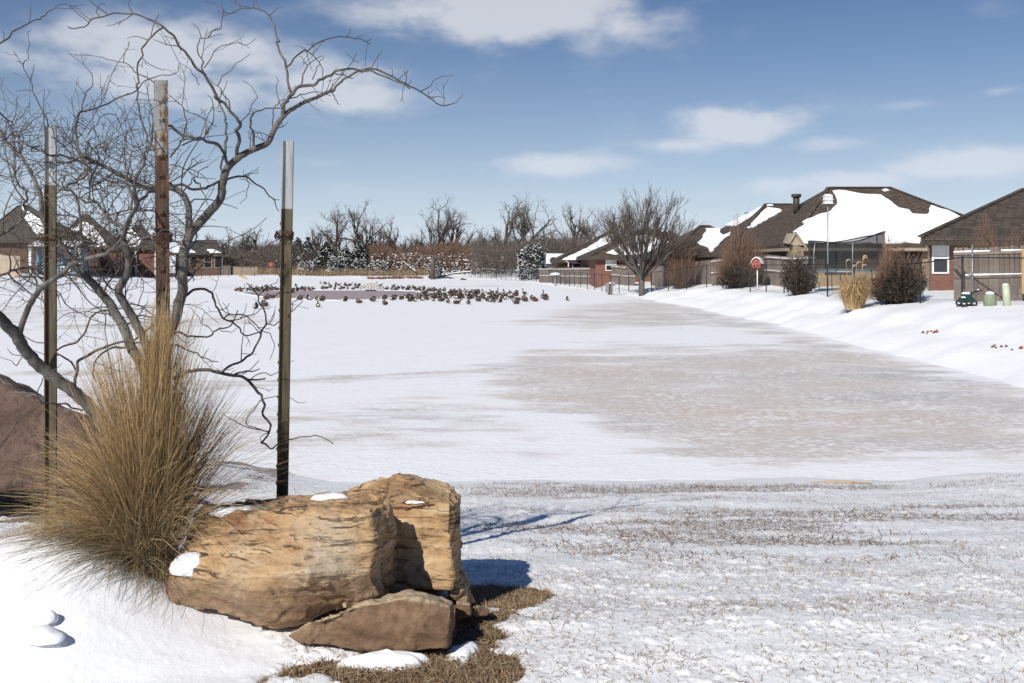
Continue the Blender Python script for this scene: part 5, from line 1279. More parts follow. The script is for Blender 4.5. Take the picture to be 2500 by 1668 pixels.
g0 = h1(15.6, 55.2) - 0.3
for (xa, xb) in ((15.62, 16.2),): m.box((xa, 55.25, g0), (xb, 56.6, 3.42))
m.build("bay_wall", M['brick_tan'], o)
m = MB(); m.bar((15.35, 55.2, 3.55), (15.72, 55.2, 4.15), 0.14, 0.1); m.bar((15.72, 55.2, 4.15), (16.3, 55.2, 3.3), 0.14, 0.1); m.add([(15.35, 55.25, 3.5), (16.3, 55.25, 3.28), (15.72, 55.25, 4.12), (15.5, 57, 3.6), (16.2, 57, 3.5), (15.72, 57, 4.12)], [(0, 1, 2), (0, 2, 5, 3), (1, 4, 5, 2)])
m.build("gable_trim", M['trim'], o)
# house behind it: snowy peak
o, roof, pl, w = make_house("house behind the largest one, only its snowy peaked roof showing beside a flue pipe", (17.4, 80), (30, 80), (30, 103), (17.4, 103), 3.6, (21.9, 86, 7.5), (24.2, 86, 7.5), M['shingle'], M['brick_brown'])
roof_snow(roof, pl[0][:3], [(1874, 507), (1903, 511), (1908, 518), (1840, 556), (1822, 558), (1850, 530), (1858, 520)], 0.1, 0.06, 3)
roof_snow(roof, pl[3], [(1866, 502), (1846, 512), (1800, 536), (1768, 552), (1795, 553), (1825, 535), (1835, 528), (1850, 514)], 0.1, 0.06, 4)
roof_snow(roof, pl[0][:3], [(1873, 500), (1886, 500), (1888, 503), (1872, 504)], 0.05, 0.02, 5)
pipe(o, 1911, 498, 512, 88, 0.12, M['dark_trim']); pipe(o, 1823, 519, 530, 90, 0.12, M['dark_trim'], "vent_pipe")
# low roof between the round tree and the largest house
o, roof, pl, w = make_house("low brown house with a torn snow patch, between the round tree and largest house", (11.4, 72), (17.8, 72), (17.8, 86), (11.4, 86), 3.2, (14.6, 77, 5.3), (15.2, 77, 5.3), M['shingle'], M['brick_brown'])
roof_snow(roof, pl[0][:3], [(1722, 559), (1760, 558), (1758, 570), (1765, 576), (1785, 568), (1782, 577), (1768, 585), (1755, 600), (1735, 617), (1728, 605), (1702, 594), (1716, 580)], 0.1, 0.06, 6)
# house right behind the round tree
o, roof, pl, w = make_house("house with a patchy snowy brown roof directly behind the big round bare tree", (7.1, 90), (18.0, 90), (18.0, 110), (7.1, 110), 3.05, (12.3, 96, 5.6), (15.0, 96, 5.6), M['shingle'], M['brick_red'])
roof_snow(roof, pl[0][:3], [(1545, 580), (1570, 574), (1590, 580), (1625, 590), (1660, 596), (1700, 615), (1712, 622), (1500, 622), (1480, 618)], 0.1, 0.1, 7)
roof_snow(roof, pl[0][:3], [(1612, 562), (1632, 561), (1640, 565), (1615, 566)], 0.06, 0.03, 8)
for xx in (9, 11.5, 14): add_window(o, xx, 1.7, 2.75, 1.0, w[2], M['white_paint'], True)
# and the one beyond it
o, roof, pl, w = make_house("red brick house with a long smooth snow slope, beyond the square ended plank fence", (5.0, 110), (14.0, 110), (14.0, 128), (5.0, 128), 2.75, (11.4, 117, 6.1), (12.0, 117, 6.1), M['shingle'], M['brick_red'])
roof_snow(roof, pl[0][:3], [(1490, 573), (1500, 572), (1500, 585), (1470, 610), (1490, 634), (1372, 635), (1420, 612)], 0.1, 0.06, 9)
m = MB(); m.tube([P(1382, 637, 109.8), P(1388, 642, 109.9), P(1388, 652, 110)], 0.07, 6); m.build("downpipe", M['white_paint'], o)
add_window(o, 7.2, 1.3, 2.4, 1.0, w[2], M['white_paint'])
# low white roof far back
o, roof, pl, w = make_house("long low house with an entirely snow covered roof beside the round snowy evergreen", (4.6, 138), (11, 138), (11, 150), (4.6, 150), 2.2, (4.9, 144, 4.0), (10.6, 144, 4.0), M['shingle_grey'], M['white_paint'])
roof_snow(roof, pl[0][:3], [(1333, 620), (1400, 621), (1404, 644), (1332, 644)], 0.12, 0.03, 10)
m = MB(); c = P(1351, 637, 136.6)
m.lathe([(0.02, -0.25), (0.35, -0.12), (0.5, 0.1), (0.52, 0.12), (0.33, -0.05), (0.02, -0.12)], (0, 0, 0), 14)
for i in range(len(m.v)): m.v[i] = m.v[i] @ np.array(Matrix.Rotation(math.radians(70), 3, 'X')).T + c
m.tube([c, c + (0, 0.4, -0.9)], 0.05, 6)
tag(m.build("satellite_dish", M['dark_trim'], None, True, origin=c - (0, 0, .9)), "dark satellite dish turned to the sky on the low snow roofed house", "satellite dish")

# the row across the pond
o, roof, pl, w = make_house("grey roofed house across the pond with a blue covered porch", (-62, 115), (-49.2, 115), (-53.2, 127), (-62, 127), 5.05, (-59.5, 120, 9.3), (-58.4, 120, 9.3), M['shingle_grey'], M['brick_brown'], 0.6)
roof_snow(roof, pl[0][:3], [(52, 503), (60, 504), (64, 516), (78, 520), (110, 552), (112, 576), (98, 579), (80, 562), (64, 536)], 0.12, 0.1, 11)
g0 = h1(-53, 114) - .2
m = MB(); m.box((-54.7, 114.3, g0), (-49.3, 115.55, 4.1)); m.build("porch_wall", M['blue_paint'], o)
m = MB(); m.add([(-55, 113.0, 4.25), (-49, 113.0, 4.25), (-49, 115.5, 4.95), (-55, 115.5, 4.95), (-55, 113.0, 4.1), (-49, 113.0, 4.1), (-49, 115.5, 4.8), (-55, 115.5, 4.8)], [(0, 1, 2, 3), (4, 7, 6, 5), (0, 4, 5, 1), (1, 5, 6, 2), (3, 2, 6, 7), (0, 3, 7, 4)])
pr = m.build("porch_roof", M['shingle_grey'], o)
m = MB(); m.add([(-55, 113.0, 4.30), (-49.4, 113.0, 4.30), (-49.4, 115.4, 4.97), (-55, 115.4, 4.97), (-55, 112.95, 4.42), (-49.4, 112.95, 4.42), (-49.4, 115.4, 5.05), (-55, 115.4, 5.05)], [(0, 3, 2, 1), (4, 5, 6, 7), (0, 1, 5, 4), (1, 2, 6, 5), (2, 3, 7, 6), (3, 0, 4, 7)]); m.build("snow_sheet", M['roof_snow'], pr)
for xx in (-54.8, -52.0, -50.3, -49.2):
    m = MB(); m.box((xx - .12, 113.1, g0), (xx + .12, 113.35, 4.15)); m.build("column", M['white_paint'], o)
m = MB(); m.box((-52.0, 113.15, g0 + 1.0), (-50.3, 113.3, g0 + 1.15)); m.build("porch_rail", M['white_paint'], o)
o, roof, pl, w = make_house("dark grey roofed house across the pond with snow down the roof's middle", (-60, 130), (-50.9, 130), (-55.8, 142), (-60, 142), 4.5, (-58.2, 135.5, 9.0), (-57.8, 135.5, 9.0), M['shingle_grey'], M['brick_brown'], 0.6)
roof_snow(roof, pl[0][:3], [(188, 545), (205, 543), (224, 548), (245, 575), (262, 602), (225, 603), (180, 580), (172, 560)], 0.12, 0.08, 12)
roof_snow(roof, pl[3], [(172, 538), (195, 533), (200, 540), (180, 556), (168, 560)], 0.1, 0.05, 13)
m = MB(); m.box((-53.5, 128.6, h1(-53, 129) - .2), (-51.2, 130.55, 3.7)); m.build("extension_wall", M['brick_red'], o)
o, roof, pl, w = make_house("house across the pond with a red brick porch and white posts", (-58.0, 141), (-49.8, 141), (-53.8, 154), (-58.0, 154), 4.55, (-55.6, 147, 7.9), (-54.8, 147, 7.9), M['shingle_grey'], M['brick_red'], 0.6)
roof_snow(roof, pl[0][:3], [(303, 560), (320, 556), (345, 585), (338, 602), (300, 602), (306, 580)], 0.12, 0.08, 14)
roof_snow(roof, pl[1], [(368, 575), (385, 590), (392, 603), (376, 600)], 0.1, 0.05, 15)
for xx in (-57, -55.4, -53.4, -50.6):
    m = MB(); m.box((xx - .1, 141.2, h1(-55, 141) - .2), (xx + .1, 141.55, 4.3)); m.build("column", M['white_paint'], o)
add_window(o, -56.2, 2.6, 3.8, 1.1, w[2], M['white_paint'])
o, roof, pl, w = make_house("farthest house across the pond, low and dark with small snow patches, before the trees", (-51.5, 150), (-43.6, 150), (-47.0, 163), (-51.5, 163), 3.9, (-49.3, 156, 5.9), (-46.5, 156, 5.9), M['shingle_grey'], M['brick_brown'], 0.6)
roof_snow(roof, pl[0][:3], [(428, 603), (446, 600), (470, 612), (478, 617), (420, 617)], 0.12, 0.06, 16)
roof_snow(roof, pl[0][:3], [(505, 610), (520, 610), (540, 618), (512, 618)], 0.12, 0.04, 17)
for xx in (-49.8, -48.2, -46, -44.4): add_window(o, xx, 1.6, 3.4, 1.2, w[2], M['trim'])

# ------------------------------------------------------------------ fences
def plank_fence(label, A, B, hgt, mat, single=True, rails=True, pw=0.142, seed=0, snow=True, posts=None, group=None, face=-1, step=0):
    """boards stood along A-B; single: each board a part, else one joined part"""
    g = np.random.default_rng(seed)
    A = np.array(A, float); B = np.array(B, float); L = np.hypot(*(B - A)); t = (B - A) / L; nrm = np.array((t[1], -t[0]))
    if nrm[1] > 0: nrm = -nrm                       # towards the pond path
    nrm = nrm * (1 if face < 0 else -1)
    z0 = min(h1(*A), h1(*B)) if step else None
    o = thing("wood_fence", (A[0], A[1], h1(*A)), label, "fence", group)
    ang = math.atan2(t[1], t[0]); n = int(L / (pw + 0.008)); J = MB()
    base = None
    if single:
        mm = MB(); hw = pw / 2
        mm.add([(-hw, -.009, 0), (hw, -.009, 0), (hw, -.009, hgt - .03), (hw - .03, -.009, hgt), (-hw + .03, -.009, hgt), (-hw, -.009, hgt - .03),
                (-hw, .009, 0), (hw, .009, 0), (hw, .009, hgt - .03), (hw - .03, .009, hgt), (-hw + .03, .009, hgt), (-hw, .009, hgt - .03)],
               [(0, 1, 2, 3, 4, 5), (11, 10, 9, 8, 7, 6), (0, 6, 7, 1), (1, 7, 8, 2), (2, 8, 9, 3), (3, 9, 10, 4), (4, 10, 11, 5), (5, 11, 6, 0)])
        base = mm.build("plank", mat, None)
    ox = np.array((A[0], A[1], h1(*A)))
    for i in range(n):
        c = A + t * (i + .5) * (pw + .008); z = h1(*c) - .06 + g.normal(0, .012)
        if single:
            q = base if i == 0 else base.copy()
            if i: COL.objects.link(q)
            q.parent = o; q.location = (c[0] - ox[0], c[1] - ox[1], z - ox[2]); q.rotation_euler = (0, g.normal(0, .006), ang)
        else:
            R = Matrix.Rotation(ang, 3, 'Z'); J.box((-pw / 2, -.009, 0), (pw / 2, .009, hgt + g.normal(0, .012)), 0, R, (c[0], c[1], z))
    if not single: tag(J.build("planks", mat, o), kind="stuff")
    if rails:
        for k, fr in enumerate((0.24, 0.80) if hgt < 1.5 else (0.44, 0.86)):
            m = MB(); s = MB(); seg = max(1, int(L / 2.4))
            for j in range(seg):
                a = A + t * L * j / seg; b = A + t * L * (j + 1) / seg
                pa = np.array((*(a + nrm * 0.032), h1(*a) + hgt * fr)); pb = np.array((*(b + nrm * 0.032), h1(*b) + hgt * fr))
                m.bar(pa, pb, 0.04, 0.09)
                if snow:
                    kk = 8
                    for q in range(kk):
                        if g.random() < 0.12: continue
                        u0, u1 = q / kk, (q + 1) / kk + .01
                        s.bar(pa * (1 - u0) + pb * u0 + (0, 0, .045 + .022), pa * (1 - u1) + pb * u1 + (0, 0, .045 + .022), 0.055, 0.03 + .03 * g.random())
            rl = m.build("rail", mat, o)
            if snow: s.build("snow_cap", M['snow'], rl)
    if posts:
        for u in posts:
            c = A + t * L * u + nrm * .075; zz = h1(*c); m = MB(); m.tube([(c[0], c[1], zz - .3), (c[0], c[1], zz + hgt - .02)], 0.032, 8); m.lathe([(0.04, 0), (0.035, .03), (0.01, .045)], (c[0], c[1], zz + hgt - .02), 8)
            m.build("post", M['galv'], o, True)
    return o
pf = plank_fence("nearest grey plank fence with snow lined rails and round steel posts", (14.60, 32.9), (19.6, 30.3), 1.83, M['fence_wood'], True, True, seed=1, posts=(0.10, 0.42, 0.8), group="plank fences")
# a yellow board set in beside its post
m = MB(); c = P(2497, 660, 31.4); zz = h1(c[0], c[1]); m.box((c[0] - .05, c[1] - .06, zz + .25), (c[0] + .10, c[1] - .02, zz + 1.66))
q = m.build("brace_board", M['yellow_wood'], pf); q["label"] = "new yellow board fixed against the grey planks"
m = MB(); a, b = P(2329, 640, 32.6), P(2350, 662, 32.4); m.bar(a, b, .05, .07); m.build("brace", M['fence_wood'], pf)
plank_fence("long brown plank fence with snowy rails behind the brown shrubs and trampoline", (13.25, 66), (16.2, 53), 1.80, M['fence_wood'], False, True, seed=2, group="plank fences")
plank_fence("short brown plank fence in shade behind the russet shrub", (11.3, 80.5), (14.0, 69.5), 1.75, M['fence_wood'], False, False, seed=3, group="plank fences")
plank_fence("tan plank fence with its near end square, behind the black wire fence and utility post", (3.25, 118), (10.4, 84), 1.75, M['fence_wood'], False, True, seed=4, snow=True, group="plank fences")
plank_fence("weathered plank fence across the pond next to the blue porched house", (-54.5, 101), (-47.9, 97.0), 2.1, M['fence_tan'], False, False, seed=5, group="plank fences")
plank_fence("low dark plank fence across the pond below the farthest house", (-44.6, 151), (-42.3, 150), 1.5, M['fence_wood'], False, False, seed=6, group="plank fences")
plank_fence("sunlit tan plank fence at the pond's far corner before the trees", (-42.2, 150.5), (-38.6, 151.5), 1.35, M['fence_tan'], False, False, seed=7, group="plank fences")

def wire_fence(label, pts, hgt, step, mesh=True, group="wire fences", cell=0.085):
    o = thing("wire_fence", (pts[0][0], pts[0][1], h1(*pts[0])), label, "fence", group)
    P2 = [np.array(p, float) for p in pts]; seg = [np.hypot(*(b - a)) for a, b in zip(P2[:-1], P2[1:])]; cum = np.concatenate([[0], np.cumsum(seg)]); L = cum[-1]
    at = lambda s: np.array((np.interp(s, cum, [p[0] for p in P2]), np.interp(s, cum, [p[1] for p in P2])))
    zed = lambda p: h1(*p)
    n = int(L / step); zs = np.linspace(0, L, n + 1); tops = []
    for s in zs:
        c = at(s); z = zed(c); m = MB(); m.tube([(c[0], c[1], z - .3), (c[0], c[1], z + hgt + .03)], 0.032, 7); m.build("post", M['iron'], o, True)
        tops.append((c[0], c[1], z + hgt))
    m = MB(); m.tube(np.array(tops), 0.022, 6); m.build("top_rail", M['iron'], o, True)
    if mesh:
        m = MB(); k = int(L / cell)
        ss = np.linspace(0, L, k + 1); xy = np.array([at(s) for s in ss]); zb = np.interp(ss, zs, [t[2] - hgt for t in tops]) - .02; zt = np.interp(ss, zs, [t[2] for t in tops])
        V = []; F = []
        run = int(hgt / cell)
        for i in range(-run, k + 1):
            for sgn in (1, -1):
                j0, j1 = (i, i + run) if sgn > 0 else (i + run, i)
                ja, jb = np.clip(j0, 0, k), np.clip(j1, 0, k)
                if ja == jb: continue
                fa = (ja - j0) / (j1 - j0); fb = (jb - j0) / (j1 - j0)
                a = np.array((*xy[ja], zb[ja] + (zt[ja] - zb[ja]) * fa)); b = np.array((*xy[jb], zb[jb] + (zt[jb] - zb[jb]) * fb))
                for w in (np.array((0, 0, .0022)), np.array((0, .0016, -.0016))):
                    V += [a - w, a + w, b + w, b - w]; q = len(V); F.append((q - 4, q - 3, q - 2, q - 1))
        m.add(V, F); tag(m.build("wire_mesh", M['mesh_wire'], o), kind="stuff")
    return o
wire_fence("long black wire fence along the bank in front of the shrubs and houses", [(20, 26.5), (14.7, 30.1), (13.6, 46), (12.7, 62), (9.8, 72), (7.9, 84), (6.0, 97), (3.6, 119)], 1.40, 2.75)
wire_fence("dark wire fence at the foot of the wood by the round snowy evergreen", [(3.3, 121), (0.8, 134), (-2.2, 140)], 1.35, 1.5, cell=0.10)
wire_fence("thin dark wire fence across the pond below the farthest houses", [(-47.5, 128), (-45.5, 140), (-43, 147), (-38.5, 149)], 1.3, 1.8, cell=0.16)

# ------------------------------------------------------------------ yard things
def base_at(px, d): x = (px - 1250) / FPX * d; return np.array((x, d, h1(x, d)))
# trampoline
b = base_at(2066, 48.0); o = thing("trampoline", b, "round trampoline with a dark safety net and snow on its mat", "trampoline")
R_ = 1.82; m = MB(); a = np.linspace(0, 2 * math.pi, 41)
m.tube(np.array([(b[0] + R_ * math.cos(t), b[1] + R_ * math.sin(t), b[2] + .88) for t in a]), .035, 6, caps=False); m.build("frame", M['galv'], o, True)
m = MB(); m.lathe([(R_ - .02, .86), (R_ - .02, .92), (R_ - .32, .93), (R_ - .32, .87)], b, 40); m.build("edge_pad", M['green_pad'], o)
m = MB(); m.lathe([(0.02, .90), (R_ - .3, .93), (R_ - .4, .99), (.02, 1.02)], b, 32); m.build("snow_sheet", M['snow'], o, True)
V = []; F = []; top = lambda t: 1.42 + .42 * smooth(-0.2, 1.0, np.array(math.cos(t))) - .16 * math.sin(2 * t) * .5
rim = []
for t in a[:-1]:
    x, y = b[0] + R_ * .97 * math.cos(t), b[1] + R_ * .97 * math.sin(t)
    zt = b[2] + .88 + float(top(t)); V += [(x, y, b[2] + .9), (x, y, b[2] + .88 + 1.15), (x * 1.0, y, zt)]; rim.append((x, y, zt))
for i in range(40):
    j = (i + 1) % 40; F += [(3 * i, 3 * j, 3 * j + 1, 3 * i + 1), (3 * i + 1, 3 * j + 1, 3 * j + 2, 3 * i + 2)]
mesh_obj("safety_net", V, F, M['net'], o)
m = MB(); m.tube(np.array(rim + rim[:1]), .03, 6, caps=False); m.build("net_rim", M['black_plastic'], o, True)
for k in range(6):
    t = k * math.pi / 3 + .35; x, y = b[0] + (R_ + .05) * math.cos(t), b[1] + (R_ + .05) * math.sin(t)
    m = MB(); m.tube([(x, y, b[2] + .1), (x, y, b[2] + 1.7), (x - .05 * math.cos(t), y, b[2] + .86 + float(top(t)))], .028, 7); m.build("net_pole", M['galv'], o, True)
    m = MB(); m.tube([(x, y, b[2] + .88), (x + .05, y, b[2] + .03), (x - .4 * math.sin(t), y + .4 * math.cos(t), b[2] + .03), (x - .42 * math.sin(t), y + .42 * math.cos(t), b[2] + .86)], .025, 6); m.build("leg", M['galv'], o, True)
# martin house on a tall pole
b = base_at(2021, 45.0); o = thing("martin_house", b, "white two storey martin house on top of a tall thin pole", "birdhouse")
zt = P(0, 497, 45)[2]; m = MB(); m.tube([b - (0, 0, .2), (b[0], b[1], zt)], .03, 8); m.build("pole", M['galv'], o, True)
for k in range(2):
    z = zt + k * .17; m = MB(); m.box((b[0] - .17, b[1] - .15, z), (b[0] + .17, b[1] + .15, z + .15)); st = m.build("storey", M['white_paint'], o)
    for dx in (-.09, .09):
        m = MB(); m.lathe([(.025, 0), (.025, .006)], (0, 0, 0), 10); m.v[0] = m.v[0] @ np.array(Matrix.Rotation(math.radians(90), 3, 'X')).T + np.array((b[0] + dx, b[1] - .152, z + .075)); m.build("entrance_hole", M['black_plastic'], st)
    m = MB(); m.box((b[0] - .23, b[1] - .2, z - .012), (b[0] + .23, b[1] + .2, z - .001)); m.build("ledge", M['white_paint'], o)
m = MB(); m.add([(b[0] - .2, b[1] - .18, zt + .33), (b[0] + .2, b[1] - .18, zt + .33), (b[0] + .2, b[1] + .18, zt + .33), (b[0] - .2, b[1] + .18, zt + .33), (b[0] - .12, b[1], zt + .43), (b[0] + .12, b[1], zt + .43)], [(0, 3, 2, 1), (0, 1, 5, 4), (1, 2, 5), (2, 3, 4, 5), (3, 0, 4)]); m.build("roof", M['white_paint'], o)
# red barn birdhouse
b = base_at(1849, 56.8); o = thing("barn_birdhouse", b, "red barn shaped birdhouse with a snowy gambrel roof on a white pole", "birdhouse")
z = P(0, 653, 56.8)[2]; m = MB(); m.tube([b - (0, 0, .2), (b[0], b[1], z)], .035, 8); m.build("pole", M['white_paint'], o, True)
gam = [(-.19, 0), (.19, 0), (.19, .17), (.13, .31), (0, .385), (-.13, .31), (-.19, .17)]
yaw = Matrix.Rotation(math.radians(-28), 3, 'Z'); RT = np.array(yaw)
def ext(sec, y0, y1):
    n = len(sec); v = [(x, y0, zz) for x, zz in sec] + [(x, y1, zz) for x, zz in sec]
    return np.array(v) * 1.3 @ RT.T + np.array((b[0], b[1], z)), [tuple(range(n)), tuple(range(2 * n - 1, n - 1, -1))] + [(i, i + n, (i + 1) % n + n, (i + 1) % n) for i in range(n)]
m = MB(); m.add(*ext(gam, -.21, .21)); bd = m.build("body", M['red_paint'], o)
for (hx, hz) in ((-.06, .24), (.06, .24), (-.08, .09), (.08, .09)):
    m = MB(); m.add(*ext([(hx - .025, hz - .025), (hx + .025, hz - .025), (hx + .025, hz + .025), (hx - .025, hz + .025)], -.216, -.208)); m.build("entrance_hole", M['black_plastic'], bd)
m = MB(); m.add(*ext([(-.196, .0), (-.196, .165), (-.19, .165), (-.19, .0)], -.2, .2)); m.build("side_wall", M['white_paint'], o)
for s_ in (-1, 1):
    sec = [(s_ * .24, .14), (s_ * .15, .33), (0, .41), (0, .385), (s_ * .135, .31), (s_ * .22, .13)]
    m = MB(); m.add(*ext(sec, -.25, .25)); rf = m.build("roof", M['dark_trim'], o)
    sec = [(s_ * .235, .16), (s_ * .15, .345), (0, .43), (0, .47), (s_ * .16, .375), (s_ * .25, .165)]
    m = MB(); m.add(*ext(sec, -.24, .24)); m.build("snow_cap", M['snow'], rf)
# cable boxes and covered machine by the grey fence
b = base_at(2417, 30.2); o = thing("cable_pedestal", b, "squat olive green cable box with snow on top near the grey fence", "cable box")
m = MB(); m.lathe([(.19, -.1), (.18, .24), (.15, .34), (.08, .38), (.02, .39)], b, 16); m.build("housing", M['green_box'], o, True)
m = MB(); m.lathe([(.14, .345), (.1, .41), (.02, .43)], b, 14); m.build("snow_cap", M['snow'], o, True)
b = base_at(2459, 29.8); o = thing("utility_marker", b, "tall pale green utility post capped with snow beside the squat cable box", "utility post")
m = MB(); m.tube([b - (0, 0, .1), b + (-.02, 0, .3), b + (-.05, 0, .62)], [.125, .105, .10], 14); m.build("housing", M['pale_green'], o, True)
m = MB(); m.lathe([(.10, 0), (.08, .04), (.02, .055)], b + (-.05, 0, .615), 12); m.build("snow_cap", M['snow'], o, True)
b = base_at(2360, 30.6); o = thing("yard_machine", b, "dark green and black yard machine dusted with snow at the end of the grey fence", "yard machine")
m = MB(); m.box((-.19, -.15, .11), (.17, .15, .27), 0, None, b); m.box((-.13, -.12, .27), (.12, .12, .38), 0, None, b); m.build("body", M['dark_green'], o)
m = MB(); m.tube([b + (.07, 0, .34), b + (.2, -.03, .44), b + (.44, -.03, .50)], [.035, .03, .025], 8); m.build("handle", M['black_plastic'], o, True)
for (dx, dy) in ((-.16, -.18), (.15, -.18), (-.16, .18), (.15, .18)):
    m = MB(); a = np.linspace(0, 2 * math.pi, 17); m.tube(np.array([b + (dx + .075 * math.cos(t), dy, .10 + .075 * math.sin(t)) for t in a]), 0.032, 7, caps=False); m.build("wheel", M['black_plastic'], o, True)
m = MB(); m.lathe([(.14, .375), (.11, .42), (.02, .44)], b + (-.02, 0, 0), 12); m.lathe([(.08, 0), (.06, .03), (.02, .04)], b + (-.14, -.09, .265), 10); m.lathe([(.05, 0), (.03, .02), (.01, .03)], b + (.34, -.03, .5), 8); m.build("snow_cap", M['snow'], o, True)
# utility post with meter boxes, marker post, birdbath, yellow pipe
b = base_at(1490, 76.0); o = thing("utility_post", b, "brown post carrying grey meter boxes on the bank by the black wire fence", "utility post")
m = MB(); m.box((-.17, -.1, -.2), (.17, .1, 1.15), 0, None, b); m.build("post", M['fence_wood'], o)
for (x0, x1, z0, z1) in ((-.38, -.12, .45, 1.2), (.12, .36, .95, 1.3)):
    m = MB(); m.box((x0, -.24, z0), (x1, -.1, z1), 0, None, b); m.build("meter_box", M['galv'], o)
m = MB(); m.lathe([(.14, 1.15), (.1, 1.22), (.02, 1.25)], b, 10); m.build("snow_cap", M['snow'], o, True)
b = base_at(1405, 90.0); o = thing("marker_post", b, "short white and yellow marker post on the bank below the wire fence", "marker post")
m = MB(); m.tube([b - (0, 0, .1), b + (0, 0, .36)], .07, 8); m.build("foot", M['yellow_wood'], o, True)
m = MB(); m.tube([b + (0, 0, .36), b + (0, 0, .62)], .075, 8); m.build("band", M['white_paint'], o, True)
m = MB(); m.lathe([(.06, .62), (.05, .72), (.01, .76)], b, 8); m.build("cap", M['yellow_wood'], o, True)
b = base_at(1356, 104.0); o = thing("birdbath", b, "birdbath heaped with snow in the yard behind the wire fence", "birdbath")
m = MB(); m.lathe([(.2, -.1), (.1, .1), (.08, .9), (.2, 1.0)], b, 12); m.build("pedestal", M['galv'], o, True)
m = MB(); m.lathe([(.1, .98), (.6, 1.12), (.62, 1.16), (.3, 1.08)], b, 18); m.build("basin", M['galv'], o, True)
m = MB(); m.lathe([(.6, 1.14), (.5, 1.28), (.25, 1.38), (.02, 1.4)], b, 18); m.build("snow_cap", M['snow'], o, True)
m = MB(); a_, b_ = P(586, 667, 146), P(613, 678, 141); a_[2] = h1(a_[0], a_[1]) + .25; b_[2] = h1(b_[0], b_[1]) + .12
m.tube(np.array([a_ * (1 - t) + b_ * t for t in np.linspace(0, 1, 6)]), .16, 10); tag(m.build("drain_pipe", M['yellow_wood'], None, True, origin=b_), "yellow drain pipe running down the far bank on to the ice", "pipe")
b = base_at(661, 152); m = MB(); m.tube([b, b + (0, 0, 1.4)], .04, 6); m.box((-.28, -.06, 1.3), (.28, -.02, 1.9), 0, None, b)
tag(m.build("orange_sign", M['red_paint'], None, origin=b), "small orange sign standing in the dry grass before the wood", "sign")

# ------------------------------------------------------------------ trees and shrubs
def branch_set(g, h, r0, kind, mb_w, mb_t):
    """a leafless tree about the origin: trunk and big limbs into mb_w, twigs into mb_t"""
    def grow(p, d, ln, r, lev):
        n = 5 if lev < 2 else 3
        pts = [p]; d = d / np.linalg.norm(d)
        wig = {'wood': .20, 'vase': .05, 'spread': .22, 'brush': .2}[kind] * (1 + .3 * lev)
        for i in range(n):
            up = {'wood': .10, 'vase': .05, 'spread': .04, 'brush': .05}[kind]
            d = d + g.normal(0, wig, 3) + np.array((0, 0, up)); d /= np.linalg.norm(d)
            pts.append(pts[-1] + d * ln / n)
        pts = np.array(pts); rr = np.linspace(r, r * (.5 if lev < 3 else .35), n + 1)
        (mb_w if lev < 2 else mb_t).tube(pts, np.maximum(rr, MINR), 5 if lev < 2 else 3, caps=False)
        if lev >= 4 or ln < .28: return
        k = {'wood': (5, 5, 4, 3), 'vase': (0, 8, 5, 3), 'spread': (6, 5, 4, 3), 'brush': (5, 5, 4, 3)}[kind][min(lev, 3)]
        for j in range(k):
            u = g.uniform(.30 if lev == 0 else .2, 1.0); i = min(int(u * n), n - 1); q = pts[i] + (pts[i + 1] - pts[i]) * (u * n - i)
            t = pts[i + 1] - pts[i]; t /= np.linalg.norm(t); s = np.cross(t, g.normal(0, 1, 3)); s /= np.linalg.norm(s) + 1e-9
            spread = {'wood': .62, 'vase': .42, 'spread': .95, 'brush': .9}[kind]
            grow(q, t + s * g.uniform(.5, 1.2) * spread + np.array((0, 0, .12)), ln * g.uniform(.42, .72) * (1.15 - .4 * u) * (1.25 if kind == 'wood' and lev == 0 else 1), r * (.62 if lev == 0 else .5) * (1.1 - .4 * u), lev + 1)
    return grow
MINR = 0.012
def bare_tree(label, loc, h, kind, seed, mats=('far_bark', 'far_bark'), group=None, r0=None, lean=(0, 0), name="bare_tree", trunkfrac=.62):
    g = np.random.default_rng(seed); o = thing(name, loc, label, "tree", group)
    W, T = MB(), MB(); r0 = r0 or h * .017
    grow = branch_set(g, h, r0, kind, W, T)
    if kind == 'vase':
        W.tube([(0, 0, -.3), (0, 0, .5), (.02, 0, 1.25)], [r0 * 1.25, r0, r0 * .95], 9)
        for k in range(19):
            a = k * 2.4 + g.uniform(-.3, .3); tilt = math.sqrt((k + .5) / 19) * 1.12
            d = np.array((math.cos(a) * math.sin(tilt), math.sin(a) * math.sin(tilt), math.cos(tilt)))
            grow(np.array((0, 0, 1.0 + g.uniform(0, .5))), d, (h - 1.2) * (.62 - .10 * tilt), r0 * .42, 1)
    else:
        grow(np.array((0, 0, -.3)), np.array((lean[0], lean[1], 1.0)), h * trunkfrac, r0, 0)
        if kind == 'spread' or g.random() < .5:
            grow(np.array((.15, 0, -.2)), np.array((lean[0] + g.uniform(-.35, .35), 0.1, 1.0)), h * trunkfrac * .8, r0 * .7, 0)
    # bring the tallest twig to the height asked for
    allv = np.concatenate(W.v + T.v); k = h / allv[:, 2].max()
    for B_ in (W, T):
        B_.v = [v * np.array((1, 1, k)) + np.array(loc) for v in B_.v]
    W.build("trunk", M[mats[0]], o, True)
    tag(T.build("crown", M[mats[1]], o), kind="stuff")
    return o
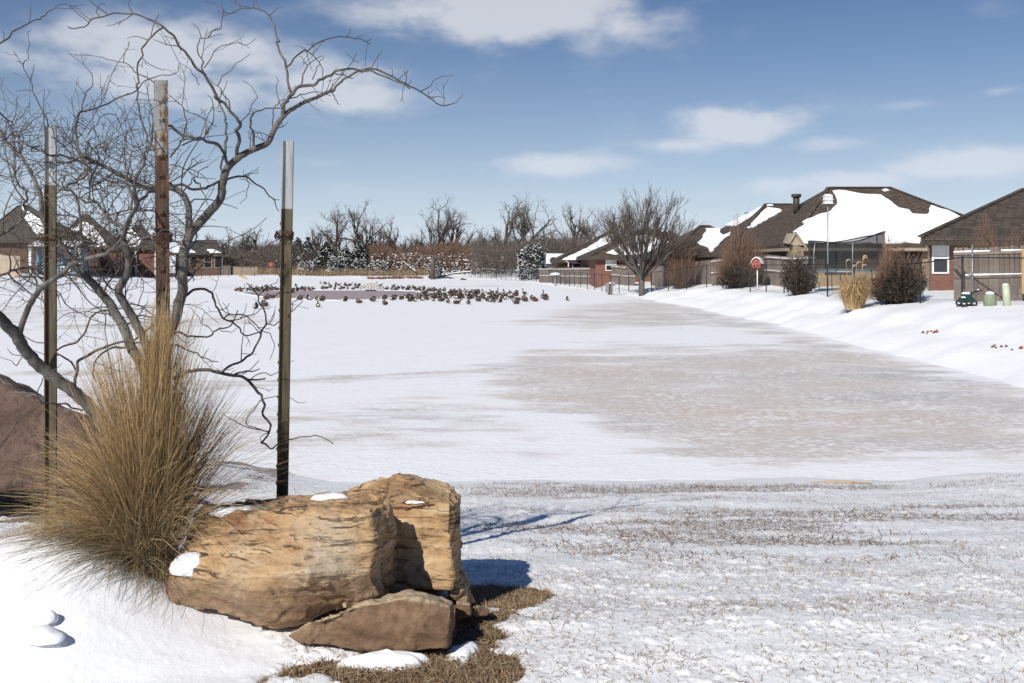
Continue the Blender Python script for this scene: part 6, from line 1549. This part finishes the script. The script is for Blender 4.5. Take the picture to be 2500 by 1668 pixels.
def needle_tree(label, loc, h, w, seed, snow=.35, shape='cone', group=None, nleaf=1500, name="cedar"):
    """evergreen of drooping leaf sprays with snow caught on them"""
    g = np.random.default_rng(seed); o = thing(name, loc, label, "tree", group)
    m = MB(); m.tube([(loc[0], loc[1], loc[2] - .3), (loc[0], loc[1], loc[2] + h * .85)], [h * .022, h * .006], 6); m.build("trunk", M['far_bark'], o)
    n = nleaf; u = g.random(n) ** (.75 if shape == 'cone' else 1.0); a = g.uniform(0, 2 * math.pi, n)
    lump = .72 + .5 * vnoise(np.cos(a) * 1.6 + seed, np.sin(a) * 1.6, u * 5, seed)
    if shape == 'cone': prof = (1 - u) ** .75 * (.55 + .45 * smooth(0, .12, u)) + .03
    else: prof = np.sqrt(np.clip(1 - ((u - .42) / .60) ** 2, 0, 1)) * .95 + .05
    rad = w / 2 * prof * lump * g.uniform(.55, 1.0, n) ** .5
    c = np.stack([np.cos(a) * rad, np.sin(a) * rad, u * h * (1 + .05 * g.normal(0, 1, n)) + .05], -1) + np.array(loc)
    sz = (.055 * h * .35 + .10) * g.uniform(.6, 1.5, n)
    dr = np.stack([np.cos(a), np.sin(a), g.uniform(-.5, .35, n)], -1); dr += g.normal(0, .35, (n, 3)); dr /= np.linalg.norm(dr, axis=1, keepdims=True)
    sd = np.cross(dr, g.normal(0, 1, (n, 3)) * .5 + np.array((0, 0, 1))); sd /= np.linalg.norm(sd, axis=1, keepdims=True)
    v = np.stack([c - dr * sz[:, None] - sd * (sz * .25)[:, None], c - sd * (sz * .6)[:, None], c + dr * (sz * 1.3)[:, None], c + sd * (sz * .6)[:, None]], 1)
    F_ = np.arange(n * 4).reshape(n, 4)
    tag(mesh_obj("crown", v.reshape(-1, 3), F_, M['cedar'], o), kind="stuff")
    k = g.random(n) < snow * smooth(-.3, .8, .5 + .5 * np.sin(a * 3 + u * 17)) * (1.25 - u * .6)
    vs = v[k] + np.array((0, 0, .05)); vs[:, :, 2] = vs[:, :, 2] * .5 + vs[:, :, 2].mean(1, keepdims=True) * .5
    if len(vs):
        cc = vs.mean(1, keepdims=True); vs = cc + (vs - cc) * .62
        tp = vs.copy(); tp[:, :, 2] += .05
        V = np.concatenate([vs, tp], 1).reshape(-1, 3); b = np.arange(len(vs))[:, None, None] * 8
        q = np.array([(4, 5, 6, 7), (0, 1, 5, 4), (1, 2, 6, 5), (2, 3, 7, 6), (3, 0, 4, 7)])
        tag(mesh_obj("snow_clumps", V, (b + q[None]).reshape(-1, 4), M['snow'], o), kind="stuff")
    return o
def far(px, d): x = (px - 1250) / FPX * d; return np.array((x, d, h1(x, d)))
def hgt(py, loc): return EYE + (640 - py) / FPX * loc[1] - loc[2]

TW = [(831, 504, 168, 'spread', (-.15, 0), 'bare tree leaning and spreading sideways above the dark cedars'), (863, 503, 172, 'wood', (.02, 0), 'tall slim bare tree between the leaning tree and a forked one'),
      (890, 522, 170, 'wood', (-.1, 0), 'forked bare tree rising out of the cedars beside the tall slim one'), (972, 548, 168, 'wood', (0, 0), 'ragged bare tree over russet brush, next to the tallest wood tree'),
      (1048, 489, 165, 'wood', (.03, 0), 'tallest narrow bare tree above the middle of the russet brush'), (1010, 565, 172, 'spread', (.1, 0), 'low twisted bare tree below the tallest narrow one'),
      (1088, 517, 170, 'wood', (0, 0), 'thin twin topped bare tree standing alone above the brush'), (1158, 568, 172, 'spread', (.1, 0), 'short crooked bare tree between the twin topped tree and the big pair'),
      (1226, 494, 160, 'wood', (-.05, 0), 'first of the big pair of bare trees by the round snowy evergreen'), (1275, 485, 158, 'wood', (.12, 0), 'second of the big pair of bare trees, its limbs forking over the evergreen'),
      (1330, 560, 175, 'spread', (.05, 0), 'small bare tree over the snow covered low roof'), (1372, 566, 178, 'spread', (-.05, 0), 'small bushy bare tree behind the snow slope roof'),
      (1415, 507, 170, 'wood', (0, 0), 'dense dark bare tree behind the long snow slope roof'), (1462, 520, 172, 'wood', (.05, 0), 'bare tree half hidden by the round tree'),
      (925, 566, 174, 'wood', (.05, 0), 'thin bare tree at the start of the russet brush'), (1002, 578, 176, 'wood', (-.05, 0), 'low bare tree close beside the tallest narrow one'), (1120, 566, 175, 'wood', (.08, 0), 'slender bare tree between the twin topped and crooked ones'), (1190, 560, 173, 'wood', (-.08, 0), 'bare tree just before the big pair'), (795, 560, 174, 'wood', (0, 0), 'thin bare tree behind the bushy cedar'),
      (512, 574, 185, 'spread', (0, 0), 'low grey bare tree behind the farthest house across the pond'), (552, 562, 182, 'spread', (.1, 0), 'rounded grey bare tree at the pond corner above the tan fence'),
      (598, 572, 180, 'spread', (0, 0), 'broad low bare tree beside the orange sign'), (642, 560, 178, 'spread', (-.1, 0), 'grey bare tree just beside the boulder post')]
for i, (px, top, d, kind, lean, lab) in enumerate(TW):
    b = far(px, d); bare_tree(lab, b, hgt(top, b) * 1.12, kind, 100 + i, group="bare trees of the wood beyond the pond", lean=lean, r0=.34 if kind == 'wood' else .26)
b = base_at(1567, 71.0)
MINR = 0.010
bare_tree("big round crowned bare tree with fanned branches behind the black wire fence", b, hgt(446, b), 'vase', 5, ('bark', 'far_bark'), r0=.2, name="bare_tree")
MINR = 0.006
b = base_at(1770, 63.0); bare_tree("small thin bare sapling before the torn snow patch roof", b, hgt(560, b), 'spread', 55, ('far_bark', 'far_bark'), r0=.035, name="sapling")
MINR = 0.012
CE = [(727, 586, 166, 60), (752, 586, 164, 62), (798, 596, 160, 75), (843, 606, 158, 66), (876, 596, 160, 52), (908, 586, 163, 66), (947, 592, 168, 60), (1028, 596, 172, 60), (1111, 596, 172, 56), (1182, 590, 170, 60), (690, 598, 168, 54), (620, 612, 172, 50), (965, 606, 171, 50), (1140, 604, 170, 52)]
CL_ = ["pointed dark cedar at the wood's end nearest the boulder post", "pointed dark cedar second along the wood's edge", "bushy cedar dusted with snow under the leaning bare tree", "low round cedar between the bushy one and the forked tree", "narrow cedar at the foot of the slim bare tree",
       "tall flat topped cedar at the start of the russet brush", "dark cedar poking above the start of the brush", "dark cedar behind the tallest bare tree", "dark cedar behind the twin topped bare tree", "dark cedar beside the big pair of bare trees", "half hidden cedar right next to the boulder post", "small cedar behind the orange sign", "small dark cedar deep in the russet brush", "small dark cedar behind the short crooked tree"]
for i, (px, top, d, wpx) in enumerate(CE):
    b = far(px, d); needle_tree(CL_[i], b, hgt(top, b), wpx * d / FPX * 1.15, 200 + i, .42 if px < 930 else .15, 'cone', "cedars along the wood", 1300)
for i, (px, top, d, wpx, lab) in enumerate([(748, 640, 154, 44, "small snow laden juniper at the front of the wood below the pointed cedars"), (925, 640, 154, 48, "small snow laden juniper below the flat topped cedar"), (826, 628, 155, 52, "snow laden juniper below the bushy cedar"), (880, 634, 155, 40, "snow speckled juniper below the narrow cedar"), (1062, 640, 146, 34, "snowy juniper hugging the dark dead trunk")]):
    b = far(px, d); needle_tree(lab, b, hgt(top, b), wpx * d / FPX * 1.1, 230 + i, .8, 'round', "snowy junipers at the front of the wood", 700, "juniper")
b = far(1297, 133); needle_tree("round evergreen heavily dotted with snow at the corner of the wire fence", b, hgt(604, b), 72 * 133 / FPX, 250, .85, 'round', None, 1700, "evergreen")

def sticks(name, n, posfn, lenr, wid, mat, up=1.0, seed=0, snow=None):
    """tangle of twigs as short bent ribbons"""
    g = np.random.default_rng(seed); p = posfn(g, n); n = len(p)
    d = g.normal(0, 1, (n, 3)); d[:, 2] = np.abs(d[:, 2]) * up + .25; d /= np.linalg.norm(d, axis=1, keepdims=True)
    L = g.uniform(*lenr, n)[:, None]; m_ = p + d * L * .5; e = p + (d + g.normal(0, .35, (n, 3))) * L
    s = np.cross(d, g.normal(0, 1, (n, 3)) + np.array((0, -1.5, 0))); s /= np.linalg.norm(s, axis=1, keepdims=True) + 1e-9; s = s * wid / 2
    v = np.stack([p - s, p + s, m_ + s * .8, m_ - s * .8, e + s * .35, e - s * .35], 1)
    f = np.array([(0, 1, 2, 3), (3, 2, 4, 5)])
    return tag(mesh_obj(name, v.reshape(-1, 3), (f[None] + (np.arange(n) * 6)[:, None, None]).reshape(-1, 4), mat), kind="stuff")
def brush_pos(px0, px1, d0, d1, topfn):
    def fn(g, n):
        px = g.uniform(px0, px1, n); d = g.uniform(d0, d1, n); x = (px - 1250) / FPX * d
        z0 = H(x, d); top = topfn(px) * (.75 + .5 * vnoise(px * .05, d * .3, seed=9))
        return np.stack([x, d, z0 + g.random(n) ** .8 * top], -1)
    return fn
tag(sticks("russet_brush_undergrowth", 17000, brush_pos(905, 1215, 156, 172, lambda p: 3.6 + .6 * np.sin(p * .03)), (.6, 1.7), .05, M['brush'], 1.2, 1), "russet leafless brush tangled along the middle of the wood", "brush")
tag(sticks("grey_brush_undergrowth", 15000, brush_pos(460, 930, 160, 182, lambda p: 3.3 + .7 * np.sin(p * .02)), (.6, 1.6), .05, M['brush_grey'], 1.2, 2), "grey leafless brush filling the wood among the cedars", "brush")
tag(sticks("dark_brush_undergrowth", 15000, brush_pos(1150, 1480, 142, 178, lambda p: 4.6 + 0 * p), (.6, 1.7), .05, M['brush_grey'], 1.4, 3), "dark leafless brush behind the snowy evergreen and low roofs", "brush")
tag(sticks("deep_wood_undergrowth", 15000, brush_pos(440, 1760, 180, 200, lambda p: 3.4 + .8 * np.sin(p * .013)), (.8, 2.0), .08, M['brush_grey'], 1.5, 4), "deeper wood closing the view behind the cedars and brush", "wood")
tag(sticks("dry_grass_strip", 8000, brush_pos(480, 1075, 151, 157, lambda p: .42 + 0 * p), (.3, .8), .05, M['tan_straw'], 2.5, 5), "tan dry grass along the foot of the wood", "grass")
g = np.random.default_rng(77); m = MB()
for i in range(1500):
    px = g.uniform(905, 1230); d = g.uniform(155, 160); x = (px - 1250) / FPX * d; z = h1(x, d) + g.random() ** 1.4 * 3.4
    s = g.uniform(.05, .14); m.add([(x - s, d, z), (x + s, d - .05, z + .02), (x + s * .6, d, z + s * .7), (x - s * .7, d + .05, z + s * .6)], [(0, 1, 2, 3)])
tag(m.build("brush_snow", M['snow']), "flecks of snow caught in the russet brush", "snow", kind="stuff")
# dead trunk and fallen snowy limbs at the water's far corner
b = far(1056, 143.5); m = MB(); m.tube([b - (0, 0, .3), b + (0, 0, 1.2), b + (.1, 0, 2.9)], [.42, .3, .22], 9); m.tube([b + (.05, 0, 1.6), b + (.9, 0, 2.6), b + (1.2, 0, 3.4)], [.16, .1, .05], 6); m.tube([b + (.05, 0, 1.9), b + (-.7, 0, 2.9)], [.12, .05], 6)
tag(m.build("dead_trunk", M['far_bark'], None, True, origin=b), "dark dead tree trunk standing at the pond's edge before the brush", "tree trunk")
for lab, pts, sd in (("fallen pale limb sprawled with snow before the big pair of trees", [(1210, 660, 148), (1180, 658, 148), (1150, 664, 147), (1110, 668, 147), (1075, 676, 146)], 1), ("fallen thin limb leaning through the russet brush", [(985, 640, 152), (1000, 652, 152), (1015, 664, 151)], 2)):
    g = np.random.default_rng(sd); pp = np.array([P(*q) for q in pts]); o = thing("fallen_limb", pp[-1], lab, "fallen limb", "fallen limbs at the wood's edge")
    pp = smooth_pts(pp, 4); m = MB(); s = MB(); m.tube(pp, np.linspace(.06, .14, len(pp)), 6)
    s.tube(pp + (0, 0, .1), np.linspace(.05, .1, len(pp)), 5)
    for k in range(6):
        i = g.integers(2, len(pp) - 2); e = pp[i] + np.array((g.uniform(-1.2, 1.2), g.uniform(-.5, .5), g.uniform(.2, 1.3))); m.tube([pp[i], (pp[i] + e) / 2 + (0, 0, .1), e], [.06, .05, .03], 5)
        s.tube([pp[i] + (0, 0, .08), e + (0, 0, .06)], [.05, .03], 4)
    l_ = m.build("limb", M['far_bark'], o, True); s.build("snow_cap", M['snow'], o, True)
# dark drift line of broken reeds on the far shore
for lab, px0, px1, py, sd in (("long broken line of dark red brush along the far shore", 898, 985, 677, 1), ("shorter dark red brush line beside it on the far shore", 995, 1028, 680, 2)):
    g = np.random.default_rng(sd); m = MB()
    for i in range(int((px1 - px0) * 2.2)):
        px = g.uniform(px0, px1); d = 145.5 + g.normal(0, .4); x = (px - 1250) / FPX * d; z = h1(x, d); dx, dz = g.uniform(-.5, .5), g.uniform(.08, .3)
        m.tube([(x, d, z - .02), (x + dx, d + g.normal(0, .2), z + dz)], [.07, .04], 4)
    tag(m.build("brush_line", M['red_clay']), lab, "brush", "brush lines on the far shore", "stuff")

def shrub(label, px, d, wpx, top, n, twmat, leafmat, nleaf, seed, name="shrub", lw=.05, round_=True, twid=.016):
    g = np.random.default_rng(seed); b = base_at(px, d); h = hgt(top, b); w = wpx * d / FPX
    o = thing(name, b, label, "shrub", None)
    a = g.uniform(0, 2 * math.pi, n); rr = np.sqrt(g.random(n)) * w / 2; u = g.uniform(.45, 1, n)
    shape = np.sqrt(np.clip(1 - (rr / (w / 2)) ** 2 * .8, .1, 1))
    lob = .42 + 1.0 * vnoise(np.cos(a) * rr / w * 5 + seed * 7, np.sin(a) * rr / w * 5, seed=seed)
    rr = rr * (.75 + .5 * vnoise(np.cos(a) * 2 + seed, np.sin(a) * 2, u * 2, seed + 1))
    tip = np.stack([np.cos(a) * rr, np.sin(a) * rr, h * u * shape * lob * g.uniform(.85, 1.15, n)], -1)
    root_ = np.stack([np.cos(a) * rr * .15, np.sin(a) * rr * .15, np.zeros(n) - .05], -1)
    st = root_ + (tip - root_) * g.uniform(.0, .55, n)[:, None] * np.array((1, 1, 1.0))
    mid = (st + tip) / 2 + g.normal(0, .06 * w, (n, 3)) * .6
    s = np.cross(tip - st, g.normal(0, 1, (n, 3)) + np.array((0, -2, 0))); s /= np.linalg.norm(s, axis=1, keepdims=True) + 1e-9; s *= twid / 2
    v = np.stack([st - s, st + s, mid + s * .8, mid - s * .8, tip + s * .4, tip - s * .4], 1) + b
    f = np.array([(0, 1, 2, 3), (3, 2, 4, 5)])
    tag(mesh_obj("twigs", v.reshape(-1, 3), (f[None] + (np.arange(n) * 6)[:, None, None]).reshape(-1, 4), twmat, o), kind="stuff")
    m = MB()
    for k in range(7):
        t = np.array((g.normal(0, w * .2), g.normal(0, w * .15), h * .6)); m.tube([b - (0, 0, .1), b + t * .5 + g.normal(0, .05, 3), b + t], [.035, .028, .015], 5)
    m.build("stem", M['far_bark'], o)
    if nleaf:
        k = g.integers(0, n, nleaf); c = st[k] + (tip - st)[k] * g.random(nleaf)[:, None] + g.normal(0, .05, (nleaf, 3)) + b
        q = g.normal(0, 1, (nleaf, 3)); q /= np.linalg.norm(q, axis=1, keepdims=True); q2 = np.cross(q, g.normal(0, 1, (nleaf, 3))); q2 /= np.linalg.norm(q2, axis=1, keepdims=True)
        sz = lw * g.uniform(.6, 1.5, (nleaf, 1))
        v = np.stack([c - q * sz, c - q2 * sz * .5, c + q * sz, c + q2 * sz * .5], 1)
        tag(mesh_obj("leaves", v.reshape(-1, 3), np.arange(nleaf * 4).reshape(-1, 4), leafmat, o), kind="stuff")
    return o
shrub("tall russet twigged shrub behind the wire fence beside the round tree's trunk", 1662, 70, 78, 588, 1500, M['brush'], M['redleaf'], 1500, 1, twid=.02)
shrub("wide pale brown twiggy shrub with dark lower leaves, behind the barn birdhouse", 1805, 59, 130, 556, 2300, M['brush'], M['redleaf'], 700, 2, twid=.02)
shrub("low dark leaved bush under the wide pale brown shrub", 1800, 58, 100, 650, 500, M['brush_grey'], M['darkleaf'], 3000, 3, lw=.07)
shrub("dark leaved bush at the fence between the barn birdhouse and the martin house pole", 1950, 46.5, 92, 616, 900, M['brush_grey'], M['darkleaf'], 4200, 4, lw=.06)
shrub("largest brown bush with almost black lower leaves beside the golden grass", 2192, 36.5, 142, 588, 2600, M['brush'], M['redleaf'], 900, 5)
shrub("black leaved low bush in front of the largest brown bush", 2195, 36.0, 130, 640, 700, M['brush_grey'], M['darkleaf'], 5000, 6, lw=.06)
shrub("sparse brown bush rising behind the grey plank fence before the bare roof", 2430, 36.0, 190, 540, 2200, M['brush'], M['redleaf'], 600, 7)
# golden ornamental grass at the fence
b = base_at(2086, 36.2); o = thing("golden_grass_clump", b, "golden ornamental grass with nodding plumes at the fence by the largest brown bush", "grass clump")
g = np.random.default_rng(8); m = MB()
for i in range(1700):
    a = g.uniform(0, 6.28); r = g.random() ** .5 * .30; h = g.uniform(.5, 1.45); l = g.uniform(.05, .66)
    p = b + (math.cos(a) * r, math.sin(a) * r, -.02); d = np.array((math.cos(a), math.sin(a), 0)); s = np.array((-math.sin(a), math.cos(a), 0)) * .006 + (.005, 0, 0)
    p1 = p + d * l * .4 + (0, 0, h * .75); p2 = p + d * l + (0, 0, h * (.95 if g.random() < .5 else .55))
    m.add([p - s, p + s, p1 + s * .8, p1 - s * .8, p2 + s * .3, p2 - s * .3], [(0, 1, 2, 3), (3, 2, 4, 5)])
tag(m.build("blades", M['gold_straw'], o), kind="stuff")
for i in range(6):
    x = g.uniform(-.35, .35); h = g.uniform(1.45, 1.85); m = MB()
    p = b + (x * .5, 0, 0); q = b + (x, 0, h)
    m.tube([p, (p + q) / 2 + (.02, 0, 0), q], .006, 4); m.tube([q, q + (.04, 0, .1), q + (.12, 0, .12), q + (.17, 0, .04)], [.015, .028, .025, .01], 6); m.build("plume", M['gold_straw'], o, True)
# a few bare clods of red earth where the bank has broken
for lab, px, py, d, sd in (("cluster of red earth clods on the broken bank, the larger nearest one", 2462, 852, 23.5, 1), ("small red earth clods farther along the broken bank lip", 2282, 832, 28.0, 2), ("brown earth showing through the snow on the bank below the utility post", 1500, 718, 72, 3)):
    g = np.random.default_rng(sd); x = (px - 1250) / FPX * d; m = MB(); z0 = h1(x, d)
    for i in range(9):
        c = np.array((x + g.normal(0, .12), d + g.normal(0, .25), 0)); c[2] = h1(c[0], c[1]) + .0; r = g.uniform(.02, .055)
        m.lathe([(r * .7, -.04), (r, r * .2), (r * .6, r * .8), (r * .1, r)], c, 7)
        m.v[-1] = m.v[-1] + g.normal(0, r * .16, m.v[-1].shape)
    tag(m.build("earth_clods", M['red_clay'], None, origin=(x, d, z0)), lab, "earth", "earth clods on the bank", "stuff")

# ------------------------------------------------------------------ fountain and geese
b = icept(905, 711); o = thing("fountain", b, "low foaming fountain bubbling at the far side of the open water", "fountain")
m = MB(); m.lathe([(.45, 0), (.5, .06), (.4, .12), (.1, .14)], b, 14); m.build("float", M['black_plastic'], o, True)
g = np.random.default_rng(5); m = MB()
for i in range(520):
    a = g.uniform(0, 6.28); t = g.random(); r = 1.15 * t; z = .72 * (1 - (t * 1.05 - .15) ** 2 * 1.05) * g.uniform(.5, 1.05); s = g.uniform(.02, .06)
    c = b + (math.cos(a) * r, math.sin(a) * r, max(z, .03)); m.add([c + (s, 0, 0), c + (0, s, 0), c + (-s, 0, 0), c + (0, -s, 0), c + (0, 0, s * 1.5), c + (0, 0, -s * 1.3)], [(0, 1, 4), (1, 2, 4), (2, 3, 4), (3, 0, 4), (1, 0, 5), (2, 1, 5), (3, 2, 5), (0, 3, 5)])
tag(m.build("spray", M['goose_white'], o), kind="stuff")

def goose_mesh(pose):
    """one loft from tail to bill; materials by length along the bird"""
    body = [(-.30, .15, .012, .008), (-.26, .15, .045, .022), (-.20, .14, .085, .065), (-.10, .125, .125, .105), (.02, .12, .135, .118), (.12, .125, .118, .118), (.19, .145, .08, .10)]
    mats = [0, 3, 0, 0, 0, 0]
    if pose == 'tucked':
        neck = [(.215, .21, .05, .055), (.19, .265, .04, .042), (.13, .295, .036, .036), (.065, .30, .045, .042), (.01, .285, .036, .034), (-.05, .262, .015, .014)]
    elif pose == 'alert':
        neck = [(.215, .22, .045, .05), (.22, .31, .033, .036), (.215, .40, .03, .033), (.235, .455, .04, .04), (.285, .46, .03, .028), (.335, .45, .012, .012)]
    else:
        neck = [(.235, .19, .05, .05), (.275, .23, .036, .036), (.29, .275, .034, .034), (.315, .30, .042, .04), (.365, .29, .03, .028), (.415, .275, .012, .012)]
    secs = body + neck; mats = mats + [2] + [1] * len(neck)
    pts = np.array([(s[0], s[1]) for s in secs]); tg = np.gradient(pts, axis=0); tg /= np.linalg.norm(tg, axis=1, keepdims=True)
    V = []; F = []; MI = []; k = 10
    for (x, z, ry, rz), t in zip(secs, tg):
        for j in range(k):
            a = 2 * math.pi * j / k; n = math.sin(a) * rz
            zz = z + n * t[0]; V.append((x - n * t[1], math.cos(a) * ry, max(zz, .0)))
    for i in range(len(secs) - 1):
        for j in range(k):
            j2 = (j + 1) % k; F.append((i * k + j, i * k + j2, (i + 1) * k + j2, (i + 1) * k + j))
            MI.append(3 if (i < 2 and 5 < j < 9) else (2 if i in (4, 5) and 5 < j < 9 else (1 if i == 0 else mats[min(i, len(mats) - 1)])))
    F.append(tuple(range(k - 1, -1, -1))); F.append(tuple((len(secs) - 1) * k + j for j in range(k))); MI += [1, 1]
    me = bpy.data.meshes.new("goose"); me.from_pydata(V, [], F)
    for mm in ('goose_back', 'goose_black', 'goose_pale', 'goose_white'): me.materials.append(M[mm])
    me.polygons.foreach_set("material_index", MI); me.polygons.foreach_set("use_smooth", [True] * len(F)); me.update()
    return me
GM = [goose_mesh('tucked'), goose_mesh('tucked'), goose_mesh('rest'), goose_mesh('alert')]
g = np.random.default_rng(12); GG = "geese resting on the ice round the open water"
def z6(x, y): return 550 + x / 4.7, 600 + y / 4.7
def z7(x, y): return 950 + x / 4.7, 600 + y / 4.7
far_row = "resting dark goose in the crowded row along the far edge of the open water"
crowd = "resting brown goose packed in the dense flock where the open water ends"
near_row = "resting goose at the near edge of the open water"
back_row = "resting goose in the loose line behind the dense flock"
flock = []
for (x, y) in [(125, 522), (165, 514), (200, 520), (245, 524), (300, 522), (350, 512), (390, 524), (420, 507), (430, 532), (480, 517), (530, 492), (560, 507), (590, 514), (530, 517), (640, 512), (680, 515), (720, 517), (785, 514), (840, 514), (860, 512), (890, 502), (910, 517), (965, 512), (1010, 507), (1115, 502), (1160, 497), (1250, 512), (1320, 507), (1355, 497), (1400, 507), (1465, 507), (1510, 492), (1560, 502), (1590, 492), (1770, 507), (1810, 507), (1850, 505), (185, 530), (270, 512), (330, 528), (370, 530), (460, 526), (505, 512), (820, 520)]:
    flock.append((*z6(x, y), far_row))
for (x, y) in [(1095, 440), (1150, 445), (1200, 455), (1265, 450), (1300, 460), (1200, 485), (1260, 480), (1385, 465), (1420, 465), (1490, 465), (1530, 465), (1740, 450), (1775, 470)]:
    flock.append((*z6(x, y), "goose in the short second row set back beyond the fountain"))
for (x, y) in [(955, 622), (1050, 630), (1105, 637), (850, 624), (1820, 617), (1925, 627)]: flock.append((*z6(x, y), near_row))
for (x, y) in [(50, 482), (30, 512), (75, 514), (110, 497), (160, 502), (220, 484), (205, 512), (245, 512), (285, 497), (310, 517), (350, 512), (390, 512), (410, 527), (445, 527), (480, 527), (525, 522), (575, 532), (630, 527), (715, 537), (760, 542), (800, 537), (820, 547), (865, 537), (905, 542), (940, 547), (980, 552), (1010, 547), (1070, 552)]: flock.append((*z7(x, y), back_row))
for (x, y) in [(135, 620), (210, 607), (255, 614), (325, 614), (375, 632), (350, 602), (435, 624), (505, 637), (420, 592), (410, 562), (480, 592), (600, 642), (580, 612), (660, 612), (700, 602), (760, 612), (800, 612), (540, 577), (590, 572), (640, 572), (680, 577), (740, 572), (790, 577), (830, 582), (870, 592), (910, 592), (940, 607), (960, 602), (990, 582), (1010, 592), (1040, 592), (1070, 602), (1095, 612), (1130, 642), (1160, 647), (1200, 652), (1270, 652), (1160, 612), (1200, 592), (1230, 612), (1260, 582), (1300, 602), (1330, 622), (1340, 582), (1150, 562), (1190, 552), (1310, 552), (555, 600), (625, 590), (715, 585), (850, 605), (925, 618), (1050, 618), (1180, 628), (450, 610), (520, 610), (1250, 630), (295, 642), (235, 642)]: flock.append((*z7(x, y), crowd))
solo = [(*z6(465, 480), "small goose standing off beyond the far row near the boulder post"), (*z6(300, 480), "lone goose just beyond the near end of the far row"), (*z6(810, 467), "lone goose set back on the snow beyond the water"), (*z6(770, 542), "goose sitting low at the far brim of the water"),
        (*z6(470, 620), "black tailed goose at the water's near tip"), (*z6(540, 607), "pale brown goose lying sideways at the water's near tip"), (*z6(345, 724), "dark goose on open snow, nearer the tree than its brown neighbour"), (*z6(460, 700), "brown goose on open snow beside a darker one"),
        (*z6(1065, 707), "nearest dark goose alone on snow before the water"), (*z6(1370, 640), "plump dark goose alone on the near brim of the water"), (*z6(1540, 662), "dark goose with white belly alone at the water's near side"), (*z6(1690, 642), "brown goose half turned on the near brim below the fountain"), (*z6(1835, 682), "tawny goose sitting forward of the water below the fountain"),
        (*z7(40, 627), "black goose at the near brim just before the dense flock"), (*z7(675, 662), "dark goose at the front of the dense flock, white below"), (*z7(770, 672), "broad brown goose lying sideways at the front of the flock"), (*z7(910, 674), "dark goose sitting out in front of the flock"), (*z7(1030, 642), "grey brown goose resting at the flock's front edge"),
        (*z7(1235, 548), "goose standing with neck raised above the flock"), (*z7(1380, 557), "small goose at the thin end of the flock's back"), (*z7(1400, 607), "brown goose lying sideways at the flock's thin end"), (*z7(1450, 562), "dark goose right behind a brown one at the thin end"), (*z7(1455, 582), "long brown goose lying in front of a dark one at the thin end"),
        (*z7(1480, 632), "pale brown goose stretched out past the flock's thin end"), (*z7(1465, 672), "black goose sitting on grey ice in front of the stretched goose"), (*z7(1565, 642), "single brown goose on the edge of the grey ice"), (*z7(1560, 562), "upright dark goose alone behind the grey ice"), (*z7(1645, 627), "brown goose of a close pair past the flock"), (*z7(1680, 642), "dark goose of a close pair past the flock"),
        (*z7(1750, 607), "dark goose of the outer trio on the ice"), (*z7(1795, 627), "front goose of the outer trio on the ice"), (*z7(1800, 592), "goose with head up in the outer trio"), (*z7(2050, 632), "solitary goose farthest out toward the round bare tree"), (428, 744, "lone dark goose on the snow behind the tree's stem")]
def put_goose(px, py, label, pose=None, yaw=None):
    p = icept(px, py); k = pose if pose is not None else int(g.choice([0, 1, 2, 3], p=[.44, .32, .21, .03]))
    q = bpy.data.objects.new("goose", GM[k]); COL.objects.link(q)
    q.location = tuple(p); q.rotation_euler = (0, 0, g.uniform(0, 6.28) if yaw is None else yaw); s = g.uniform(.85, 1.08); q.scale = (s, s, s * g.uniform(.95, 1.15))
    tag(q, label, "goose", GG)
for (px, py, lab) in flock: put_goose(px, py, lab)
for (px, py, lab) in solo:
    pose = 3 if ("neck raised" in lab or "head up" in lab or "upright" in lab) else (2 if "sideways" in lab or "stretched" in lab or "long brown" in lab else int(g.integers(0, 2)))
    yaw = g.choice([0.1, 3.0]) if pose == 2 else None
    put_goose(px, py, lab, pose, yaw)
# two dark lumps of ice debris on the far snow
for lab, px, py in (("dark lump on the far snow near the brush line", 1100, 682), ("small dark lumps on the far snow by the wire fence end", 1129, 684)):
    p = icept(px, py); m = MB(); m.lathe([(.1, -.05), (.3, .05), (.25, .2), (.05, .28)], p, 8); m.lathe([(.1, -.05), (.2, .05), (.12, .15), (.02, .18)], p + (.4, 0, 0), 8)
    tag(m.build("dark_lump", M['far_bark'], None, True, origin=p), lab, "lump")
